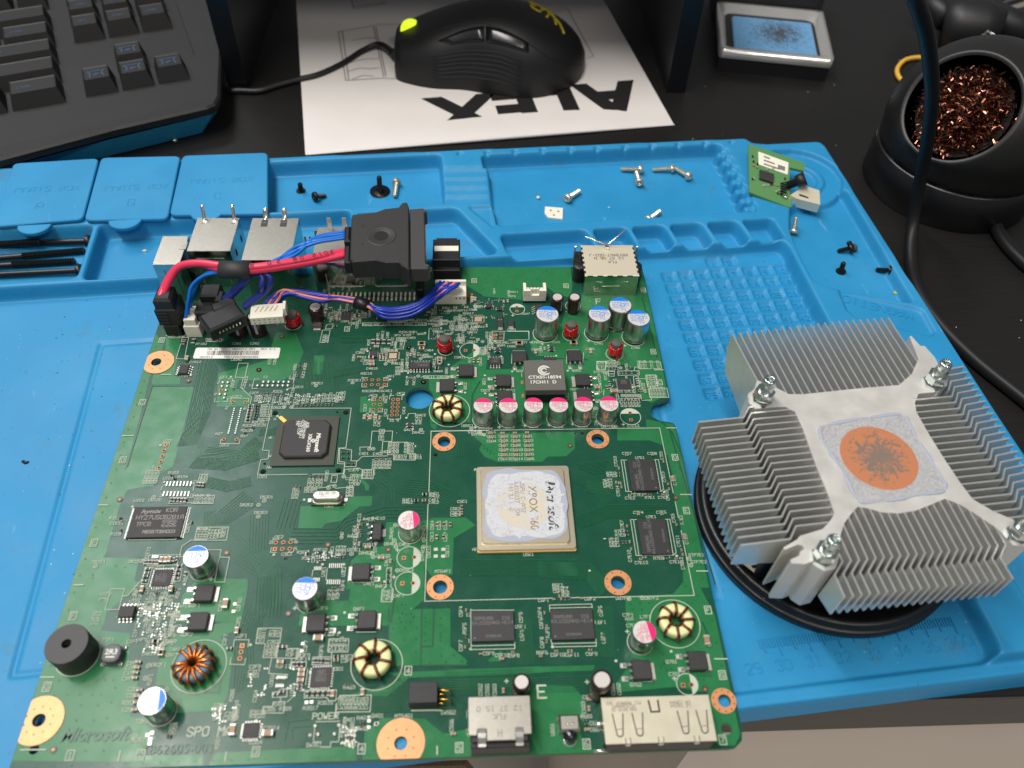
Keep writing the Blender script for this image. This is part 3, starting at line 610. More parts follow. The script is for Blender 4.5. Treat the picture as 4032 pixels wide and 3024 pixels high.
for k, l in (('K1', (('B', 658, 112), ('C', 445, 790), ('D', 235, 1417))), ('K7', (('E', 197, 797),)), ('B1', (('F', 800, 72), ('G', 515, 845), ('1', 768, 1590), ('2', 1533, 1585))), ('B2', (('3', 1128, 1550),)), ('B3', (('4', 343, 1520), ('4', 850, 670), ('5', 1405, 1505))), ('B4', (('6', 1407, 1400),)), ('B5', (('7', 1505, 1355), ('G', 1503, 650))), ('U3', (('A', 1750, 675), ('6', 908, 628))), ('K4', (('B', 1582, 515), ('C', 1650, 850))), ('K6', (('D', 1265, 283), ('E', 1388, 863))), ('K9', (('F', 1900, 838),)), ('U2', (('3', 462, 1512), ('5', 1843, 985), ('4', 1350, 867)))):
    for ch, x, y in l: letterbox(k, x, y, ch)
for k, *p in (('K1', 655, 487, 755, 487), ('K1', 230, 1153, 345, 1153), ('K7', 250, 387, 345, 387), ('B1', 445, 740, 590, 740), ('K7', -20, 1258, 80, 1255), ('K4', 1595, 713, 1690, 713), ('K4', 1725, 1345, 1830, 1345), ('K6', 1325, 688, 1440, 688), ('K6', 1500, 1520, 1620, 1520), ('K9', 1975, 1370, 2105, 1370), ('B1', 1315, 1545, 1290, 1650), ('B2', 808, 1555, 792, 1650), ('B3', 1165, 1495, 1165, 1580), ('B3', 70, 1030, 60, 1180), ('B1', 230, 1530, 500, 1527), ('B3', 890, 1103, 1210, 1100), ('K3', 270, 1105, 890, 1095)): box_(k, [(p[0], p[1]), (p[2], p[3])], w=0.035)
sk.line([P2('K3', 960, 1093), P2('K4', 1650, 1345), P2('K6', 1245, 670)], 0.025, ZS); sk.line([P2('K6', 1268, 770), P2('K6', 1300, 940)], 0.025, ZS); sk.line([P2('K6', 1330, 1080), P2('K9', 1750, 680), P2('K9', 410, 705)], 0.025, ZS)
sk.line([P2('K9', 210, 710), P2('K8', 1860, 1435), P2('K8', 1895, 380)], 0.025, ZS); sk.line([P2('K8', 1905, 240), P2('K3', 270, 1105)], 0.025, ZS)
# labels printed on the board (crop pixel, text)
for k, l in (
 ('K1', '1025 165 RT1B2;1135 125 ODD-BLUE;730 90 MDD-RED;1425 160 C2B1;1620 160 C2B2;960 362 C1B12;1410 337 LB2B1;850 517 U1B1;1275 525 J2C1;1260 588 2;1230 712 8;1395 752 9;1425 738 C2C3;1760 525 12;2040 525 2;1605 615 13;2095 635 J2C3;1610 700 C2C5;1870 683 R2C6;1740 837 R2C12;1735 864 R2C14;1730 892 R2C16;1728 920 R2C18;1730 950 R2C21;1705 990 R2C23;1640 1020 R2C20;1660 1052 R2C25;1538 1055 R2C24;1520 1108 R2C26;1240 1145 A27;1515 1170 B27;1285 1268 J2C2;675 1218 J1D1;555 1510 5;730 1570 R1D3;830 1615 R1D4;672 1630 U1D1;1700 1615 U3D1;1878 985 A;1838 1185 K;1825 1387 W;1800 1510 AB;1925 818 DB3C3;1870 860 DB2C2'),
 ('K2', '630 317 DB3C1;1022 285 STP3C1;1165 212 R3C15;1435 240 J4C1;1168 262 7;1180 403 R3C26R4C6C4C1;1245 450 J4C3;1400 445 2;1545 427 J4C2;1480 437 2;1475 725 10;1555 725 9;1770 665 Q4C2;1635 825 Q4C1;1725 855 DB4C2;1145 1085 C4D1;1298 1087 C4D2;1378 1065 C4D3;1478 980 R3D3  R3D4;1475 1007 R3D5  R3D14;1475 1040 R3D6  R3D7;1472 1070 R3D8  R3D9;1530 1110 R3D10 R3D11;1530 1134 R3D12 R3D13;1185 1280 R3D17;1183 1307 R3D19;1180 1335 C3D1;1035 1263 C3D9;1050 1325 DB3D3;1000 1358 C3D10;1035 1390 C3D11;1040 1418 C3D8;553 1465 DB3D1;548 1497 DB3D2;70 1560 DB2D1;-150 1645 DB2E2;760 1658 Y3D1;1910 1522 R4D1;1910 1548 R4D2;1620 1590 R4E1;1620 1617 R4E2;1905 1590 C4E1;1905 1618 C4E2;1225 157 C4B15;1190 103 C3B7;1165 70 C3B8;1435 80 DB2E1;1500 103 R4B10;1832 30 DB4B1;1960 187 R4B4;1848 250 R4C11 C4C5DR4C1'),
 ('K3', '1058 150 RELIABILITY HEADER;1590 145 C6B1;1100 190 C6B2;1365 225 C6B5;1958 218 C7B6;965 150 J5B1;990 180 Q5B1;525 310 C5B21;150 285 C4B5;185 308 DB4B1;200 235 C4B4;315 320 C4B11;300 467 R4B4;190 525 R4C11 C4C5DR4C1;815 672 C5C1;1090 670 R5C1;1785 660 R6C1;1200 460 Q6B1;1805 455 Q6B2;2040 472 STP7C1;603 1057 DB5C1;790 1080 C5C2;1075 1073 C5C3;1340 1068 C6C1;1612 1065 C6C2;1875 1060 C6C3;2050 1040 C7C12;672 1127 STP5D1;708 1153 STP5D2;875 1125 C5C6;878 1175 C5D1;878 1225 C5D4;1008 1170 C5D2;1008 1220 C5D5;1008 1270 C5D7;1010 1320 C5D9;1005 1372 C5D11;1003 1420 C5D13;1140 1170 C5D3;1142 1220 C5D6;1142 1270 C5D8;1138 1320 C5D10;1140 1372 C5D12;1140 1420 C5D14;1273 1170 C6D1;1280 1220 C6D2;1283 1270 C6D3;1285 1320 C6D4;1288 1368 C6D5;1290 1418 C6D6;112 940 Q4C2;65 1130 DB4C2;740 1533 A'),
 ('K4', '945 437 C7B3;1345 485 C7B8;1170 300 C7B2;685 100 C6A5;150 112 C6A7;0 283 L5B1;930 750 STP7C1;975 640 C7C14;1020 1340 DB7C1;1305 1335 C7C13;1205 957 22;1275 960 U7C1;1140 835 15;1505 795 R7C28;1508 820 R7C29;1515 843 C7C21;1518 868 R7C30;1522 888 R7C31;1280 805 8'),
 ('K5', '280 778 C5E1;205 857 C5E2;205 900 C5E3;205 925 C5E4;1000 1355 U5E1;445 1300 AF;462 430 A;2075 253 C7D7;1905 470 R7D2;1910 497 R7D3;35 1540 MTG4F1;1995 1103 R7E4;2000 1145 R7E5'),
 ('K6', '690 255 C7D7;968 253 C7D8;835 300 U7D1;525 468 R7D2;528 497 R7D3;820 705 C7E1;942 733 R7E1;1085 733 C7E3;725 740 C7E2;785 680 12;1065 675 1;815 898 C7E4;1065 895 C7E5;955 945 U7E1;610 1107 R7E4;617 1147 R7E5;1035 1395 R7E8;830 1445 C7E13;1210 1437 C7E14;905 1375 12;1195 1375 1;1415 1362 STP7E1;1440 1437 STP7E2'),
 ('K7', '630 352 U1E2;790 347 DB1D5;1010 52 R1D3;1110 95 R1D4;950 108 U1D1;362 543 R1E4;368 603 C1E18;372 718 R1E8;170 1023 DB1E1;573 1018 DB1E2;845 1080 U1E1;1020 1240 25;830 1318 17;1230 1497 Q2F1;580 1450 U1F1;868 1477 C2F2;1005 1580 C2F4;262 1368 U1F3;2005 315 DB2D1;1845 405 DB2E2;1940 485 DB2E3;1270 145 15;1235 293 16;912 297 2;1325 657 R1E12'),
 ('K8', '205 750 J3E2;168 807 2;455 802 6;447 877 5;470 918 R3E6;652 890 R3E10;525 982 R3E7;300 937 C3E2;1190 555 R4E9;1285 547 R4E10;1020 742 R4E7;1190 835 C4E11;1418 825 DB4E4;1580 832 C4E6;1018 890 DB3E1;1145 925 DB4E2;1338 957 C4E10;1590 1110 DB4E3;1195 1260 U4E1;1325 1288 R4F2;1518 1392 C4F7;1405 1345 R4E5;1400 1385 R4E6;1395 1425 C4F8;685 1525 C3F6;1085 1535 Q4F1;1968 1122 MTG4F1;0 490 DB2E3'),
 ('K9', '210 585 R6F1;215 620 R6F2;218 652 C6F3;55 750 C6F1;560 732 C6F2;900 727 DB7F1;1218 725 DB7F2;975 910 C7F1;675 990 U6F1;1015 1025 C7F2;1445 1420 Q7G1;1478 1555 C7G1;190 1345 C6F10;348 1345 C6F11;575 1335 C6F9;38 1322 R6F6;1165 930 L7F1'),
 ('B1', '1115 350 Y1F1;1380 370 C1F7;1380 605 C1F4;1365 655 C1F3;1350 712 C1F2;1330 775 C1F1;1650 625 DB2F1;1395 890 C2G1;1380 960 C2G3;1330 1040 R2G2;1330 1115 C2G4;1490 1240 C2G5;1405 1445 DB2G1;1590 260 Q2F8;1560 145 R1F6;1790 300 C2F6;1970 295 Q2F2;1760 390 R2F9'),
 ('B2', '175 55 C2F4;308 295 Q2F2;120 300 C2F6;105 390 R2F9;908 308 J2F1;1275 265 C3G1;1270 300 R3G2;1252 375 C3G3;1245 425 R3G4;1235 470 R3G5;1230 510 R3G6;1460 470 R3F12;1455 515 R3F13;1590 520 R3F9;1560 560 R3F14;1345 640 R3F11;1055 645 C3F8;1045 700 C3G7;1040 745 R3G1;1955 668 U3G1;1910 290 Q3F1;1770 295 C3F1;2080 870 R4G3;1805 1040 R3G16;1640 1098 R3G17;1310 1050 R3G7;1210 1110 C3G5 R3G9;1065 1140 R3G18;1060 1185 R3G20;790 1160 C3G8;770 1210 C3G12;1215 1315 C3G14;1060 1470 U3G4;1675 1500 SW3G1;2055 535 R3F7;2055 580 C3F5;2080 1225 C4G1'),
 ('B3', '145 865 R4G3;705 1185 MTG4G1;1205 1145 SW5G2;452 1180 Q4G1;290 1205 R4G1;150 1225 C4G1;285 1320 R4G2;1665 500 C5F9;1798 520 C5F10;1940 525 C5F8;2015 207 U5F1;1478 78 12;1500 360 1;0 290 Q3F1;115 530 R3F7;115 580 C3F5;15 665 U3G1'),
 ('B4', '290 437 C5F9;415 450 C5F10;555 460 C5F8;632 140 U5F1;1505 95 U6F1;870 430 R6F6;1020 450 C6F10;1178 450 C6F11;1402 435 C6F9;1885 775 Q7G2;1370 910 C6G2;1350 1120 R6G1;1445 1195 C6G5;1450 1265 C6G4;1830 55 A1A'),
 ('B5', '890 525 Q7G1;500 775 Q7G2;925 660 C7G1;120 95 U6F1'),
 ('V', '180 428 U3A1;240 443 C3B9;345 452 R4A2C4A7 R4A4 C4A9 R4A5 C4A10 R4A3 C4A8;540 428 R4A9R4A10  R4A11  R4A12;660 418 EG4A7 EG4A8;860 405 EG4A6;860 422 3P3 MAIN;1160 338 C5A6;1115 368 R5A17;1065 405 DB5A1;1070 420 DB5A2;880 462 U4B1;625 510 R4B6;700 510 D4B1;765 525 Q4B1;588 535 3P3 STBY;685 555 C4B9;615 562 R4B7;615 578 R4B8;332 645 R3B3;295 668 C3B2;485 640 C4B3;540 650 U4B4;488 655 U3B1;305 705 C3B3;330 728 C3B8;350 752 C3B7;375 792 C4B15;520 740 DB2E1;570 755 R4B10;820 650 C4B4;785 690 C4B5;800 705 DB4B1;900 715 C4B11;890 815 R4B4;330 828 R3C15;520 852 J4C1;232 882 STP3C1;1050 575 U5B1;1145 585 C5B15;1160 445 U5A3;1175 470 C5B3;1155 485 U5B2;1050 708 C5B21')):
    for e in l.split(';'):
        a, b, s = e.split(' ', 2); T(k, float(a), float(b), s)
# upright labels (reading from the near edge towards the far edge)
for k, l in (
 ('K1', '1840 375 R19;1895 378 C2B4;2115 440 R3B1;2110 525 R3C1;1435 625 R2C8;1560 640 C2C4;1580 580 C2C6;1690 780 R2C4;1718 780 R2C5;1745 780 R2C3;1795 785 C2C2;1838 780 R2C1;1885 800 R2C27;1960 785 R2C9;2040 800 DB2C1;2085 730 R3C16;2110 830 R3C14;2150 810 R3C18;1375 865 A1;1575 870 B1;490 1640 DB1D6;530 1640 DB1D3;570 1640 DB1D7;610 1640 DB1D4;1080 1659 R2D2;1110 1659 R2D3;1145 1659 R2D4'),
 ('K2', '40 510 R2C4;65 510 R2C5;95 510 R2C3;140 510 C2C2;185 505 R2C1;300 510 R2C9;395 525 DB2C1;440 530 R3C14;458 450 R3C16;498 530 R3C18;550 525 R3C19;595 515 R3C20;650 525 C3C1;685 515 R3C21;715 510 C3C2;765 510 R3C22;805 505 C3C3;840 505 R3C23;880 505 C3C4;915 500 DB3C2;945 495 R3C24;985 490 R3C25;470 155 R3B1;565 158 R3B2;455 245 R3C1;545 248 R3C2;1095 62 R3B4;1222 610 C3C7;1450 520 R4C3;1445 665 C4C3;1645 640 C4C4;1330 770 C4C6;1372 775 C4C7;1245 705 C3C6;1305 705 C4C2;1785 750 R4C4;1825 750 R4C7;1680 325 R4C13;1755 325 R4C14;1565 215 R4B18;1595 215 R4B19;1625 185 R4B17;1680 145 Q4B3;1975 130 C4B12;2110 205 Q5B1;1385 930 STP4D2;1415 930 STP4D3;610 1430 C3D3;650 1430 C3D4;700 1430 C3D5;740 1430 C3D6;800 1370 R3D20;440 1560 R3D28;480 1560 R3D29;1030 1540 R3D30;1065 1530 R3D31;1315 1235 R3D21;1345 1235 R3D22;1385 1235 R3D25;1415 1235 R3D26;1455 1235 R3D27;1490 1235 R3D28;190 905 K'),
 ('K3', '455 485 Q5B1;860 600 Q5C1;655 650 Q5C2;1055 370 U5B5;1480 245 C6B4;705 355 R19;820 390 C5B20;20 420 Q4B3;310 400 C4B12;15 600 R4C13;100 600 R4C14;130 1050 R4C4;165 1050 R4C7;25 310 C4B7;75 265 C4B6;100 300 R4B11;820 275 DB5B4;855 275 R5B13;885 260 C5B10;915 200 STP5B2;1770 760 L6C1;2120 570 R7C24;2185 545 R7C23;2130 680 C7C8;2050 960 STP6C2'),
 ('K4', '1000 710 R7C21;1045 710 C7C15;1095 680 R7B1;1130 680 R7B2;1165 680 R7B3;1195 680 R7B4;1220 660 STP7B1;1310 715 R7B5;1445 700 C7C16;1480 700 C7C17;1515 700 C7C18;1585 700 C7C19;1655 700 R7C22;1020 850 R7C24;1080 845 R7C23;1025 955 C7C8;1460 920 C7C20;1500 950 R7C32;1395 965 R7C27;1570 1010 STP7C2;1600 1010 STP7C3;1630 1010 STP7C4;1660 1010 STP7C5;1690 1010 STP7C6;1725 1010 STP7C7;1260 1115 R7C15;1300 1115 R7C16;1345 1115 R7C17;1380 1115 R7C18;1415 1115 R7C19;1445 1115 R7C20;945 1240 STP6C2;1215 1070 C7C23;665 1040 L6C1'),
 ('K5', '20 1070 C5E4;95 1070 C5E5;165 1070 C5E6;15 1195 C5E3;165 1195 C5E7;185 1365 C5E11'),
 ('K6', '640 380 C7D10;1140 305 C7D9;520 610 R7D4;550 605 R7D5;590 625 C7D12;665 705 C7D14;1165 550 C7D13;1280 585 C7D11;1205 750 C7D15;710 1065 C7E7;590 1255 R7E6;625 1255 R7E7;660 1255 C7E9;795 1420 C7E10;1270 990 C7E6;1360 1010 R7E2;1325 1255 C7E11;1410 1225 C7E8;1370 1500 C7E12'),
 ('K7', '755 130 DB1D6;800 130 DB1D3;840 130 DB1D7;880 130 DB1D4;1335 140 R2D2;1370 140 R2D3;1405 140 R2D4;1310 365 R1D5;1350 365 R1D6;1395 365 R1D7;1435 365 R1D8;1475 365 R2D1;1225 685 C2E9;1325 765 R1E14;1355 765 R1E15;1390 765 R1E16;1425 765 R1E17;1460 750 C1E1;1495 750 C1E2;1535 750 C2E2;1575 740 C2E6;1615 735 R2E3;780 975 R1E19;1205 1220 R2E5;650 1365 R1F1;780 1355 C1F1;820 1450 R1F2;930 1450 R1F3;985 1400 C2F1;1115 1400 R2F1;855 1550 U1F2;995 1480 R2F2;1040 1480 R2F3;730 1600 R1F4;1780 1540 C2F10;1580 1540 C2F3'),
 ('K8', '970 755 GND;1155 605 C4E13;1105 710 C4E4;1140 740 R4E8;1110 855 C4E12;1335 905 STP4E3;1510 755 DB4E5;1860 755 STP4E1;1850 995 STP4E2;660 1010 C3E5;780 990 R3E4;860 935 R3E1;920 930 R3E2;955 930 R3E3;995 930 C3E4;770 1165 U3E1;990 1165 U3E2;980 1315 R3F4;830 1415 R3F2;880 1415 R3F3;925 1405 R3F5;1455 1050 C4E9;1920 960 C5E10;2100 960 C5E11;440 320 R3D28;480 320 R3D29;600 190 C3D3;640 190 C3D4;700 190 C3D5;740 190 C3D6'),
 ('K9', '345 690 R6F3;390 690 R6F4;90 920 C6F4;105 1040 C6F6;175 1140 R6F5;115 1250 C6F8;755 905 C6F5;785 1200 C6F7;1080 320 C7E10;1645 390 C7E12;1595 155 C7E11;1690 120 C7E8;1935 1230 C7F3'),
 ('B1', '1020 165 C1F10;1070 165 C1F11;1480 300 C1F12;1890 250 Q2F3;1640 830 R2F1;1870 1380 R2G3;1910 1370 R2G4'),
 ('B2', '230 250 Q2F3;945 200 C2F5;800 390 C2F7;1165 365 C3G10;1215 360 C3G11;1680 460 C3F7;1850 510 R3F6;1945 450 R3F9;1990 450 C3F2;2030 450 C3F3;2070 450 R3F10;2110 450 C3F4;1310 840 U3G2;875 1000 R2G5;1130 1010 C3G4;740 1180 R2G6;1540 940 U3G3;200 1380 R2G3;240 1380 R2G4;720 1520 R2G7'),
 ('B3', '1440 80 C5F4;1480 265 R5F5;1440 455 C5F7;2095 145 C5F5;2110 340 C5F6;1340 1330 C5G6;1655 940 C5G2;1730 940 C5G5;1810 940 C5G3;120 1085 C4G8;165 1085 C4G9;205 1085 R4G5;245 1085 R4G6;290 1085 R4G7;330 1085 C4G7;370 1085 C4G4;410 1085 C4G3;140 1390 R4G4;250 1370 R4G8'),
 ('B4', '90 195 R5F5;60 390 C5F7;715 275 C5F6;720 80 C5F5;935 145 C6F6;1000 235 R6F5;940 350 C6F8;1610 305 C6F7;1400 1065 C6G3;270 865 C5G2;345 865 C5G5;425 865 C5G3;1720 865 C6G1;1785 865 C6G2;1060 1310 U6G1'),
 ('V', '95 400 R3A6;150 400 C3A5;310 475 C3B10;330 440 C3A9;350 395 EG3A1;375 395 EG3A2;405 390 EG4A1;55 580 DB3B1;75 585 DB3B2;400 605 R3B5;470 555 R4B5;505 555 R4B13;545 550 C4B8;580 605 R4B12;605 625 R4B9;650 620 C4B10;270 720 R3B4;690 800 Q4B3;695 705 C4B7;735 675 C4B6;750 690 R4B11;610 830 R4B18;630 830 R4B19;655 800 R4B17;895 770 C4B12;690 905 R4C13;740 905 R4C14;1000 830 Q5B1;1245 760 C5B20;1175 735 R19;1130 920 Q5C2;1245 680 DB5B4;890 370 R4A8;910 370 C4A12;1010 360 C5A3;1030 480 R5B15;1050 480 R5B16;1100 490 R5B12;1125 490 R5B11;1145 490 R5B4;1105 590 R5B6;1125 590 C5B8;1185 250 C5A2')):
    for e in l.split(';'):
        a, b, s = e.split(' ', 2); T(k, float(a), float(b), s, 1)
# larger words
T('B2', 1745, 1200, 'POWER', 0, 0.17); T('B2', 375, 1385, 'SPO MAIN', 0, 0.24); T('B4', 880, 900, 'E', 0, 0.36); T('U3', 1240, 825, 'F', 0, 0.3); T('U3', 1228, 725, '1', 0, 0.26)
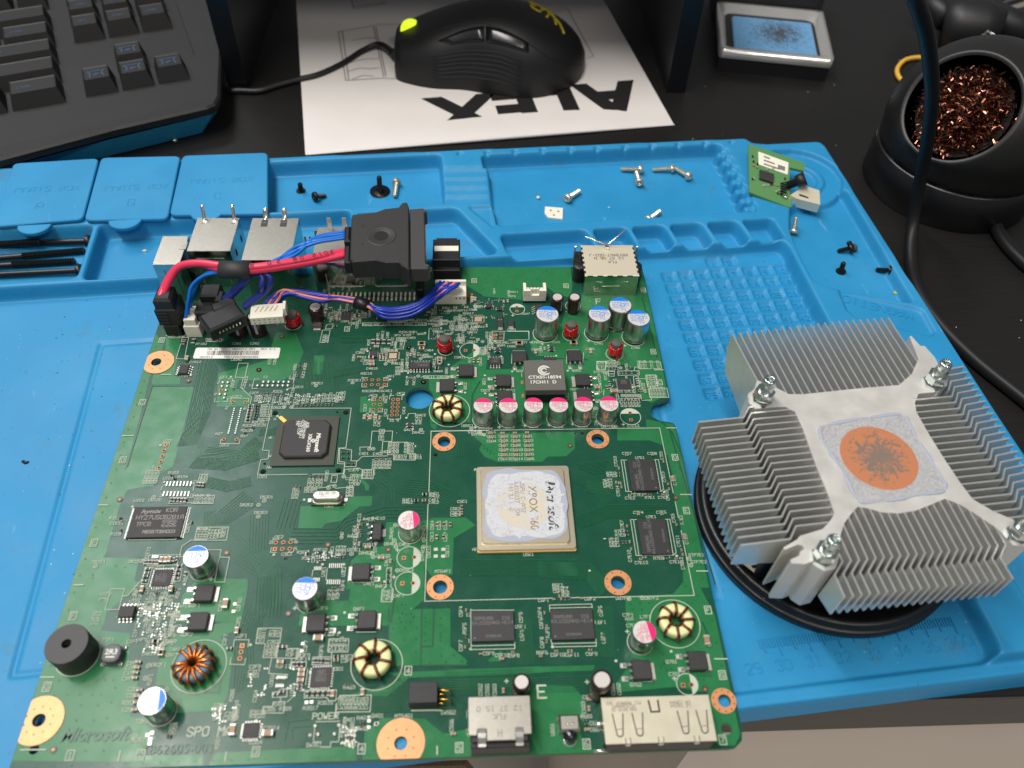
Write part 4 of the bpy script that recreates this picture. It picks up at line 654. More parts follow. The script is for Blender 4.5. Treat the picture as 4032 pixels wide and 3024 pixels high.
# outlines
BX = [('K1', [(705, 60), (770, 90), (870, 90), (940, 40)]), ('K1', [(885, 80), (950, 85), (905, 318), (815, 315)], 1), ('K1', [(1492, 365), (1598, 365), (1562, 520), (1458, 518)], 1), ('K1', [(1545, 520), (1517, 630), (1635, 735), (1620, 815), (1655, 812)]), ('K1', [(1605, 815), (1660, 815), (1615, 1005), (1562, 1003)], 1), ('K1', [(1140, 95), (1308, 97), (1302, 130), (1138, 128)], 1), ('K1', [(1283, 560), (1290, 535), (1320, 535)]), ('K1', [(1375, 535), (1430, 535), (1425, 560)]), ('K1', [(1240, 745), (1230, 785), (1285, 785)]), ('K1', [(1320, 785), (1370, 785), (1378, 745)]), ('K1', [(1403, 785), (1415, 745), (1607, 747), (1598, 790)]), ('K1', [(1715, 537), (1665, 537), (1650, 588)]), ('K1', [(1648, 600), (1638, 640), (1700, 640)]), ('K1', [(2055, 537), (2100, 537), (2090, 575)]), ('K1', [(2095, 600), (2085, 635), (2030, 637)]), ('K1', [(1305, 1195), (1292, 1238), (1500, 1243), (1508, 1195)]), ('K1', [(665, 1245), (673, 1228), (745, 1228), (738, 1250)]), ('K1', [(590, 1505), (583, 1530), (655, 1530), (662, 1508)]),
 ('K2', [(182, 612), (95, 1035), (168, 1040), (155, 1130), (75, 1140), (40, 1305), (580, 1297)]), ('K2', [(400, 578), (1060, 577), (1003, 1008), (925, 1012), (912, 1180), (990, 1185), (975, 1292), (640, 1297)]), ('K2', [(180, 1205), (853, 1190), (925, 665)]), ('K2', [(385, 258), (438, 258), (430, 305)]), ('K2', [(1185, 290), (1192, 247), (1240, 247)]), ('K2', [(1410, 245), (1462, 245), (1460, 285)]), ('K2', [(1178, 305), (1175, 345), (1230, 347)]), ('K2', [(1400, 342), (1452, 342), (1456, 305)]), ('K2', [(1283, 500), (1287, 457), (1340, 457)]), ('K2', [(1365, 457), (1415, 457), (1412, 500)]), ('K2', [(1265, 575), (1262, 620), (1320, 620)]), ('K2', [(1345, 620), (1398, 618), (1403, 580)]), ('K2', [(1475, 480), (1482, 440), (1525, 440)]), ('K2', [(1560, 440), (1615, 440), (1610, 485)]), ('K2', [(1460, 652), (1455, 695), (1515, 697)]), ('K2', [(1540, 697), (1595, 695), (1600, 652)]), ('K2', [(1155, 1045), (1155, 1002), (1270, 1000), (1287, 828), (1510, 826), (1502, 940), (1403, 940), (1395, 1050)]), ('K2', [(1468, 948), (1676, 948), (1668, 1075), (1760, 1073), (1756, 1143), (1520, 1140), (1522, 1085), (1455, 1083)], 1), ('K2', [(1455, 1097), (1180, 1103), (1120, 1160)]), ('K2', [(935, 1012), (1065, 1032), (1058, 1150), (1120, 1152), (1110, 1215), (985, 1213), (990, 1165), (930, 1160)], 1), ('K2', [(1180, 1245), (1303, 1247), (1297, 1345), (1172, 1343)], 1), ('K2', [(980, 1300), (990, 1245), (1140, 1230), (1180, 1250)]), ('K2', [(850, 1308), (910, 1305), (900, 1385), (838, 1385)], 1), ('K2', [(650, 1450), (780, 1440), (825, 1415), (870, 1420)]), ('K2', [(890, 1450), (1000, 1440), (1085, 1435), (1078, 1535), (1005, 1532)]), ('K2', [(625, 1625), (628, 1635), (985, 1632), (985, 1620)]), ('K2', [(1680, 640), (1675, 665)]), ('K2', [(1685, 637), (1760, 635), (1755, 670)]), ('K2', [(1665, 230), (1660, 247), (1760, 250)]),
 ('K3', [(935, 15), (1065, 18), (1060, 118), (935, 117)], 1), ('K3', [(1080, 15), (1335, 15), (1335, 110), (1110, 112)]), ('K3', [(1335, 15), (1335, 112)]), ('K3', [(160, 520), (190, 502), (450, 502), (455, 530), (190, 530)]), ('K3', [(570, 520), (725, 522), (735, 490)]), ('K3', [(980, 625), (1140, 627)]), ('K3', [(1150, 260), (1145, 365), (1180, 370)]), ('K3', [(1745, 260), (1742, 362), (1780, 365)]), ('K3', [(1920, 360), (1930, 250)]), ('K3', [(2072, 348), (2172, 350), (2165, 440), (2070, 437)], 1), ('K3', [(1255, 470), (1257, 510)]), ('K3', [(980, 790), (980, 830), (1010, 832)]),
 ('K4', [(965, 622), (1068, 622), (1068, 660), (1060, 665), (1055, 715), (978, 717)], 1), ('K4', [(1090, 718), (1100, 725), (1160, 725), (1155, 783), (1095, 780)], 1), ('K4', [(1195, 725), (1425, 723), (1428, 770), (1200, 773)], 1), ('K4', [(1375, 722), (1380, 683), (1425, 683)]), ('K4', [(1425, 630), (1655, 627), (1672, 700), (1430, 703)], 1), ('K4', [(1365, 785), (1415, 785), (1435, 897), (1375, 897)], 1), ('K4', [(1420, 810), (1500, 810)]), ('K4', [(1498, 770), (1608, 768), (1625, 890), (1518, 893)], 1), ('K4', [(1535, 915), (1730, 913), (1750, 1013), (1548, 1017)], 1), ('K4', [(1445, 985), (1455, 1045), (1560, 1043), (1560, 1017)]), ('K4', [(1060, 880), (1080, 905), (1130, 905), (1145, 880)]), ('K4', [(1045, 930), (1040, 990)]), ('K4', [(735, 890), (895, 895)]), ('K4', [(0, 295), (225, 295), (230, 387), (20, 390)]),
 ('K6', [(745, 312), (678, 313), (730, 655), (1115, 652), (1140, 630), (1085, 308), (1040, 310)]), ('K6', [(708, 315), (760, 655)]), ('K6', [(1050, 310), (1110, 650)]), ('K6', [(850, 960), (780, 962), (842, 1352), (1245, 1348), (1278, 1320), (1208, 957), (1160, 958)]), ('K6', [(812, 962), (872, 1350)]), ('K6', [(1180, 960), (1245, 1345)]),
 ('K9', [(180, 860), (175, 785), (635, 773), (640, 815)]), ('K9', [(180, 818), (640, 808)]), ('K9', [(190, 1160), (210, 1240), (685, 1232), (680, 1155)]), ('K9', [(205, 1205), (685, 1195)]),
 ('B3', [(1530, 0), (1535, 440), (2010, 430), (2008, 340)]), ('B3', [(1535, 400), (2010, 388)]), ('B3', [(1530, 12), (2000, 10)]),
 ('K7', [(925, 225), (940, 185), (970, 160)]), ('K7', [(1265, 150), (1290, 155), (1275, 230)]), ('K7', [(1025, 308), (1275, 305), (1280, 283), (1508, 283), (1492, 370), (1260, 370), (1258, 362), (1012, 370)], 1), ('K7', [(580, 740), (573, 768), (1085, 762), (1095, 735)]), ('K7', [(1322, 630), (1662, 627), (1637, 770), (1290, 772)], 1), ('K7', [(1287, 768), (1255, 768), (1155, 835), (1130, 930), (800, 932), (770, 1045), (1098, 1040), (1140, 925)]), ('K7', [(755, 1065), (832, 1062), (785, 1243), (712, 1243)], 1), ('K7', [(715, 1205), (640, 1280), (565, 1375), (510, 1378)]), ('K7', [(380, 1302), (530, 1298), (468, 1525), (318, 1528)], 1), ('K7', [(1430, 875), (1582, 875), (1555, 1000)]), ('K7', [(1565, 955), (1672, 957), (1618, 1225), (1508, 1225)], 1), ('K7', [(1105, 1040), (1068, 1215), (1130, 1215), (1180, 950), (1130, 950)]), ('K7', [(1280, 1448), (1490, 1450)]), ('K7', [(250, 1430), (262, 1403), (330, 1403), (320, 1440)]), ('K7', [(440, 1605), (600, 1610)]), ('K7', [(820, 1525), (915, 1525)]), ('K7', [(800, 1615), (890, 1615)]),
 ('K8', [(200, 810), (212, 760), (275, 760)]), ('K8', [(390, 758), (450, 758), (445, 800)]), ('K8', [(192, 850), (182, 903), (250, 905)]), ('K8', [(375, 900), (430, 898), (440, 850)]), ('K8', [(645, 1095), (632, 1165)]), ('K8', [(800, 1075), (785, 1205)]), ('K8', [(965, 1075), (955, 1120)]), ('K8', [(1450, 1072), (1498, 1072), (1490, 1275), (1515, 1305), (1500, 1440), (1385, 1440), (1395, 1310), (1438, 1275)], 1), ('K8', [(1075, 1228), (1280, 1232), (1300, 1100)]), ('K8', [(1280, 782), (1385, 785)]), ('K8', [(625, 385), (985, 385)]),
 ('B2', [(1152, 207), (1412, 208), (1388, 372), (1365, 375), (1340, 527), (1207, 525), (1232, 375), (1128, 375)], 1), ('B2', [(1300, 530), (1268, 700), (1480, 712)]), ('B2', [(1375, 395), (1475, 397), (1470, 430), (1590, 428), (1575, 535), (1352, 533)], 1), ('B2', [(1520, 540), (1500, 640)]), ('B2', [(1520, 575), (1680, 573), (1672, 650), (1505, 650)], 1), ('B2', [(1925, 323), (2140, 322), (2130, 465), (1912, 467)], 1), ('B2', [(1955, 470), (1948, 605), (1740, 605), (1750, 522), (1950, 520)]), ('B2', [(885, 405), (895, 332), (1055, 332), (1042, 410)]), ('B2', [(858, 530), (845, 600), (1005, 603), (1018, 535)]), ('B2', [(1690, 650), (1668, 825)]), ('B2', [(1660, 885), (2005, 880), (1998, 995), (1930, 1000), (1895, 960), (1655, 965)], 1), ('B2', [(1310, 905), (1390, 900), (1398, 870), (1472, 870), (1462, 955), (1308, 960)], 1), ('B2', [(1400, 960), (1395, 1005)]), ('B2', [(1318, 1010), (1445, 1008), (1430, 1130), (1198, 1130), (1210, 1060), (1310, 1060)], 1), ('B2', [(1470, 1010), (1560, 930)]), ('B2', [(2040, 945), (2230, 940)]), ('B2', [(2000, 980), (2040, 970), (2025, 1118), (2230, 1115)]), ('B2', [(1780, 1225), (2040, 1220)]), ('B2', [(1770, 1290), (1755, 1445), (1838, 1445), (1830, 1500), (1940, 1498), (1945, 1445), (2030, 1443), (2042, 1280)]), ('B2', [(1680, 255), (1890, 258), (1900, 100)]), ('B2', [(380, 243), (590, 243)]), ('B2', [(1345, 745), (1360, 760)]),
 ('B3', [(290, 250), (500, 248)]), ('B3', [(105, 940), (450, 935), (435, 1115), (90, 1120)], 1), ('B4', [(1910, 718), (2120, 720)]), ('B5', [(1130, 615), (1335, 613)]),
 ('V', [(345, 432), (833, 430), (833, 453), (345, 455)], 1), ('V', [(540, 410), (540, 430)]), ('V', [(605, 547), (672, 547), (658, 633), (598, 632)], 1), ('V', [(40, 488), (98, 488), (80, 585), (18, 583)], 1), ('V', [(70, 448), (120, 440), (112, 478), (62, 480)], 1), ('V', [(520, 720), (475, 722), (485, 665), (520, 662)], 1), ('V', [(855, 480), (850, 560)]), ('V', [(960, 385), (870, 387), (878, 360)]), ('V', [(455, 375), (455, 408)]), ('V', [(985, 545), (1000, 600)])]
for b in BX: box_(b[0], b[1], len(b) > 2)
# rings and plus signs
for k, x, y, h in (('K3', 470, 880, 220), ('B3', 508, 600, 280), ('K9', 1540, 985, 270), ('B2', 510, 620, 295), ('K4', 405, 320, 132), ('K4', 962, 315, 130), ('K4', 1368, 360, 128), ('U3', 960, 1160, 92), ('U3', 1437, 1370, 93), ('K3', 430, 215, 86), ('U1', 1535, 1460, 90), ('K3', 832, 980, 108), ('K3', 1100, 978, 108), ('K3', 1370, 975, 108), ('K3', 1636, 975, 108), ('K3', 1902, 970, 108), ('K4', 1068, 1235, 110), ('K7', 1385, 1085, 140), ('K8', 605, 1425, 143), ('K8', 1705, 690, 130), ('B1', 1765, 1110, 160), ('K9', 1160, 1190, 138), ('B1', 850, 500, 235), ('U3', 985, 850, 82)): circ(k, x, y, h)
for a in (('K3', 690, 225, 108, 0), ('K4', 1333, 1222, 110, 90), ('K8', 1688, 957, 130, 0), ('K8', 1672, 1240, 135, 0), ('B5', 1120, 750, 115, 0), ('U3', 378, 882, 80, 90)): half(*a)
for k, x, y in (('K3', 1480, 155), ('K3', 750, 1063), ('K3', 1012, 1060), ('K3', 1290, 1045), ('K3', 1553, 1038), ('K3', 1810, 1028), ('K3', 2063, 1003), ('K3', 565, 180), ('K4', 875, 397), ('K4', 1272, 450), ('K4', 1147, 290), ('K4', 645, 75), ('K4', 52, 120), ('K4', 1255, 1308), ('K7', 1470, 1195), ('K8', 447, 1510), ('K8', 1563, 877), ('K8', 1525, 1172), ('K9', 1020, 1072), ('B5', 980, 688), ('B3', 1920, 783), ('B4', 1413, 725)):
    p = P2(k, x, y); sk.line([(p[0] - 0.055, p[1]), (p[0] + 0.055, p[1])], 0.03, ZS); sk.line([(p[0], p[1] - 0.055), (p[0], p[1] + 0.055)], 0.03, ZS + 0.0004)
for k, pts in (('K1', [(643, 1257), (1410, 512), (2023, 652), (972, 495), (1915, 940)]), ('K2', [(365, 374), (1482, 265), (1257, 484), (1628, 430), (548, 1573), (258, 665), (1727, 804), (1660, 682), (2120, 103)]), ('K3', [(460, 380), (855, 497), (858, 692), (640, 684), (1152, 454), (1757, 446), (312, 265), (1033, 290), (1630, 283), (20, 470), (965, 127), (1545, 172), (2110, 590)]), ('K4', [(45, 730), (650, 722), (1003, 868), (1357, 902), (525, 560)]), ('K6', [(1145, 660), (1282, 1355)]), ('K7', [(615, 405), (960, 135), (1055, 1080), (1182, 1250), (1118, 1550), (675, 1473)]), ('K8', [(218, 928), (747, 1033), (980, 1033), (988, 1557), (1420, 1222), (1237, 597)]), ('K9', [(208, 1240), (1498, 1288), (898, 1392)]), ('B2', [(1070, 387), (287, 28), (2095, 38), (1720, 683), (1460, 740), (1130, 1212), (1717, 1370), (2037, 255)]), ('B3', [(160, 36), (103, 255), (1530, 432), (425, 1172)]), ('B4', [(152, 365), (1037, 340), (1725, 495)]), ('B5', [(343, 497), (943, 392)]), ('V', [(946, 473), (824, 510), (605, 643), (1003, 752), (900, 672), (383, 650)])):
    for x, y in pts: dot(k, x, y)
for k, pts in (('K2', [(675, 333), (1075, 300), (332, 565), (408, 567), (350, 472), (1818, 813), (878, 1423), (813, 1445), (978, 1322), (115, 1585), (1258, 1020), (1300, 1020), (900, 500)]), ('K3', [(707, 1077), (805, 1117), (845, 1143), (155, 315), (2060, 855), (130, 505), (780, 105), (830, 130)]), ('K4', [(1080, 745), (1143, 1330), (1173, 1330), (957, 1128), (1225, 692)]), ('K6', [(1418, 1385), (1437, 1458)]), ('K7', [(747, 137), (783, 137), (823, 137), (862, 137), (845, 302), (2050, 340), (1987, 387), (1984, 512), (213, 1052), (720, 997)]), ('K8', [(1540, 607), (1528, 775), (1545, 840), (1850, 773), (1847, 843), (1285, 917), (1300, 952), (1062, 918), (1562, 1100)]), ('K9', [(1040, 715), (1183, 705)]), ('B1', [(1620, 615), (1588, 750), (1475, 1385), (1820, 880)]), ('V', [(786, 706), (522, 748), (770, 842), (270, 890), (1090, 380)]), ('K1', [(1990, 840), (2070, 845), (2010, 747)])):
    for x, y in pts: TP(k, x, y)
for i in range(6): TP('K4', 1247 + i * 35, 993)
# extra tiny identifiers where the photograph shows dense unreadable print
random.seed(3)
for (k, x0, y0, x1, y1, n) in (('V', 640, 690, 700, 830, 4), ('B1', 1460, 60, 1880, 520, 26), ('K7', 650, 1400, 1100, 1640, 14), ('B2', 640, 1040, 1000, 1240, 8), ('V', 880, 300, 1240, 560, 30), ('U1', 1350, 1420, 1480, 1480, 3), ('U1', 1820, 1250, 2200, 1480, 12), ('U3', 20, 1080, 120, 1450, 8), ('U3', 140, 700, 330, 760, 4), ('B3', 100, 1260, 260, 1540, 6)):
    for i in range(n): T(k, random.uniform(x0, x1), random.uniform(y0, y1), random.choice('RCQU') + random.choice('23456') + random.choice('ABFG') + str(random.randint(1, 19)), random.random() < 0.6, 0.09)
sk.build('printed_legend', m_silk, board)['kind'] = 'stuff'
mb = MB(); p = P2('B1', 1035, 1365); font_mesh(mb, 'Microsoft', p[0], p[1], 0.36, 0, 0.0262, shear=0.25, bold=0.03, sx=0.95)
p = P2('B2', 270, 1525); font_mesh(mb, 'X862605-003', p[0], p[1], 0.26, 0, 0.0262)
mb.build('copper_lettering', mat('mask_lettering', (30, 88, 58), 0.35), board)
# ---------------------------------------------------------------- soldered components (parts of the board)
m_can = mat('aluminium_can', (196, 197, 196), 0.28, 1.0, bump=0.06, bscale=2500)
m_captop = mat('capacitor_top', (214, 211, 206), 0.4, 0.25)
m_pink = mat('magenta_ink', (214, 22, 104), 0.45); m_blueink = mat('blue_ink', (0, 118, 208), 0.45)
m_brown = mat('brown_sleeve', (46, 28, 26), 0.22, 0, 0.6); m_capwhite = mat('vent_top', (206, 200, 195), 0.42, 0.3)
m_ferrite = mat('ferrite', (84, 82, 76), 0.75, bump=0.3, bscale=4000)
m_core_y = mat('toroid_yellow', (216, 222, 160), 0.5, var=0.04, vscale=500); m_core_b = mat('toroid_blue', (92, 126, 146), 0.5)
m_wire_dk = mat('enamel_wire_dark', (112, 44, 26), 0.2, 0.45, 0.6); m_wire_cu = mat('enamel_wire_copper', (196, 116, 56), 0.24, 0.8); m_wire_rd = mat('enamel_wire_red', (196, 26, 34), 0.25, 0.25, 0.6)
m_tan = mat('ceramic_tan', (150, 120, 92), 0.45, var=0.1, vscale=2000); m_smdblk = mat('resistor_black', (34, 34, 36), 0.4)
def put_part(name, me, k, x, y, z=0.0, rz=0.0, subs=()):
    p = P2(k, x, y); o = inst(name, me, board, (p[0], p[1], z), rz)
    for n, m in subs: inst(n, m, o)
    return o
def put_xy(name, me, xy, rz=0.0, subs=(), z=0.0):
    o = inst(name, me, board, (xy[0], xy[1], z), rz)
    for n, m in subs: inst(n, m, o)
    return o
# --- polymer and electrolytic capacitors
def cap_mesh(r, h):
    mb = MB(); mb.smooth = True
    mb.mi = 1; mb.lathe([(r * 1.02, 0.0), (r * 1.02, 0.05)], n=36, cap=False); mb.mi = 0
    mb.lathe([(r * 0.97, 0.05), (r * 1.0, 0.08), (r * 1.0, 0.13), (r * 0.93, 0.165), (r * 0.92, 0.19), (r * 0.985, 0.23), (r, 0.27), (r, h - 0.05), (r * 0.985, h - 0.02), (r * 0.94, h)], n=36, cap=False)
    mb.smooth = False; mb.sheet(circle(0, 0, r * 0.94, 36), h)
    return mb.mesh('capacitor', [m_can, m_blackplastic])
def cap_top(r, h, ink, lines, th):
    mb = MB(); mb.sheet(circle(0, 0, r * 0.92, 36), h + 0.003)
    mb.mi = 1; a = 22 if ink is m_pink else 30; mb.sheet([(r * 0.915 * math.cos(math.radians(t)), r * 0.915 * math.sin(math.radians(t))) for t in range(a, 181 - a, 6)], h + 0.006)
    n = len(lines)
    for i, s in enumerate(lines):                # the print reads downward
        stroke_text(mb, s, r * (0.40 - i * 0.36), r * (0.28 if ink is m_pink else 0.38), th, -math.pi / 2, th * 0.1, h + 0.006, adv=5.2)
    return mb.mesh('printed_top', [m_captop, ink])
PR, PH = 0.375, 0.87
mp, tp_ = cap_mesh(PR, PH), cap_top(PR, PH, m_pink, ['ULR', '2.5V', '820', 'AY'], 0.12)
for x, y in ((836, 975), (1103, 975), (1372, 970), (1640, 968), (1904, 962)): put_part('polymer_capacitor', mp, 'K3', x, y, 0, random.uniform(-0.05, 0.05), [('printed_top', tp_)])
put_part('polymer_capacitor', mp, 'K4', 1070, 1232, 0, 0.03, [('printed_top', tp_)])
put_part('polymer_capacitor', mp, 'K8', 1705, 690, 0, -1.42, [('printed_top', tp_)]); put_part('polymer_capacitor', mp, 'K9', 1162, 1195, 0, -1.38, [('printed_top', tp_)])
mt, tt = cap_mesh(0.475, 1.13), cap_top(0.475, 1.13, m_blueink, ['H2', '00RZ', '470', '16V'], 0.155)
for k, x, y in (('K4', 410, 310), ('K4', 965, 308), ('K4', 1378, 350), ('U3', 1462, 1040)): put_part('polymer_capacitor', mt, k, x, y, 0, random.uniform(-0.04, 0.04), [('printed_top', tt)])
ms, ts = cap_mesh(0.4, 0.9), cap_top(0.4, 0.9, m_blueink, ['H2', '0CRK', '330', '16V'], 0.13)
put_part('polymer_capacitor', ms, 'K7', 1385, 1085, 0, 0.02, [('printed_top', ts)]); put_part('polymer_capacitor', ms, 'K8', 607, 1428, 0, -0.03, [('printed_top', ts)]); put_part('polymer_capacitor', ms, 'B1', 1762, 1108, 0, -1.45, [('printed_top', ts)])
def brown(r, h):
    mb = MB(); mb.smooth = True; mb.lathe([(r, 0), (r, h * 0.12), (r * 0.95, h * 0.16), (r, h * 0.21), (r, h - 0.06), (r * 0.93, h - 0.015), (r * 0.72, h)], n=28, cap=False)
    t = MB(); t.smooth = False; t.sheet(circle(0, 0, r * 0.74, 28), h - 0.004)
    s = MB(); sy = MB()
    s.M = Matrix.Identity(3)
    for i in range(5):                            # pale stripe with minus marks down the sleeve
        a = 0.25 + i * 0.06
        s.add([(r * 1.004 * math.cos(a + d), r * 1.004 * math.sin(a + d), z) for d, z in ((0, h * 0.25), (0.06, h * 0.25), (0.06, h * 0.9), (0, h * 0.9))], [(0, 1, 2, 3)])
    return mb.mesh('electrolytic_capacitor', m_brown), t.mesh('vent_top', m_capwhite), s.mesh('sleeve_stripe', mat('sleeve_print', (150, 150, 165), 0.4))
bm, bt, bs = brown(0.265, 0.85); SB = [('vent_top', bt), ('sleeve_stripe', bs)]
for k, x, y, rz in (('U3', 800, 900, -1.2), ('U3', 985, 900, -1.2)): put_part('electrolytic_capacitor', bm, k, x, y, 0, rz, SB)
bm2, bt2, bs2 = brown(0.3, 0.7)
put_part('electrolytic_capacitor', bm2, 'U1', 1800, 1395, 0, 0.2, [('vent_top', bt2), ('sleeve_stripe', bs2)])
bm3, bt3, bs3 = brown(0.32, 1.0)
for k, x, y in (('U1', 960, 1560), ('U1', 1165, 1550)): put_part('electrolytic_capacitor', bm3, k, x, y, 0, -1.9, [('vent_top', bt3), ('sleeve_stripe', bs3)])
put_part('electrolytic_capacitor', bm, 'B4', 690, 830, 0, 0.4, SB); put_part('electrolytic_capacitor', brown(0.31, 1.15)[0], 'B4', 1530, 845, 0, 0.4, [(n, m) for n, m in zip(('vent_top', 'sleeve_stripe'), brown(0.31, 1.15)[1:])])
# --- ring-core inductors
def toroid(core_m, wire_m, nw, R=0.53, r=0.24, zc=0.3, hh=0.18, wr=0.045, a0=0.3, span=2 * math.pi):
    mb = MB(); mb.smooth = True; b = 0.05
    prof = [(r, zc - hh + b), (r + b, zc - hh), (R - b, zc - hh), (R, zc - hh + b), (R, zc + hh - b), (R - b, zc + hh), (r + b, zc + hh), (r, zc + hh - b), (r, zc - hh + b)]
    mb.lathe(prof, n=40, cap=False)
    mw = []
    for i in range(nw):
        a = a0 + span * i / nw; ca, sa = math.cos(a), math.sin(a); g = wr * 0.8; da = 0.12
        loop = [(r - g, zc - hh + 0.02, 0), (r - g, zc + hh - 0.02, 0), (r + 0.06, zc + hh + g, 0.1), (R - 0.06, zc + hh + g, 0.5), (R + g, zc + hh - 0.05, 0.9), (R + g, zc - hh + 0.03, 1.0), (R - 0.08, zc - hh - g, 1.0)]
        path = spline([(q[0] * math.cos(a + da * q[2]), q[0] * math.sin(a + da * q[2]), q[1]) for q in loop], 4)
        w = MB(); w.smooth = True; w.tube(path, wr, 8); mw.append(('winding', w.mesh('winding', wire_m)))
    return mb.mesh('toroid_inductor', core_m), mw
tm, tw = toroid(m_core_y, m_wire_dk, 8)
put_part('toroid_inductor', tm, 'K3', 452, 905, 0, 0.0, tw)
tm2, tw2 = toroid(m_core_y, m_wire_dk, 7, 0.54, 0.23, a0=0.45); put_part('toroid_inductor', tm2, 'B3', 480, 580, 0, 0.05, tw2)
put_part('toroid_inductor', tm, 'K9', 1530, 1000, 0, 0.35, tw)
tm3, tw3 = toroid(m_core_b, m_wire_cu, 13, 0.52, 0.2, wr=0.05, a0=-3.05, span=2 * math.pi * 0.93); put_part('toroid_inductor', tm3, 'B2', 480, 640, 0, 0.0, tw3)
# --- rod inductors wound with red wire
def rod(turns=5, r=0.205, h=0.72):
    mb = MB(); mb.smooth = True; mb.lathe([(r * 0.97, 0.02), (r, 0.05), (r, h - 0.03), (r * 0.93, h)], n=24)
    w = MB(); w.smooth = True; R = r + 0.05; path = []
    path += [(0.0, -R - 0.12, 0.02), (0.0, -R - 0.06, 0.2), (0.02, -R - 0.02, 0.55)]
    for i in range(turns * 14): a = -math.pi / 2 + 2 * math.pi * i / 14; path.append((R * math.cos(a), R * math.sin(a), 0.58 - 0.44 * i / (turns * 14)))
    path += [(0.0, R + 0.05, 0.1), (0.0, R + 0.1, 0.02)]
    w.tube(path, 0.036, 7)
    return mb.mesh('rod_inductor', m_ferrite), [('winding', w.mesh('winding', m_wire_rd))]
rm, rw = rod()
for k, x, y, rz in (('U3', 958, 1165, 0.1), ('U3', 1438, 1370, 0.1), ('K3', 418, 215, 1.3), ('U1', 1545, 1465, 1.6)): put_part('rod_inductor', rm, k, x, y, 0, rz, rw)
# --- chips
def chip(name, sx, sy, h, pins=None, npin=0, z0=0.02, lead=0.09, pw=0.03, bev=0.02, marks=(), mk=m_ink_grey, rzm=0, body=m_chip, dotc=None):
    mb = MB(); mb.box(-sx / 2, -sy / 2, z0, sx / 2, sy / 2, z0 + h, bev); subs = []
    if pins:
        pm = MB()
        for side in pins:
            L = sy if side in 'lr' else sx
            for i in range(npin):
                t = -L / 2 + L * (i + 0.5) / npin
                def pt(u, w, z): return {'l': (-sx / 2 - u, t + w, z), 'r': (sx / 2 + u, t + w, z), 'b': (t + w, -sy / 2 - u, z), 't': (t + w, sy / 2 + u, z)}[side]
                hh = z0 + h * 0.55; q_ = []
                for u, z in ((-0.01, hh), (lead * 0.4, hh), (lead * 0.6, 0.028), (lead, 0.028)):
                    q_ += [pt(u, -pw / 2, z), pt(u, pw / 2, z)]
                pm.add(q_, [(0, 1, 3, 2), (2, 3, 5, 4), (4, 5, 7, 6)])
        subs.append(('pins', pm.mesh('pins', m_solder)))
    if marks:
        t = MB(); ca, sa = math.cos(rzm), math.sin(rzm)
        for s, x, y, hh in marks: stroke_text(t, s, x * ca - y * sa, x * sa + y * ca, hh, rzm, hh * 0.13, z0 + h + 0.002, adv=5.2, centre=True)
        if dotc: t.sheet(circle(dotc[0], dotc[1], 0.03, 10), z0 + h + 0.002)
        subs.append(('marking', t.mesh('marking', mk)))
    return mb.mesh(name, body), subs
def quadc(k, pts, z): c = [P(k, x, y, z) for x, y in pts]; return (sum(p.x for p in c) / 4, sum(p.y for p in c) / 4)
# memory chips
gm, gs = chip('memory_chip', 1.33, 0.98, 0.09, z0=0.03, bev=0.01, marks=[('SAMSUNG', -0.28, 0.2, 0.1), ('216', 0.42, 0.2, 0.1), ('K4J10324KG-HC14', 0.0, 0.05, 0.1), ('GCA8G69A', 0.02, -0.36, 0.07)], dotc=(-0.56, -0.38))
put_xy('memory_chip', gm, quadc('B3', [(1530, 15), (2000, 10), (2010, 340), (1535, 350)], 0.12), 0, gs); put_xy('memory_chip', gm, quadc('K9', [(180, 828), (640, 822), (672, 1150), (205, 1160)], 0.12), 0, gs)
for pts in ([(742, 300), (1040, 293), (1098, 640), (795, 643)], [(850, 945), (1160, 940), (1240, 1335), (900, 1340)]): put_xy('memory_chip', gm, quadc('K6', pts, 0.12), math.pi / 2, gs)
# flash chip with fine leads
fm, fs = chip('flash_chip', 1.76, 1.17, 0.09, 'lr', 24, z0=0.02, lead=0.09, pw=0.025, bev=0.012)
t = MB(); zt = 0.113
font_mesh(t, 'hynix', -0.3, 0.4, 0.14, 0, zt, shear=0.3, sx=1.5, bold=0.02)
for s, x, y, hh in (('KOR', 0.4, 0.37, 0.15), ('HY27US08281A', 0.06, 0.1, 0.15), ('TPCB', -0.42, -0.15, 0.14), ('235E', 0.42, -0.15, 0.15), ('MBSB70BA003', 0.15, -0.43, 0.11)): stroke_text(t, s, x, y, hh, 0, 0.018, zt, adv=5.3, centre=True)
t.line([(0.18, 0.05), (0.62, 0.05)], 0.015, zt); t.line([(0.2, -0.2), (0.66, -0.19)], 0.015, zt)
fs.append(('marking', t.mesh('marking', mat('laser_mark_bright', (150, 146, 142), 0.6))))
put_xy('flash_chip', fm, quadc('K7', [(635, 400), (1210, 400), (1130, 735), (540, 735)], 0.11), 0, fs)
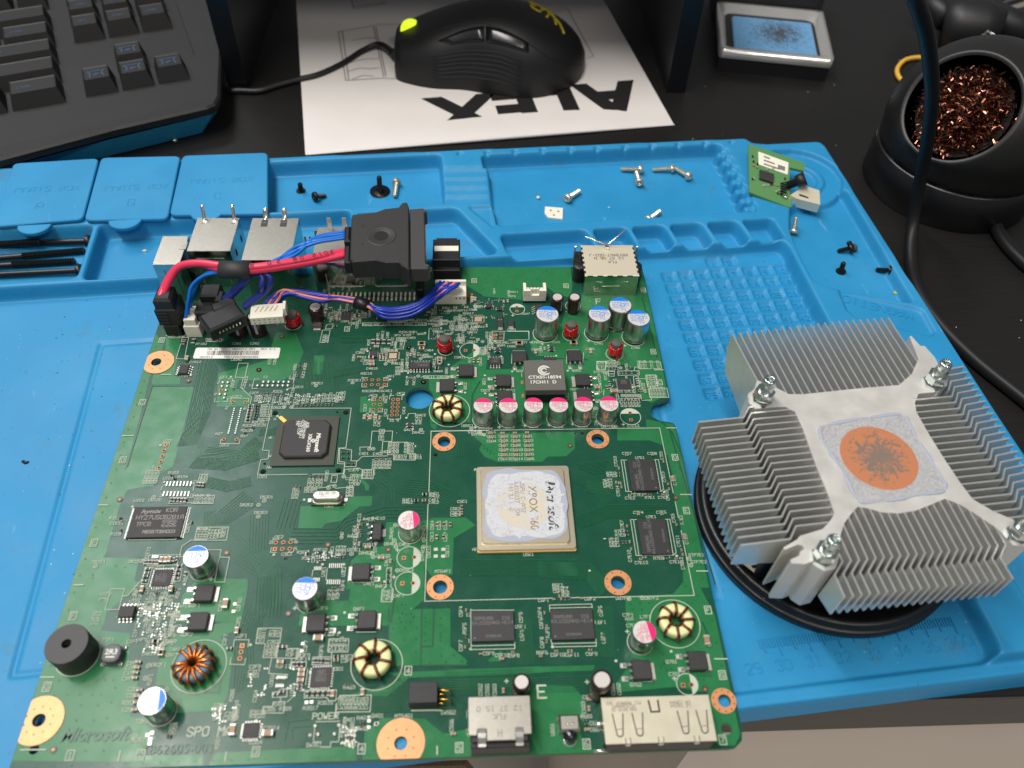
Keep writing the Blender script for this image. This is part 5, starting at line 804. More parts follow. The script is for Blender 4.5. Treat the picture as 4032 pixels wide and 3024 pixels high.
# south bridge: thin substrate with moulded cap
mb = MB(); mb.box(-1.12, -1.1, 0.02, 1.12, 1.1, 0.07, 0.004); sb_sub = mb.mesh('bridge_chip', mat('substrate_olive', (52, 56, 42), 0.5))
cpoly = [(-0.86, -0.62), (-0.66, -0.82), (0.66, -0.82), (0.86, -0.62), (0.86, 0.62), (0.66, 0.84), (-0.66, 0.84), (-0.86, 0.62)]
mb = MB(); mb.prism(cpoly, 0.07, 0.22, 0.05)
t = MB(); zt = 0.2225; A_ = -math.pi / 2
for s, x, y, hh in (('KSB', 0.02, 0.58, 0.1), ('X850744-004', -0.07, 0.37, 0.1), ('GCW1981A.1', -0.17, 0.4, 0.1), ('1225 COP', -0.27, 0.46, 0.1), ('TW', -0.37, 0.68, 0.1)): font_mesh(t, s, x, y, hh, A_, zt, bold=0.01)
font_mesh(t, 'XBOX360', 0.17, -0.22, 0.13, A_, zt, bold=0.02); font_mesh(t, 'Microsoft', 0.47, -0.2, 0.15, A_, zt, shear=0.2, bold=0.035); t.sheet(circle(0.32, -0.13, 0.085, 20), zt)
t.mi = 1; t.line([(0.25, -0.2), (0.31, -0.1), (0.39, -0.06)], 0.02, zt + 0.001); t.line([(0.31, -0.1), (0.36, -0.2)], 0.02, zt + 0.001)
put_xy('bridge_chip', sb_sub, (-5.0, 5.83), 0, [('moulded_cap', mb.mesh('moulded_cap', m_chip)), ('marking', t.mesh('marking', [m_ink_white, m_chip]))])
# yellow arrow sticker on it
mb = MB(); pl = [P('K2', x, y, 0.1) for x, y in ((262, 668), (300, 655), (358, 705), (325, 730), (280, 690))]; mb.prism([(p.x, p.y) for p in pl], 0.085, 0.095); mb.build('arrow_sticker', mat('yellow_sticker', (240, 200, 96), 0.5), board)
# graphics processor: substrate, metal lid, dried paste
m_lid = mat('nickel_lid', (214, 202, 176), 0.36, 0.85, bump=0.05)
mb = MB(); mb.prism(rrect(-1.65, -1.67, 1.65, 1.67, 0.05), 0.03, 0.1, 0.0); gsub = mb.mesh('processor', mat('substrate_tan', (196, 168, 104), 0.5))
mb = MB(); mb.prism(rrect(-1.65, -1.63, 1.65, 1.67, 0.12), 0.12, 0.19, 0.012); mb.prism(rrect(-1.5, -1.45, 1.45, 1.55, 0.15), 0.18, 0.27, 0.02)
gl = mb.mesh('metal_lid', m_lid)
def paste_mat(name, base, under, sc, dens):
    m = bpy.data.materials.new(name); m.use_nodes = True; nt = m.node_tree; b = nt.nodes['Principled BSDF']; b.inputs['Roughness'].default_value = 0.6
    tc = nt.nodes.new('ShaderNodeTexCoord'); n = nt.nodes.new('ShaderNodeTexNoise'); n.inputs['Scale'].default_value = sc; n.inputs['Detail'].default_value = 8; n.inputs['Distortion'].default_value = 1.6; nt.links.new(tc.outputs['Object'], n.inputs[0])
    cr = nt.nodes.new('ShaderNodeValToRGB'); e = cr.color_ramp.elements; e[0].position = dens; e[0].color = lin(under) + (1,); e[1].position = dens + 0.09; e[1].color = lin(base) + (1,); nt.links.new(n.outputs[0], cr.inputs[0]); nt.links.new(cr.outputs[0], b.inputs['Base Color'])
    bp = nt.nodes.new('ShaderNodeBump'); bp.inputs['Strength'].default_value = 0.5; bp.inputs['Distance'].default_value = 0.0004; nt.links.new(n.outputs[0], bp.inputs['Height']); nt.links.new(bp.outputs[0], b.inputs['Normal'])
    return m
m_paste = paste_mat('thermal_paste', (192, 194, 198), (176, 176, 176), 500, 0.36); m_pastethin = paste_mat('thermal_paste_thin', (190, 188, 184), (202, 188, 160), 500, 0.42); m_pasteedge = mat('paste_edge', (160, 165, 178), 0.55, bump=0.4, bscale=1200)
def wob(cx, cy, rx, ry, n=48, p=4.0, w=0.03, seed=1):
    rg = random.Random(seed); ph = [rg.uniform(0, 6.28) for _ in range(5)]; out = []
    for i in range(n):
        a = 2 * math.pi * i / n; c, s_ = math.cos(a), math.sin(a); r = (abs(c) ** p + abs(s_) ** p) ** (-1 / p); r *= 1 + w * (math.sin(3 * a + ph[0]) + 0.6 * math.sin(7 * a + ph[1]) + 0.5 * math.sin(13 * a + ph[2])); out.append((cx + rx * r * c, cy + ry * r * s_))
    return out
mb = MB(); mb.prism(wob(0, 0.06, 1.43, 1.42, 72, 5, 0.028, 4), 0.268, 0.285, 0.01); gp1 = mb.mesh('paste_rim', m_pasteedge)
mb = MB(); mb.prism(wob(0, 0.05, 1.3, 1.27, 72, 5, 0.03, 5), 0.283, 0.288); gp2 = mb.mesh('paste_smear', m_paste)
mb = MB(); mb.sheet(wob(-0.05, 0.0, 0.92, 0.92, 60, 2, 0.03, 6), 0.2895); gp3 = mb.mesh('paste_thin', m_pastethin)
t = MB(); zt = 0.2905
font_mesh(t, 'XBOX 360', 0.28, -0.1, 0.28, A_, zt, sx=0.95); stroke_text(t, 'JSPU C-A02', -0.12, 0.95, 0.14, A_, 0.016, zt); stroke_text(t, 'X818337-004', -0.32, 0.95, 0.14, A_, 0.016, zt); stroke_text(t, '1412LN7 0', -0.52, 0.9, 0.14, A_, 0.016, zt)
tb = MB(); font_mesh(tb, 'Microsoft', 0.92, 0.0, 0.33, A_, zt, shear=0.2, bold=0.02, sx=1.05)
sm_ = MB(); rg = random.Random(21)
for i in range(46):
    a = rg.uniform(0, 6.28); r = 1.25 * math.sqrt(rg.random()); cx_, cy_ = r * math.cos(a) * 1.0, 0.05 + r * math.sin(a)
    if math.hypot(cx_, cy_) < 0.5 and rg.random() < 0.5: continue
    sm_.sheet(wob(cx_, cy_, rg.uniform(0.05, 0.17), rg.uniform(0.04, 0.12), 16, 2, 0.35, i), 0.2912 + i * 0.00015)
for i in range(20):
    sm_.sheet(wob(rg.uniform(0.72, 1.12), rg.uniform(-1.0, 1.0), rg.uniform(0.03, 0.12), rg.uniform(0.03, 0.09), 14, 2, 0.4, i + 70), 0.299 + i * 0.00015)
put_xy('processor', gsub, (2.84, 2.81), 0, [('paste_smear', sm_.mesh('paste_smear', m_paste)), ('metal_lid', gl), ('paste_rim', gp1), ('paste_smear', gp2), ('paste_thin', gp3), ('marking', t.mesh('marking', mat('faded_mark', (112, 106, 98), 0.6))), ('marking', tb.mesh('marking', mat('dark_mark', (66, 64, 66), 0.6)))])
# transformer block
mb = MB(); mb.box(-0.72, -0.66, 0.06, 0.72, 0.62, 0.42, 0.02); mb.box(-0.74, -0.7, 0.4, 0.74, 0.72, 0.62, 0.01); m1 = mb.mesh('power_inductor', m_blackplastic)
mb = MB(); mb.box(-0.765, -0.745, 0.62, 0.765, 0.745, 0.9, 0.015); m2 = mb.mesh('inductor_top', mat('grey_ferrite_block', (92, 90, 84), 0.6, var=0.05, vscale=900, bump=0.2))
t = MB(); font_mesh(t, 'CTX01-18594', 0, -0.12, 0.15, 0, 0.902, bold=0.012); font_mesh(t, '17CH11  D', -0.08, -0.36, 0.15, 0, 0.902, bold=0.012)
for i in range(9):
    y = 0.42 - i * 0.052; x = math.sqrt(max(0, 0.23 ** 2 - (y - 0.22) ** 2)); inner = math.sqrt(max(0, 0.1 ** 2 - (y - 0.22) ** 2))
    if i > 1 and i < 7: t.line([(-x, y), (-inner, y)], 0.026, 0.902)
    else: t.line([(-x, y), (x * 0.9, y)], 0.026, 0.902)
t.line([(0.23 * math.cos(math.radians(a)), 0.22 + 0.23 * math.sin(math.radians(a))) for a in range(35, 326, 10)], 0.03, 0.9025); t.line([(0.1 * math.cos(math.radians(a)), 0.22 + 0.1 * math.sin(math.radians(a))) for a in range(35, 326, 15)], 0.03, 0.9025)
put_xy('power_inductor', m1, (3.83, 8.14), 0, [('inductor_top', m2), ('marking', t.mesh('marking', m_ink_white))])
for x, y in ((1260, 575), (1268, 720)): 
    p = P2('K3', x, y); mb = MB(); mb.box(p[0] - 0.05, p[1] - 0.09, 0.026, p[0] + 0.05, p[1] + 0.09, 0.032); mb.build('copper_pad', m_copper, board)
# --- power transistors
def dpak():
    mb = MB(); s = 0.29
    mb.prism([(-s, -s), (s - 0.05, -s), (s, -s + 0.05), (s, s - 0.05), (s - 0.05, s), (-s, s)], 0.04, 0.22, 0.03)
    t = MB(); t.box(s - 0.01, -0.25, 0.03, s + 0.13, 0.25, 0.075, 0.01); t.mi = 1; t.box(s + 0.09, -0.27, 0.026, s + 0.13, 0.27, 0.034)
    L = []
    for yy in (-0.2, 0.2):
        l = MB(); l.tube([(-s + 0.01, yy, 0.12), (-s - 0.08, yy, 0.12), (-s - 0.13, yy, 0.05), (-s - 0.24, yy, 0.045)], 0.05, 6, flat=0.45); l.mi = 1; l.box(-s - 0.32, yy - 0.075, 0.026, -s - 0.12, yy + 0.075, 0.034); L.append(('lead', l.mesh('lead', [m_shiny, m_solder])))
    c = MB(); c.box(-s - 0.07, -0.035, 0.09, -s + 0.01, 0.035, 0.15, 0.01); L.append(('cut_lead', c.mesh('cut_lead', m_shiny)))
    return mb.mesh('power_transistor', m_chip), [('drain_tab', t.mesh('drain_tab', [m_solder, m_copper]))] + L
dm, dsb = dpak(); PI = math.pi
for k, x, y, rz in (('K3', 652, 435, 0), ('K3', 443, 598, PI), ('K3', 1058, 545, 0), ('K3', 1072, 720, 0), ('K3', 1232, 285, PI / 2), ('K3', 1830, 275, PI / 2), ('K3', 1920, 537, PI), ('K3', 1940, 705, PI), ('K7', 1395, 1340, 0), ('B2', 500, 128, 0), ('B2', 1780, 142, PI), ('B3', 400, 112, 0), ('K8', 1165, 1110, PI), ('K9', 1180, 1488, 0), ('K9', 1790, 1388, 0)):
    p = P(k, x, y, 0.18); put_xy('power_transistor', dm, (p.x, p.y), rz, dsb)
mb = MB(); mb.box(-0.16, -0.32, 0.04, 0.16, 0.32, 0.2, 0.03); sm = mb.mesh('regulator', m_chip)
t = MB(); t.box(0.15, -0.15, 0.028, 0.3, 0.15, 0.06, 0.01)
for yy in (-0.22, 0, 0.22): t.tube([(-0.15, yy, 0.11), (-0.2, yy, 0.11), (-0.24, yy, 0.04), (-0.33, yy, 0.04)], 0.045, 6, flat=0.5)
p = P('K8', 1340, 672, 0.15); put_xy('regulator', sm, (p.x, p.y), 0, [('leads', t.mesh('leads', m_shiny))])
# --- small packages
def place_chip(name, k, x, y, z, args, rz=0.0, **kw):
    m, s = chip(name, *args, **kw); p = P(k, x, y, z); put_xy(name, m, (p.x, p.y), rz, s)
place_chip('driver_chip', 'K1', 895, 425, 0.12, (0.36, 0.45, 0.13, 'lr', 4), lead=0.12, pw=0.05)
place_chip('driver_chip', 'K7', 550, 1545, 0.12, (0.46, 0.38, 0.13, 'tb', 4), lead=0.12, pw=0.05)
place_chip('driver_chip', 'K3', 965, 335, 0.12, (0.46, 0.36, 0.13, 'tb', 4), lead=0.13, pw=0.05, marks=[('PLVH', 0.03, 0.05, 0.07), ('3486', 0.0, -0.08, 0.07)])
place_chip('driver_chip', 'K3', 1565, 330, 0.12, (0.46, 0.36, 0.13, 'tb', 4), lead=0.13, pw=0.05)
place_chip('controller_chip', 'K3', 150, 380, 0.12, (0.82, 0.36, 0.14, 'tb', 7), lead=0.13, pw=0.05, marks=[('NCP1581G', 0.08, 0.06, 0.08), ('PNEB30', 0.12, -0.08, 0.08)])
place_chip('regulator_chip', 'K7', 935, 1175, 0.08, (0.6, 0.6, 0.07, 'lrtb', 8), lead=0.05, pw=0.035, marks=[('ADP', 0, 0.12, 0.09), ('1877', 0, 0.0, 0.09), ('5027', 0, -0.12, 0.09)], rzm=PI / 2)
place_chip('regulator_chip', 'B2', 1835, 735, 0.08, (0.6, 0.6, 0.07, 'lrtb', 8), lead=0.05, pw=0.035, marks=[('ADP', 0, 0.12, 0.09), ('1877', 0, 0.0, 0.09), ('0650', 0, -0.12, 0.09)])
place_chip('regulator_chip', 'B2', 1075, 1315, 0.08, (0.46, 0.42, 0.07, 'lrtb', 6), lead=0.06, pw=0.035)
place_chip('regulator_chip', 'K4', 1265, 862, 0.08, (0.52, 0.52, 0.07, 'lrtb', 10), lead=0.04, pw=0.025, marks=[('6881', 0, 0.1, 0.07), ('0127', 0, 0.0, 0.07)])
place_chip('regulator_chip', 'U1', 2110, 1360, 0.08, (0.42, 0.46, 0.07, 'lr', 9), lead=0.08, pw=0.025, marks=[('IIII', 0, 0, 0.16)])
place_chip('regulator_chip', 'V', 428, 668, 0.08, (0.3, 0.3, 0.07, 'lr', 5), lead=0.04, pw=0.03)
place_chip('small_transistor', 'K3', 992, 215, 0.08, (0.13, 0.27, 0.09, 'lr', 2), lead=0.08, pw=0.05); place_chip('small_transistor', 'K3', 1580, 200, 0.08, (0.13, 0.27, 0.09, 'lr', 2), lead=0.08, pw=0.05); place_chip('small_transistor', 'K2', 1695, 752, 0.08, (0.13, 0.27, 0.09, 'lr', 2), lead=0.08, pw=0.05)
place_chip('diode', 'U3', 193, 1040, 0.08, (0.26, 0.36, 0.12, 'b', 1), lead=0.08, pw=0.2); place_chip('diode', 'U3', 308, 1030, 0.08, (0.26, 0.36, 0.12, 'b', 1), lead=0.08, pw=0.2); place_chip('diode', 'U3', 190, 965, 0.08, (0.22, 0.2, 0.1, 'b', 2), lead=0.08, pw=0.06); place_chip('diode', 'U3', 70, 840, 0.08, (0.27, 0.24, 0.1, 'lr', 1), lead=0.07, pw=0.12); place_chip('diode', 'U3', 185, 868, 0.08, (0.22, 0.2, 0.08, 'lr', 2), lead=0.05, pw=0.05)
place_chip('driver_chip', 'U3', 610, 880, 0.1, (0.3, 0.5, 0.14, 'l', 4), lead=0.13, pw=0.05)
place_chip('resistor_array', 'U1', 1795, 1470, 0.08, (0.42, 0.3, 0.1, 'tb', 1), lead=0.05, pw=0.3, body=mat('brown_resistor', (58, 46, 42), 0.4), marks=[('L130', 0, 0.05, 0.08), ('F124', 0, -0.06, 0.08)])
# bare footprints (rows of pads)
mb = MB()
def fp(k, x0, y0, x1, y1, n, w, h, tilt=0):
    for i in range(n):
        f = i / max(1, n - 1); p = P2(k, x0 + (x1 - x0) * f, y0 + (y1 - y0) * f); mb.box(p[0] - w / 2, p[1] - h / 2, 0.026, p[0] + w / 2, p[1] + h / 2, 0.036)
fp('K7', 990, 155, 1250, 155, 8, 0.045, 0.19); fp('K7', 955, 265, 1225, 265, 8, 0.045, 0.19)
fp('K8', 662, 1077, 730, 1077, 5, 0.025, 0.13); fp('K8', 650, 1200, 712, 1200, 5, 0.025, 0.13); fp('K8', 825, 1048, 955, 1048, 7, 0.03, 0.16); fp('K8', 800, 1225, 935, 1225, 7, 0.03, 0.16)
for y in range(13): fp('K1', 1447 - y * 5.4, 857 + y * 22.4, 1520 - y * 5.3, 857 + y * 22.4, 2, 0.05, 0.05)
fp('V', 862, 478, 940, 478, 7, 0.022, 0.1); fp('V', 858, 555, 900, 555, 4, 0.022, 0.08); fp('V', 975, 492, 1015, 492, 5, 0.02, 0.07); fp('V', 975, 550, 1015, 550, 5, 0.02, 0.07); fp('V', 1062, 492, 1100, 492, 5, 0.02, 0.07); fp('V', 1062, 550, 1100, 550, 5, 0.02, 0.07); fp('V', 1170, 492, 1205, 492, 5, 0.02, 0.07); fp('V', 1170, 548, 1205, 548, 5, 0.02, 0.07)
fp('B2', 1362, 742, 1440, 742, 5, 0.03, 0.09); fp('B2', 1350, 832, 1425, 832, 5, 0.03, 0.09); fp('K7', 795, 1590, 805, 1550, 4, 0.06, 0.03); fp('K7', 870, 1590, 905, 1550, 4, 0.06, 0.03)
for x, y in ((1980, 870), (2062, 870), (1980, 945), (2060, 945)): fp('K8', x, y, x, y, 1, 0.13, 0.11)
for k, l in (('K7', ((1730, 1465), (1715, 1545), (845, 950), (880, 950))), ('B2', ((1640, 375), (1628, 455), (1680, 1015), (1735, 1010))), ('B1', ((1610, 1370), (1660, 1345), (1640, 1415), (1635, 1460))), ('B3', ((425, 1215), (420, 1285), (510, 1245), (500, 1250)))):
    for x, y in l: fp(k, x, y, x, y, 1, 0.1, 0.09)
random.seed(11)
for k, x0, y0, x1, y1, n in (('B1', 1480, 40, 1900, 480, 24), ('K7', 700, 1440, 1180, 1640, 18), ('B2', 640, 1060, 980, 1240, 10), ('B2', 1060, 620, 1240, 960, 9), ('B2', 1480, 640, 1640, 980, 12), ('V', 880, 330, 1240, 560, 50), ('V', 90, 330, 330, 420, 20), ('U1', 1820, 1260, 2200, 1480, 26), ('K2', 20, 410, 980, 520, 30), ('K4', 1230, 1010, 1450, 1040, 10), ('K8', 560, 890, 1000, 1010, 22), ('B3', 120, 1290, 300, 1500, 14), ('B2', 2060, 1240, 2200, 1500, 12), ('U2', 1800, 1180, 2200, 1400, 24)):
    for i in range(n):
        x, y = random.uniform(x0, x1), random.uniform(y0, y1); d = random.choice((0, 1)); p = P2(k, x, y)
        for s_ in (-1, 1): mb.box(p[0] + s_ * 0.04 * d - 0.019, p[1] + s_ * 0.04 * (1 - d) - 0.019, 0.026, p[0] + s_ * 0.04 * d + 0.019, p[1] + s_ * 0.04 * (1 - d) + 0.019, 0.034)
mb.build('bare_solder_pads', m_solder, board)['kind'] = 'stuff'
# --- tiny ceramic capacitors and resistors
def smd(name, L, Wd, h, bodym):
    mb = MB(); e = L * 0.2
    mb.box(-L / 2 + e, -Wd / 2, 0.028, L / 2 - e, Wd / 2, 0.028 + h, 0.008); mb.mi = 1
    for s_ in (-1, 1): mb.box(s_ * (L / 2 - e / 2) - e / 2, -Wd / 2 - 0.003, 0.027, s_ * (L / 2 - e / 2) + e / 2, Wd / 2 + 0.003, 0.03 + h, 0.01)
    return mb.mesh(name, [bodym, m_solder])
SM = {'A': smd('ceramic_capacitor', 0.31, 0.17, 0.12, m_tan), 'B': smd('ceramic_capacitor', 0.2, 0.12, 0.1, m_tan), 'C': smd('ceramic_capacitor', 0.15, 0.08, 0.07, m_tan), 'D': smd('ceramic_capacitor', 0.1, 0.055, 0.05, m_tan), 'R': smd('chip_resistor', 0.15, 0.09, 0.05, m_smdblk), 'r': smd('chip_resistor', 0.1, 0.055, 0.04, m_smdblk), 'q': smd('chip_resistor', 0.24, 0.15, 0.06, m_smdblk)}
def S_(k, code, v, *pts):
    for x, y in pts:
        p = P2(k, x, y); inst('chip_resistor' if code in 'Rrq' else 'ceramic_capacitor', SM[code], board, (p[0], p[1], 0), math.pi / 2 if v else random.uniform(-0.04, 0.04))
S_('K3', 'A', 0, (1228, 160), (1818, 155), (168, 170)); S_('K3', 'B', 1, (1405, 250), (2003, 245), (360, 335), (360, 370)); S_('K3', 'C', 1, (1503, 212), (130, 275), (733, 348), (783, 350), (908, 215)); S_('K3', 'B', 0, (930, 655), (2075, 638), (165, 215)); S_('K3', 'R', 0, (1045, 652), (1955, 638), (332, 423))
for i in range(3): S_('K3', 'C', 0, (915 + i * 2, 1085 + i * 50))
for i in range(6): S_('K3', 'C', 0, (1047 + i * 2, 1132 + i * 49), (1180 + i * 2, 1130 + i * 49), (1312 + i * 2.5, 1128 + i * 49))
S_('K4', 'A', 0, (1152, 955)); S_('K4', 'R', 1, (1395, 800), (1400, 830), (1405, 850), (1410, 878), (1105, 860), (1110, 905), (1080, 910), (1115, 750), (1140, 750)); S_('K4', 'r', 1, (1213, 750), (1245, 752), (1282, 750), (1345, 748), (1408, 748), (1100, 700), (1133, 702), (1165, 705), (1195, 705), (1330, 690), (1420, 945), (1450, 945)); S_('K4', 'C', 1, (1492, 955)); S_('K4', 'r', 0, (1255, 1040), (1290, 1042), (1330, 1042), (1365, 1040), (1405, 1040), (1440, 1040))
S_('K2', 'B', 1, (1205, 685), (1268, 688), (1328, 680)); S_('K2', 'C', 1, (1368, 690), (1375, 30), (1408, 35)); S_('K2', 'B', 0, (1280, 35), (1290, 110), (2025, 70), (2023, 90)); S_('K2', 'C', 0, (1288, 80), (1390, 366)); S_('K2', 'R', 0, (1858, 1520), (1768, 1585), (1995, 142)); S_('K2', 'C', 0, (1852, 1590)); S_('K2', 'r', 0, (970, 1060), (1030, 1060), (970, 1115), (1030, 1115), (1025, 1185), (1085, 1185), (1690, 237), (1730, 237)); S_('K2', 'r', 1, (45, 430), (80, 430), (110, 430), (148, 425), (200, 425), (268, 430), (300, 430), (425, 425), (450, 550), (475, 555), (527, 548), (570, 545), (620, 545), (655, 540), (697, 545), (740, 540), (785, 542), (820, 540), (860, 540), (935, 508), (965, 508), (1320, 1140), (1345, 1140), (1385, 1140), (1415, 1140), (1460, 1140), (1490, 1140), (612, 1330), (648, 1328), (710, 1330), (745, 1330), (858, 1330), (885, 1330), (458, 1440), (495, 1440), (478, 230), (515, 230), (495, 125), (530, 125)); S_('K2', 'r', 0, (30, 550), (30, 578), (30, 605), (30, 635), (20, 665))
S_('K1', 'R', 0, (1625, 828), (1620, 855), (1618, 885), (1612, 912), (1605, 942), (1600, 978)); S_('K1', 'r', 0, (1700, 825), (1690, 855), (1688, 885), (1685, 912), (1680, 940), (1668, 965), (1650, 1065), (1580, 1072), (1565, 1122)); S_('K1', 'R', 1, (905, 105), (900, 150), (918, 105), (880, 150)); S_('K1', 'q', 1, (1003, 130)); S_('K1', 'B', 1, (935, 320)); S_('K1', 'r', 1, (1437, 645), (1685, 705), (1735, 705), (1770, 705), (1805, 702), (1855, 705), (1885, 705), (1925, 705), (1962, 705), (2085, 700)); S_('K1', 'r', 0, (765, 1585), (795, 1618))
S_('K5', 'D', 0, (325, 815), (325, 850), (325, 880), (325, 905)); S_('K5', 'C', 1, (60, 1022), (130, 1020), (203, 1020), (53, 1155), (127, 1155)); S_('K5', 'D', 0, (2120, 265), (2150, 700)); S_('K5', 'r', 0, (2030, 460), (2030, 488), (2110, 1090), (2120, 1130))
S_('K6', 'D', 0, (740, 265), (1020, 262), (770, 697), (1132, 692), (935, 688), (865, 910), (1120, 908), (890, 1392), (1275, 1388)); S_('K6', 'r', 0, (640, 458), (645, 488), (990, 690), (735, 1088), (740, 1130), (1160, 1388)); S_('K6', 'D', 1, (652, 405), (1137, 335), (620, 560), (650, 565), (672, 570), (680, 610), (1187, 578), (1198, 632), (740, 1035), (768, 1205), (785, 1285), (1278, 1020), (1332, 1295), (1345, 1345)); S_('K6', 'r', 1, (695, 1210), (730, 1210), (1330, 985)); S_('K6', 'B', 1, (1232, 530), (1362, 1155))
S_('K7', 'R', 1, (1035, 335), (1072, 337), (1112, 338), (1152, 340), (1190, 340), (760, 1015), (795, 1015), (830, 1015), (865, 1015), (895, 1015), (1065, 985), (1102, 975), (1320, 165), (1350, 168), (1385, 170), (1190, 1140)); S_('K7', 'B', 1, (935, 990), (980, 992), (1023, 988), (725, 1310), (1040, 1308)); S_('K7', 'R', 0, (788, 1085), (775, 1130), (762, 1165), (748, 1215), (1135, 1050), (1120, 1095), (1105, 1140), (1095, 1190)); S_('K7', 'A', 1, (1632, 1470)); S_('K7', 'r', 1, (695, 1310), (870, 1350), (905, 1350), (1090, 1305), (490, 665)); S_('K7', 'D', 1, (1258, 575), (500, 570)); S_('K7', 'r', 0, (485, 527), (1040, 65), (1075, 98))
S_('K8', 'C', 1, (1993, 605), (2065, 605), (2137, 605), (1990, 745), (2062, 742), (1147, 818), (1487, 1003), (1135, 630)); S_('K8', 'B', 0, (1243, 852), (1390, 970)); S_('K8', 'R', 0, (1855, 275), (1768, 345), (1467, 1110), (1465, 1165), (1462, 1225)); S_('K8', 'C', 0, (1852, 342)); S_('K8', 'r', 0, (590, 910), (590, 940), (710, 895), (340, 960), (1400, 1240), (1300, 568), (1240, 575)); S_('K8', 'r', 1, (1180, 600), (1165, 670), (1165, 720), (700, 985), (740, 985), (820, 940), (900, 955), (940, 955), (980, 950), (855, 1300), (885, 1300), (940, 1295))
S_('K9', 'D', 0, (1165, 290), (1552, 285), (615, 1275), (222, 725), (525, 715)); S_('K9', 'C', 0, (397, 1298)); S_('K9', 'D', 0, (248, 1290)); S_('K9', 'D', 1, (120, 872), (708, 858), (745, 1155), (145, 1020), (145, 1185), (280, 690), (300, 720)); S_('K9', 'r', 1, (345, 720), (395, 715), (145, 1110)); S_('K9', 'A', 1, (1880, 1175))
S_('B1', 'C', 0, (1515, 578), (1500, 640), (1485, 695), (1475, 752)); S_('B1', 'C', 0, (1530, 885), (1500, 950), (1490, 1020), (1475, 1100)); S_('B1', 'B', 0, (1705, 360)); S_('B1', 'B', 1, (1760, 480)); S_('B1', 'r', 1, (1830, 1380), (1860, 1385))
S_('B2', 'A', 0, (1812, 322), (1265, 1355)); S_('B2', 'A', 1, (880, 1320)); S_('B2', 'B', 1, (110, 480), (925, 240), (2290, 910)); S_('B2', 'R', 1, (1765, 565), (1805, 565), (1843, 567), (1888, 568), (1920, 570), (1690, 925), (1750, 925), (1805, 922), (1860, 922), (1920, 920), (1540, 605), (1580, 605), (1630, 605)); S_('B2', 'B', 0, (1632, 668), (1625, 720), (1618, 778), (45, 360), (1400, 580)); S_('B2', 'R', 0, (1610, 830), (1605, 870), (2000, 520), (1410, 900), (1345, 930), (840, 430), (1400, 410), (1440, 412)); S_('B2', 'C', 0, (2005, 560)); S_('B2', 'B', 1, (1965, 925))
S_('B3', 'D', 0, (1635, 490), (1985, 470)); S_('B3', 'C', 0, (1865, 545)); S_('B3', 'D', 1, (2068, 95), (2070, 290), (1470, 415), (1480, 15)); S_('B3', 'r', 1, (1478, 300), (215, 1395), (190, 1400)); S_('B3', 'R', 0, (65, 527)); S_('B3', 'C', 0, (68, 562), (1340, 1360)); S_('B3', 'r', 0, (180, 825), (210, 825), (345, 1235), (345, 1280)); S_('B3', 'C', 1, (1885, 890), (40, 920))
S_('B4', 'C', 0, (1435, 920), (1410, 1245)); S_('B4', 'C', 1, (1430, 1020)); S_('B4', 'r', 0, (1390, 1145), (1405, 1185)); S_('B4', 'D', 0, (1075, 390), (1448, 380), (910, 450)); S_('B4', 'C', 0, (1225, 395)); S_('B4', 'D', 1, (690, 225), (970, 125), (972, 285), (1570, 255))
S_('B5', 'B', 1, (1330, 280))
S_('V', 'q', 1, (427, 580), (465, 582), (508, 582), (550, 583)); S_('V', 'B', 0, (453, 622), (410, 705), (418, 735), (800, 635)); S_('V', 'A', 0, (798, 600)); S_('V', 'C', 1, (773, 678), (713, 682), (322, 380), (1195, 728), (1230, 728)); S_('V', 'B', 0, (935, 710), (935, 740)); S_('V', 'C', 0, (420, 752), (320, 700), (972, 322), (1055, 320), (1140, 318), (850, 355)); S_('V', 'R', 0, (395, 635), (140, 460), (915, 780), (510, 680), (488, 680)); S_('V', 'r', 1, (650, 512), (710, 512), (735, 515), (500, 710), (735, 690), (690, 860), (740, 865)); S_('V', 'B', 1, (1185, 255), (1205, 258)); S_('V', 'r', 0, (240, 320), (110, 330), (75, 385), (120, 390), (830, 375), (900, 340), (940, 340), (1060, 350), (1100, 350))
S_('U3', 'C', 1, (230, 805), (273, 800), (45, 1070)); S_('U3', 'A', 0, (398, 1270), (990, 1260)); S_('U3', 'C', 0, (140, 1175)); S_('U2', 'B', 1, (1820, 1210)); S_('U2', 'C', 0, (1755, 1285), (1520, 1290), (1640, 1290)); S_('U1', 'C', 1, (2205, 1375), (1960, 1400)); S_('U1', 'B', 1, (2010, 1395))
# gold-pad footprint with open pads (two empty QFN places)
for k, x, y in (('V', 578, 685), ('V', 1230, 405)):
    p = P2(k, x, y); mb = MB(); mb.sheet(rrect(p[0] - 0.15, p[1] - 0.14, p[0] + 0.15, p[1] + 0.14), 0.03)
    for i in range(5):
        for dx, dy in ((-0.24, -0.16 + i * 0.08), (0.24, -0.16 + i * 0.08), (-0.16 + i * 0.08, -0.22), (-0.16 + i * 0.08, 0.22)): mb.sheet(rrect(p[0] + dx - 0.025, p[1] + dy - 0.025, p[0] + dx + 0.025, p[1] + dy + 0.025), 0.03)
    mb.build('open_footprint', mat('tinned_pad', (206, 180, 150), 0.4, 0.6), board)
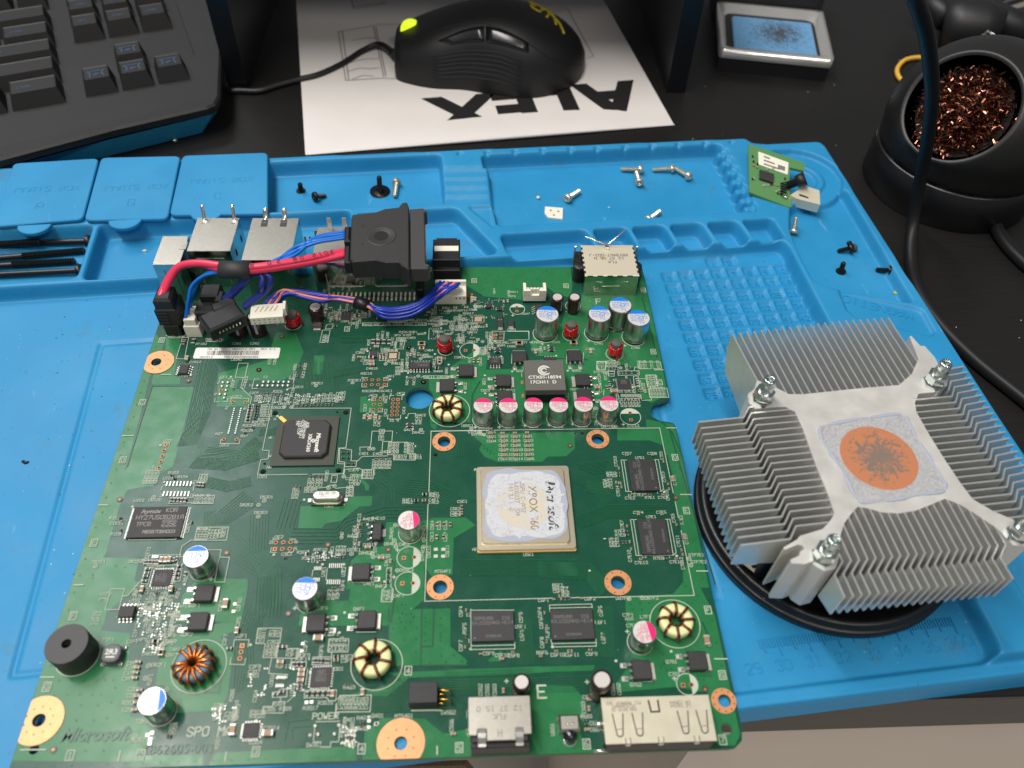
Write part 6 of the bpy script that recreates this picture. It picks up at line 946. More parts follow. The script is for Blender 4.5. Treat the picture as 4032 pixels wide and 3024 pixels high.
# crystal can
mb = MB(); mb.prism([(-0.55, -0.22), (0.55, -0.22), (0.55, 0.22), (-0.55, 0.22)], 0.03, 0.09); cb = mb.mesh('crystal', m_blackplastic)
def oval(L, r): return [(L / 2 - r + r * math.cos(math.radians(t)), r * math.sin(math.radians(t))) for t in range(-90, 91, 15)] + [(-L / 2 + r + r * math.cos(math.radians(t)), r * math.sin(math.radians(t))) for t in range(90, 271, 15)]
mb = MB(); mb.smooth = False; mb.prism(oval(1.05, 0.23), 0.09, 0.13, 0.02); mb.prism(oval(0.98, 0.19), 0.13, 0.38, 0.05); cc = mb.mesh('metal_can', m_steel)
t = MB(); stroke_text(t, 'TXC', 0.02, 0.02, 0.1, math.pi, 0.014, 0.382); stroke_text(t, '25-GHTB2', 0.3, 0.1, 0.08, math.pi, 0.012, 0.382)
e_ = MB(); e_.box(-0.68, -0.07, 0.03, -0.54, 0.07, 0.05); e_.box(0.54, -0.07, 0.03, 0.68, 0.07, 0.05)
p = P('K2', 805, 1575, 0.03); put_xy('crystal', cb, (p.x, p.y), 0.0, [('metal_can', cc), ('marking', t.mesh('marking', m_ink_grey)), ('terminals', e_.mesh('terminals', m_solder))])
# buzzer and shielded coil
mb = MB(); mb.smooth = True; mb.lathe([(0.6, 0.0), (0.61, 0.04), (0.61, 0.87), (0.595, 0.9)], n=40, cap=False); mb.smooth = False; mb.annulus(0, 0, 0.14, 0.595, 0.9, 40); mb.smooth = True; mb.lathe([(0.0, 0.5), (0.14, 0.5), (0.14, 0.9)], n=40, cap=False); bz = mb.mesh('buzzer', mat('buzzer_black', (48, 46, 47), 0.5, bump=0.1)); p = P2('B1', 852, 498); put_xy('buzzer', bz, p)
mb = MB(); mb.box(-0.28, -0.28, 0.03, 0.28, 0.28, 0.09, 0.01); mb.prism(circle(0, 0, 0.2, 16), 0.09, 0.2); mb.prism([(0.28 * math.cos(math.radians(t)) * (1 if abs(t % 90 - 45) > 20 else 1.08), 0.28 * math.sin(math.radians(t)) * (1 if abs(t % 90 - 45) > 20 else 1.08)) for t in range(0, 360, 15)], 0.2, 0.3, 0.03); sc_ = mb.mesh('shielded_coil', mat('coil_grey', (84, 84, 86), 0.5))
t = MB(); font_mesh(t, '2R3', 0, 0.03, 0.16, 0, 0.303, bold=0.02); t.box(-0.13, -0.14, 0.3025, 0.13, -0.1, 0.303)
e_ = MB(); e_.box(-0.32, -0.3, 0.03, -0.2, -0.2, 0.08, 0.02); e_.box(0.2, -0.3, 0.03, 0.32, -0.2, 0.08, 0.02); e_.box(0.2, 0.2, 0.03, 0.32, 0.3, 0.08, 0.02)
p = P('B1', 1235, 500, 0.1); put_xy('shielded_coil', sc_, (p.x, p.y), 0.0, [('marking', t.mesh('marking', m_ink_white)), ('terminals', e_.mesh('terminals', m_solder))])
# barcode label
lb = [P('K1', x, y, 0.035) for x, y in ((1022, 190), (1945, 190), (1915, 315), (992, 308))]; ux = (lb[1] - lb[0]).normalized(); c0 = lb[3]; LX, LY = (lb[1] - lb[0]).length, (lb[0] - lb[3]).length
mb = MB(); mb.prism(rrect(0, 0, LX, LY, 0.08), 0.026, 0.032); lo = mb.mesh('barcode_label', mat('label_paper', (226, 224, 218), 0.5))
t = MB(); rg = random.Random(5); x = LX * 0.15
while x < LX * 0.75:
    w = rg.choice((0.012, 0.012, 0.02, 0.032)); t.sheet(rrect(x, LY * 0.3, x + w, LY * 0.72), 0.0335); x += w + rg.choice((0.012, 0.018, 0.03))
for s, x, y, h_ in (('TS4 B2', 0.14, 0.8, 0.07), ('X865012-001', 0.43, 0.8, 0.085), ('REV A-1', 0.77, 0.8, 0.085), ('050912', 0.08, 0.06, 0.085), ('7501245208942385', 0.36, 0.06, 0.085)): stroke_text(t, s, LX * x, LY * y, h_, 0, 0.014, 0.0335, adv=6.0)
o = inst('barcode_label', lo, board, (c0.x, c0.y, 0), math.atan2(ux.y, ux.x)); inst('barcode_print', t.mesh('barcode_print', m_ink_black), o)
# ---------------------------------------------------------------- metal shells and sockets on the board
m_steelbright = mat('polished_tin', (190, 188, 180), 0.12, 1.0)
m_grime = mat('stamped_ink', (120, 112, 104), 0.6)
def shell(name, x0, x1, y0, y1, h, topmat=m_steel, side=m_steelbright, z0=0.0):
    mb = MB(); mb.box(x0, y0, z0, x1, y1, h - 0.02); o = mb.build(name, side, board)
    t = MB(); t.box(x0 - 0.004, y0 - 0.004, h - 0.02, x1 + 0.004, y1 + 0.004, h, 0.008); t.build('shell_top', topmat, o)
    return o
def seams(o, boxes, m=None, name='seam'):
    mb = MB()
    for b in boxes: mb.box(*b)
    mb.build(name, m or m_hole, o)
o = shell('port_shell', -11.67, -10.62, 13.2, 14.95, 2.0)
seams(o, [(-11.35, 13.19, 1.82, -11.2, 13.202, 1.84), (-11.0, 13.19, 1.82, -10.85, 13.202, 1.84)], m_shiny); seams(o, [(-11.3, 13.192, 0.3, -11.28, 13.202, 1.7), (-10.9, 13.192, 0.3, -10.88, 13.202, 1.7)])
mb = MB(); mb.box(-10.83, 14.1, 1.997, -10.55, 14.55, 2.03, 0.01); mb.box(-10.72, 14.25, 2.03, -10.64, 14.35, 2.045, 0.01); mb.build('side_tab', m_steel, o)
def curl(o, x, y, z, w=0.14, L=0.5, up=0.5):
    mb = MB(); mb.smooth = True; pts = spline([(x, y - 0.25, z + 0.005), (x, y, z + 0.01), (x, y + 0.16, z + up * 0.55), (x, y + 0.2, z + up), (x, y + 0.32, z + up + 0.06)], 5)
    for i in range(len(pts) - 1):
        a, b = pts[i], pts[i + 1]; mb.add([(a.x - w / 2, a.y, a.z), (a.x + w / 2, a.y, a.z), (b.x + w / 2, b.y, b.z), (b.x - w / 2, b.y, b.z), (a.x - w / 2, a.y + 0.02, a.z - 0.015), (a.x + w / 2, a.y + 0.02, a.z - 0.015), (b.x + w / 2, b.y + 0.02, b.z - 0.015), (b.x - w / 2, b.y + 0.02, b.z - 0.015)], [(0, 1, 2, 3), (7, 6, 5, 4), (0, 3, 7, 4), (1, 5, 6, 2)])
    mb.build('spring_tab', m_shiny, o)
o = shell('port_shell', -10.5, -8.76, 14.02, 16.13, 2.0)
curl(o, -10.2, 16.0, 2.0); curl(o, -8.95, 16.0, 2.0)
seams(o, [(-10.45 + i * 0.44, 14.012, 1.955, -10.2 + i * 0.44, 14.03, 1.985) for i in range(4)], m_shiny, 'fold'); seams(o, [(-8.757, 14.6, 1.2, -8.75, 14.75, 1.5), (-8.757, 15.6, 1.1, -8.75, 15.75, 1.4)])
mb = MB(); mb.tube([(-10.2, 14.005, 0.2), (-10.2, 14.005, 1.6), (-9.1, 14.005, 1.6), (-9.1, 14.005, 0.2)], 0.018, 6); mb.build('pressed_rib', m_shiny, o)
o = shell('port_shell', -8.2, -6.25, 13.47, 16.12, 2.0)
seams(o, [(-7.78, 15.55, 1.999, -7.5, 16.0, 2.004), (-6.98, 15.55, 1.999, -6.7, 16.0, 2.004)], mat('tab_window', (60, 58, 56), 0.5), 'tab_window')
curl(o, -7.64, 16.05, 2.0, 0.2, 0.4, 0.28); curl(o, -6.84, 16.05, 2.0, 0.2, 0.4, 0.28)
seams(o, [(-8.1 + i * 0.4, 13.46, 1.9, -7.9 + i * 0.4, 13.475, 1.975) for i in range(5)], m_hole, 'slot'); seams(o, [(-8.1, 13.455, 1.975, -6.3, 13.47, 1.99)], m_shiny, 'fold')
mb = MB(); q_ = P2('U1', 1610, 545, 1.0)
for x, z1 in ((-5.93, 1.75), (-5.72, 1.75)): mb.box(x - 0.04, 15.2, 1.35, x + 0.04, 15.24, z1)
mb.box(-5.97, 15.2, 1.33, -5.68, 15.24, 1.42); mb.box(-5.52, 15.3, 0.2, -5.4, 15.36, 2.0, 0.02); mb.build('ground_clip', m_shiny, board)
o = shell('video_socket', -5.38, -1.25, 13.3, 15.5, 2.0)
seams(o, [(-5.38, 13.292, 1.975, -1.25, 13.3, 1.99)], m_shiny, 'fold')
for x in (-4.83, -4.2):
    mb = MB(); mb.box(x - 0.09, 15.35, 1.9, x + 0.09, 15.4, 2.62, 0.02); mb.build('prong', m_shiny, o)
for x0, x1 in ((-4.9, -3.35), (-2.95, -1.55)):
    mb = MB(); mb.tube([(x0, 13.29, 1.35), (x0, 13.28, 0.75), (x0 + 0.1, 13.28, 0.68), (x1 - 0.1, 13.28, 0.68), (x1, 13.28, 0.75), (x1, 13.28, 1.25), (x1 - 0.08, 13.28, 1.35)], 0.022, 6); mb.build('window_rim', m_shiny, o)
mb = MB()
for i in range(20): mb.box(-5.0 + i * 0.19, 13.05, 0.03, -4.93 + i * 0.19, 13.28, 0.08)
mb.build('solder_tails', m_solder, o)['kind'] = 'stuff'
mb = MB(); mb.box(-1.2, 13.25, 0, -0.95, 13.9, 0.5, 0.03); mb.build('side_latch', m_blackplastic, o)
# optical socket
a0, a1 = P('U2', 1405, 985), P('U2', 1690, 985); x0, x1, yf = a0.x, a1.x, a0.y
mb = MB(); mb.box(x0, yf, 0, x1, yf + 0.75, 0.62, 0.03); mb.box(x0 - 0.02, yf + 0.2, 0.6, x1 + 0.02, yf + 1.55, 1.05, 0.04); mb.box(x0 + 0.12, yf + 1.5, 0.5, x1 - 0.12, yf + 1.75, 0.95, 0.03); o = mb.build('optical_socket', m_blackplastic, board)
mb = MB(); mb.box(x0 + 0.05, yf + 0.75, 1.045, x1 - 0.05, yf + 1.08, 1.056); mb.build('socket_label', m_whiteplastic, o)
mb = MB(); mb.box(x0 + 0.38, yf - 0.004, 0.44, x0 + 0.68, yf + 0.01, 0.53); mb.box(x0 + 0.05, yf - 0.004, 0.1, x0 + 0.15, yf + 0.01, 0.35); mb.box(x1 - 0.15, yf - 0.004, 0.1, x1 - 0.05, yf + 0.01, 0.35); mb.build('recess', m_hole, o)
# white 12-way header
b0, b1 = P('U2', 1455, 1242), P('U2', 1760, 1240)
HX0, HX1, HY = b0.x - 0.12, b1.x, b0.y
mb = MB(); mb.box(HX0, HY, 0.02, HX1, HY + 0.75, 0.5, 0.02); mb.box(HX0, HY + 0.62, 0.5, HX1, HY + 0.75, 0.75, 0.02); o = mb.build('wire_header', m_whiteplastic, board)
seams(o, [(HX1 - 0.45 + i * 0.16, HY - 0.003, 0.3, HX1 - 0.38 + i * 0.16, HY + 0.01, 0.42) for i in range(3)], mat('header_slot', (120, 116, 104), 0.6), 'slot')
mb = MB()
for i in range(3): mb.tube([(HX1 - 0.02, HY + 0.35 + i * 0.12, 0.15), (HX1 + 0.1, HY + 0.35 + i * 0.12, 0.13), (HX1 + 0.22, HY + 0.3 + i * 0.12, 0.04)], 0.025, 6)
mb.build('pins', m_gold, o)
# fan header
f0, f1 = P('U3', 440, 808), P('U3', 685, 800); x0, x1, y0 = f0.x, f1.x, f0.y
mb = MB(); mb.box(x0, y0, 0.02, x1, y0 + 0.12, 0.42, 0.01); mb.box(x0, y0 + 0.45, 0.02, x1, y0 + 0.55, 0.38, 0.01); mb.box(x0, y0 + 0.1, 0.02, x0 + 0.12, y0 + 0.5, 0.7, 0.01); mb.box(x1 - 0.12, y0 + 0.1, 0.02, x1, y0 + 0.5, 0.7, 0.01); mb.box(x0, y0, 0.4, x0 + 0.3, y0 + 0.12, 0.7, 0.01); mb.box(x1 - 0.3, y0, 0.4, x1, y0 + 0.12, 0.7, 0.01); mb.box(x0, y0, 0.02, x1, y0 + 0.5, 0.1)
o = mb.build('fan_header', m_whiteplastic, board)
for i in range(4):
    mb = MB(); x = x0 + 0.27 + i * (x1 - x0 - 0.54) / 3; mb.box(x - 0.025, y0 + 0.25, 0.1, x + 0.025, y0 + 0.3, 0.62); mb.build('pin', m_shiny, o)
# wireless receiver can with aerial
RX0, RX1, RY0, RY1, RZ = 5.87, 8.15, 13.36, 15.3, 1.16
mb = MB(); mb.box(RX0, RY0, 0.01, RX1, RY1, RZ - 0.06); o = mb.build('receiver_can', m_steelbright, board)
mb = MB(); mb.box(RX0 - 0.015, RY0 - 0.01, RZ - 0.05, RX1 + 0.015, RY1 + 0.02, RZ, 0.02); mb.build('can_lid', mat('lid_cream_tin', (226, 216, 192), 0.42, 0.45), o)
seams(o, [(RX0 - 0.02, RY0 + 0.15 + i * 0.3, RZ - 0.05, RX0 + 0.05, RY0 + 0.3 + i * 0.3, RZ + 0.003) for i in range(6)] + [(RX1 - 0.05, RY0 + 0.15 + i * 0.3, RZ - 0.05, RX1 + 0.02, RY0 + 0.3 + i * 0.3, RZ + 0.003) for i in range(6)] + [(RX0 + 0.1 + i * 0.42, RY0 - 0.014, RZ - 0.045, RX0 + 0.34 + i * 0.42, RY0 + 0.012, RZ - 0.004) for i in range(5)], m_hole, 'lid_slot')
mb = MB(); mb.tube([(RX0 + 0.5, RY0 - 0.01, 0.8), (RX0 + 0.75, RY0 - 0.01, 0.8), (RX0 + 0.77, RY0 - 0.01, 0.55), (RX0 + 1.55, RY0 - 0.01, 0.55), (RX0 + 1.57, RY0 - 0.01, 0.8), (RX0 + 1.85, RY0 - 0.01, 0.8), (RX0 + 1.85, RY0 - 0.01, 0.1)], 0.014, 6); mb.build('pressed_outline', m_shiny, o)
t = MB(); cx = (RX0 + RX1) / 2
for s, y, hh, xx in (('X819467-003-J', 14.72, 0.14, 0), ('12 37 06 N', 14.52, 0.14, 0), ('FLK', 14.28, 0.14, 0.1)): stroke_text(t, s, cx + xx, y, hh, math.pi, 0.02, RZ + 0.002, adv=5.6, centre=True)
t.build('can_marking', m_ink_black, o)
for x, r in ((RX0 - 0.12, 0.26), (RX1 + 0.08, 0.26)):
    mb = MB(); mb.smooth = True; mb.lathe([(r, 0), (r, 0.78), (r - 0.03, 0.82)], x, 14.4, 20); mb.smooth = False; mb.box(x - 0.12, 14.4, 0, x + 0.12, 15.35, 0.8, 0.03); mb.build('side_post', m_blackplastic, o)
for x in (RX0 - 0.3, RX1 + 0.12):
    mb = MB(); mb.box(x - 0.03, 15.0, 0.3, x + 0.05, 15.1, 1.35, 0.02); mb.build('side_tab', m_shiny, o)
aerial = [P('U3', 1345, 215, 1.18), P('U3', 1350, 165, 1.3), P('U3', 1320, 160, 1.35), P('U3', 1115, 88, 1.6)]
mb = MB(); mb.smooth = True; mb.tube(aerial, 0.03, 6); mb.tube([P('U3', 1355, 210, 1.18), P('U3', 1372, 165, 1.3), P('U3', 1420, 130, 1.4), P('U3', 1565, 3, 1.85)], 0.03, 6); mb.build('aerial', m_shiny, o)
mb = MB(); b_ = P('U3', 1355, 205, 1.2); mb.box(b_.x - 0.08, b_.y - 0.12, 1.1, b_.x + 0.08, b_.y + 0.12, 1.28, 0.02); mb.build('aerial_clip', m_steel, o)
# front sockets
EX0, EX1 = 0.9, 2.61
mb = MB(); mb.box(EX0, -4.75, 0.01, EX1, -3.84, 0.98); o = mb.build('front_socket', m_steelbright, board)
mb = MB()
mb.prism([(EX0 - 0.01, -3.83), (EX1 + 0.01, -3.83), (EX1 + 0.01, -4.85), (EX1 - 0.2, -4.86), (EX1 - 0.21, -4.7), (EX1 - 0.43, -4.7), (EX1 - 0.44, -5.0), (EX0 + 0.5, -5.0), (EX0 + 0.49, -4.7), (EX0 + 0.23, -4.7), (EX0 + 0.22, -4.86), (EX0 - 0.01, -4.85)], 0.97, 1.0, 0.006); mb.build('shell_top', m_steel, o)
for x in (EX0 + 0.36, EX1 - 0.32):
    mb = MB(); mb.smooth = True; pts = [(-4.68, 1.0), (-4.8, 1.0), (-4.92, 0.96), (-5.05, 0.86), (-5.12, 0.84)]
    for (ya, za), (yb, zb) in zip(pts[:-1], pts[1:]): mb.add([(x - 0.12, ya, za), (x + 0.12, ya, za), (x + 0.1, yb, zb), (x - 0.1, yb, zb)], [(3, 2, 1, 0)])
    mb.build('spring_tab', m_shiny, o)
mb = MB(); mb.box(EX0 + 0.05, -5.12, 0.02, EX1 - 0.03, -4.76, 0.72, 0.02); mb.box(EX0 + 0.1, -5.0, 0.7, EX1 - 0.1, -4.8, 0.9); mb.build('insert', m_blackplastic, o)
mb = MB()
for x in (EX0 - 0.04, EX1 + 0.03):
    for y in (-4.0, -4.5): mb.lathe([(0.05, 0.0), (0.05, 0.3), (0.02, 0.36)], x, y, 10)
mb.build('side_bump', m_shiny, o)
seams(o, [(EX0 + 0.1 + i * 0.75, -3.835, 0.955, EX0 + 0.7 + i * 0.75, -3.818, 0.975) for i in range(2)], m_hole, 'slot')
t = MB(); cx = (EX0 + EX1) / 2; stroke_text(t, '12 37 15 0', cx, -4.1, 0.13, math.pi, 0.018, 1.002, adv=6, centre=True); stroke_text(t, 'FLK', cx, -4.32, 0.13, math.pi, 0.018, 1.002, centre=True)
t.line([(cx - 0.05, -4.72), (cx - 0.05, -4.9)], 0.02, 1.002); t.line([(cx + 0.05, -4.72), (cx + 0.05, -4.9)], 0.02, 1.002); t.line([(cx - 0.05, -4.81), (cx + 0.05, -4.81)], 0.02, 1.002); t.build('stamp', m_grime, o)
UX0, UX1 = 4.68, 7.78
mb = MB(); mb.box(UX0, -5.0, 0.01, UX1, -3.88, 0.72); o = mb.build('usb_socket_pair', m_steelbright, board)
mb = MB(); mb.box(UX0 - 0.01, -5.13, 0.72, UX1 + 0.01, -3.87, 0.75, 0.006); mb.build('shell_top', mat('worn_tin', (226, 218, 194), 0.36, 0.5, var=0.06, vscale=250), o)
m_slot = mat('pressed_slot', (38, 34, 36), 0.45)
for x, y in ((UX0 + 0.42, -4.33), (UX0 + 0.98, -4.33), (UX1 - 0.82, -4.31), (UX1 - 0.28, -4.31)):
    mb = MB(); pts = [(x - 0.15, y), (x - 0.09, y - 0.5)] + [(x + 0.09 * math.cos(math.radians(a)), y - 0.52 + 0.09 * math.sin(math.radians(a))) for a in range(200, 341, 20)] + [(x + 0.09, y - 0.5), (x + 0.15, y)]
    mb.line(pts, 0.032, 0.7515); mb.build('spring_cutout', m_slot, o)
    mb = MB(); mb.line([(x - 0.07, y - 0.42), (x + 0.07, y - 0.41)], 0.02, 0.752); mb.build('fold_line', m_shiny, o)
xm = (UX0 + UX1) / 2 - 0.06; mb = MB(); mb.line([(xm - 0.14, -4.0), (xm - 0.11, -4.3), (xm + 0.13, -4.3), (xm + 0.13, -4.0)], 0.05, 0.7515); mb.build('spring_cutout', m_slot, o)
t = MB()
for i in range(3): stroke_text(t, ('FC1 MAMMR2F 001', 'VEZ42ANNH0', '3VA NVYR 05')[i], UX0 + 0.62, -4.0 - i * 0.09, 0.075, math.pi, 0.012, 0.7515, centre=True)
for i in range(2): stroke_text(t, ('04 12N44', '1Z 1N344')[i], UX1 - 0.85, -4.02 - i * 0.09, 0.085, math.pi, 0.013, 0.7515, centre=True)
t.build('stamp', m_grime, o)
seams(o, [(UX0 + 0.4 + i * 0.55, -3.885, 0.7, UX0 + 0.72 + i * 0.55, -3.866, 0.735) for i in range(5)], m_hole, 'slot')
mb = MB(); mb.box(UX0 + 0.05, -5.14, 0.03, UX1 - 0.05, -5.0, 0.7, 0.01); mb.build('insert', m_blackplastic, o)
for x in (UX0 + 0.62, UX1 - 0.55, xm + 0.05):
    mb = MB(); mb.box(x - 0.09, -5.15, 0.748, x - 0.05, -4.98, 0.775, 0.01); mb.box(x + 0.05, -5.15, 0.748, x + 0.09, -4.98, 0.775, 0.01); mb.box(x - 0.07, -5.16, 0.6, x + 0.07, -5.12, 0.74, 0.01); mb.build('front_latch', m_shiny, o)
mb = MB(); mb.smooth = True; mb.lathe([(0.09, 0.0), (0.1, 0.18), (0.05, 0.24)], UX0 - 0.06, -4.42, 12); mb.tube([(UX0 + 0.15, -5.1, 0.04), (UX0 - 0.25, -5.11, 0.05)], 0.05, 6); mb.build('anchor_tab', m_shiny, o)
# infrared receiver
c_ = P('B4', 1222, 1330, 0); mb = MB(); mb.box(c_.x - 0.3, c_.y + 0.08, 0.05, c_.x + 0.3, c_.y + 0.55, 0.36, 0.06); o = mb.build('infrared_receiver', m_steel, board)
mb = MB(); mb.smooth = True; mb.lathe([(0.2, 0.08), (0.2, 0.2), (0.17, 0.29), (0.1, 0.34), (0.0, 0.36)], c_.x + 0.0, c_.y + 0.02, 20, False); mb.build('lens', mat('dark_glass', (26, 26, 32), 0.05, 0, 0.8), o)
mb = MB(); mb.line([(c_.x + 0.2 * math.cos(math.radians(a)), c_.y - 0.04 + 0.2 * math.sin(math.radians(a))) for a in range(190, 351, 12)], 0.03, 0.03); mb.box(c_.x - 0.34, c_.y + 0.42, 0.03, c_.x + 0.33, c_.y + 0.5, 0.28, 0.02); mb.build('bracket', m_shiny, o)
for dx in (-0.06, 0.09):
    mb = MB(); mb.smooth = True; mb.lathe([(0.045, 0.355), (0.035, 0.375), (0.0, 0.382)], c_.x + dx, c_.y + 0.28, 10, False); mb.build('bump', m_shiny, o)
# right-angle pin socket
c_ = P('B3', 1010, 1085, 0); c2 = P('B3', 865, 1090, 0); c3 = P('B3', 1160, 1085, 0)
mb = MB(); mb.box(c2.x, c2.y + 0.02, 0.03, c3.x + 0.03, c2.y + 0.62, 0.5, 0.01); o = mb.build('pin_socket', m_blackplastic, board)
for i, (dy, z, L) in enumerate(((0.14, 0.38, 0.38), (0.4, 0.38, 0.38), (0.1, 0.18, 0.2), (0.36, 0.18, 0.2))):
    mb = MB(); mb.smooth = True; x = c3.x + 0.03; mb.tube([(x - 0.02, c2.y + dy, z), (x + L - 0.04, c2.y + dy, z), (x + L, c2.y + dy, z - 0.05), (x + L, c2.y + dy, 0.03)], 0.035, 6); mb.build('pin', m_gold, o)
# white socket and black plug seats at the left edge
w0 = P('U1', 375, 1600, 0); w1 = P('U1', 540, 1605, 0)
WX0, WX1, WY = w0.x + 0.02, w1.x + 0.02, w0.y
mb = MB(); mb.box(WX0, WY, 0.02, WX1, WY + 0.9, 0.62, 0.02); o = mb.build('power_header', m_whiteplastic, board)
mb = MB(); mb.box(WX0 + 0.08, WY + 0.05, 0.6, WX1 - 0.08, WY + 0.85, 0.95, 0.02); mb.build('plug_body', m_whiteplastic, o)
s0 = P('U1', 165, 1590, 0); s1 = P('U1', 330, 1590, 0); SX0, SX1, SY = s0.x, s1.x, s0.y
mb = MB(); mb.box(SX0, SY, 0.0, SX1, SY + 1.1, 0.6, 0.02); mb.build('drive_socket', m_blackplastic, board)
# ---------------------------------------------------------------- cable harness to the drive (red and blue wires)
m_red = mat('red_cable', (226, 56, 90), 0.35, 0, 0.5); m_blue = mat('blue_wire', (6, 104, 196), 0.35, 0, 0.5); m_navy = mat('navy_wire', (18, 54, 168), 0.32, 0, 0.55); m_dknavy = mat('navy_cable', (40, 50, 128), 0.3, 0, 0.5); m_orange = mat('salmon_wire', (226, 128, 100), 0.38)
m_tape = mat('black_tape', (24, 24, 25), 0.4, bump=0.2, bscale=2500); m_sleeve = mat('heat_shrink', (44, 44, 45), 0.6)
har = thing('drive_cable', 'red and blue wire cable ending in a big black connector with a round hole', 'cable', (-8, 13, 0))
def hb(mb, name, m, par=har, org=(-8, 13, 0)):
    mb.v = [(x - org[0], y - org[1], z - org[2]) for x, y, z in mb.v]; return mb.build(name, m, par)
def wire(path, r, m, name='wire', par=har, org=(-8, 13, 0), n=8, k=8, flat=1.0):
    mb = MB(); mb.smooth = True; mb.tube(spline(path, k), r, n, flat=flat); return hb(mb, name, m, par, org)
U = lambda x, y, z: P('U1', x, y, z)
V2 = lambda x, y, z: P('U2', x, y, z)
# plug on the board at the left
def obox(mb, c, ux, sx, sy, z0, z1, bev=0.03):   # box on a turned base: c centre, ux direction
    uy = Vector((-ux.y, ux.x, 0)); pl = [c + ux * (a * sx / 2) + uy * (b * sy / 2) for a, b in ((-1, -1), (1, -1), (1, 1), (-1, 1))]
    mb.prism([(p.x, p.y) for p in pl], z0, z1, bev)
mb = MB(); mb.box(SX0 - 0.12, SY + 0.05, 0.6, SX1 + 0.1, SY + 1.0, 1.45, 0.06); mb.prism([(SX0 - 0.05, SY + 0.1), (SX1 + 0.04, SY + 0.1), (SX1 + 0.0, SY + 0.95), (SX0 - 0.02, SY + 0.95)], 1.45, 1.95, 0.1)
for i in range(4): mb.box(SX0 - 0.1, SY + 0.02, 0.72 + i * 0.16, SX0 + 0.35, SY + 0.06, 0.8 + i * 0.16, 0.01)
hb(mb, 'plug', m_blackplastic)
px0 = Vector((SX0 + 0.12, SY + 0.3, 1.75))
for d, dz in ((0.0, 0.0), (0.13, 0.12)):
    path = [px0 + Vector((d * 0.6, d * 1.5, 0)), U(180 + d * 100, 960, 2.15 + dz), U(300, 830 - d * 40, 2.55 + dz), U(500, 795 - d * 30, 2.75 + dz), U(740, 850 - d * 260, 2.8 + dz), U(1070, 870 - d * 260, 2.8 + dz), U(1500, 815 - d * 280, 2.75 + dz), U(1820, 760 - d * 330, 2.65 + dz), U(2100, 700 - d * 260, 2.6)]
    wire(path, 0.155, m_red, 'red_lead'); RP = spline(path, 8)
t = MB()
for i, ch in enumerate('2012 08 20 P'):
    q_ = (0.93 - 0.3 * i / 11) * (len(RP) - 1); k_ = int(q_); p = RP[k_].lerp(RP[k_ + 1], q_ - k_) + Vector((0, -0.02, 0.16)); dd = RP[k_ + 1] - RP[k_]; a = math.atan2(-dd.y, -dd.x)
    stroke_text(t, ch, p.x + 0.06, p.y + 0.08, 0.16, a, 0.026, p.z)
hb(t, 'cable_print', m_ink_black)
for i in range(4):
    o_ = Vector((0.0, 0.0, 0.0)); k_ = i % 2; j_ = i // 2
    path = [Vector((WX0 + 0.14 + 0.05 * k_, WY + 0.18 + 0.2 * i, 0.9)), U(395 + i * 14, 1180 - i * 12, 1.7), U(430 + i * 22, 1040 - i * 12, 2.15), U(560 + i * 12, 930 - i * 10, 2.5), U(750, 890 - i * 14, 2.65 + 0.06 * k_), U(1060, 860 + i * 12, 2.6 + 0.05 * k_), U(1330, 800 - i * 12, 2.55), U(1560, 660 - i * 22 + 60 * k_, 2.6), U(1800, 500 + i * 22, 2.7), U(2110, 445 + i * 24, 2.7)]
    wire(path, 0.068, m_blue)
# black sleeve
mb = MB(); c0, c1 = U(738, 860, 2.8), U(1070, 866, 2.8); mb.smooth = True
mb.tube([c0, c0.lerp(c1, 0.5), c1], 0.36, 16, flat=0.9); hb(mb, 'sleeve', m_sleeve)
# spare black plugs with dark blue leads
for path in ([U(1010, 930, 2.55), U(960, 1010, 2.2), U(880, 1090, 1.8), U(780, 1185, 1.35)], [U(1060, 930, 2.55), U(990, 1020, 2.2), U(910, 1100, 1.8), U(800, 1200, 1.35)], [U(1080, 910, 2.5), U(1200, 900, 2.55), U(1290, 960, 2.4), U(1240, 1090, 1.9), U(1130, 1180, 1.6), U(1000, 1280, 1.3)], [U(1080, 905, 2.5), U(1190, 930, 2.5), U(1190, 1040, 2.2), U(1160, 1130, 1.7), U(1010, 1250, 1.3)]): wire(path, 0.12, m_dknavy, 'lead')
ca, cb_ = U(600, 1150, 1.1), U(700, 1150, 1.1); ux = (cb_ - ca).normalized(); ux.z = 0
mb = MB(); c = U(620, 1300, 0.9); obox(mb, c, Vector((1, 0, 0)), 0.95, 0.75, 0.25, 1.15, 0.06); c = U(640, 1110, 1.35); obox(mb, c, Vector((1, 0, 0)), 0.75, 0.7, 0.9, 1.5, 0.06); c = U(740, 1180, 1.25); obox(mb, c, Vector((1, 0, 0)), 0.3, 0.55, 1.0, 1.45, 0.05); hb(mb, 'spare_plug', m_blackplastic)
a = U(680, 1590, 1.05); b = U(1000, 1440, 1.05); ux = Vector((b.x - a.x, b.y - a.y, 0)).normalized(); uy = Vector((-ux.y, ux.x, 0))
mb = MB(); c = (a + b) / 2 + uy * 0.45; L_ = (b - a).length + 0.25; zc = 0.62
pts = [c - ux * L_ / 2 - uy * 0.5, c + ux * L_ / 2 - uy * 0.5, c + ux * L_ / 2 + uy * 0.45, c - ux * L_ / 2 + uy * 0.5]; mb.prism([(p.x, p.y) for p in pts], 0.9, 1.5, 0.08)
pts = [c - ux * 0.2 + uy * 0.3, c + ux * 0.75 + uy * 0.3, c + ux * 0.8 + uy * 0.75, c - ux * 0.1 + uy * 0.75]; mb.prism([(p.x, p.y) for p in pts], 0.95, 1.55, 0.06); sp = hb(mb, 'spare_plug', m_blackplastic)
mb = MB(); fr = c - uy * 0.507
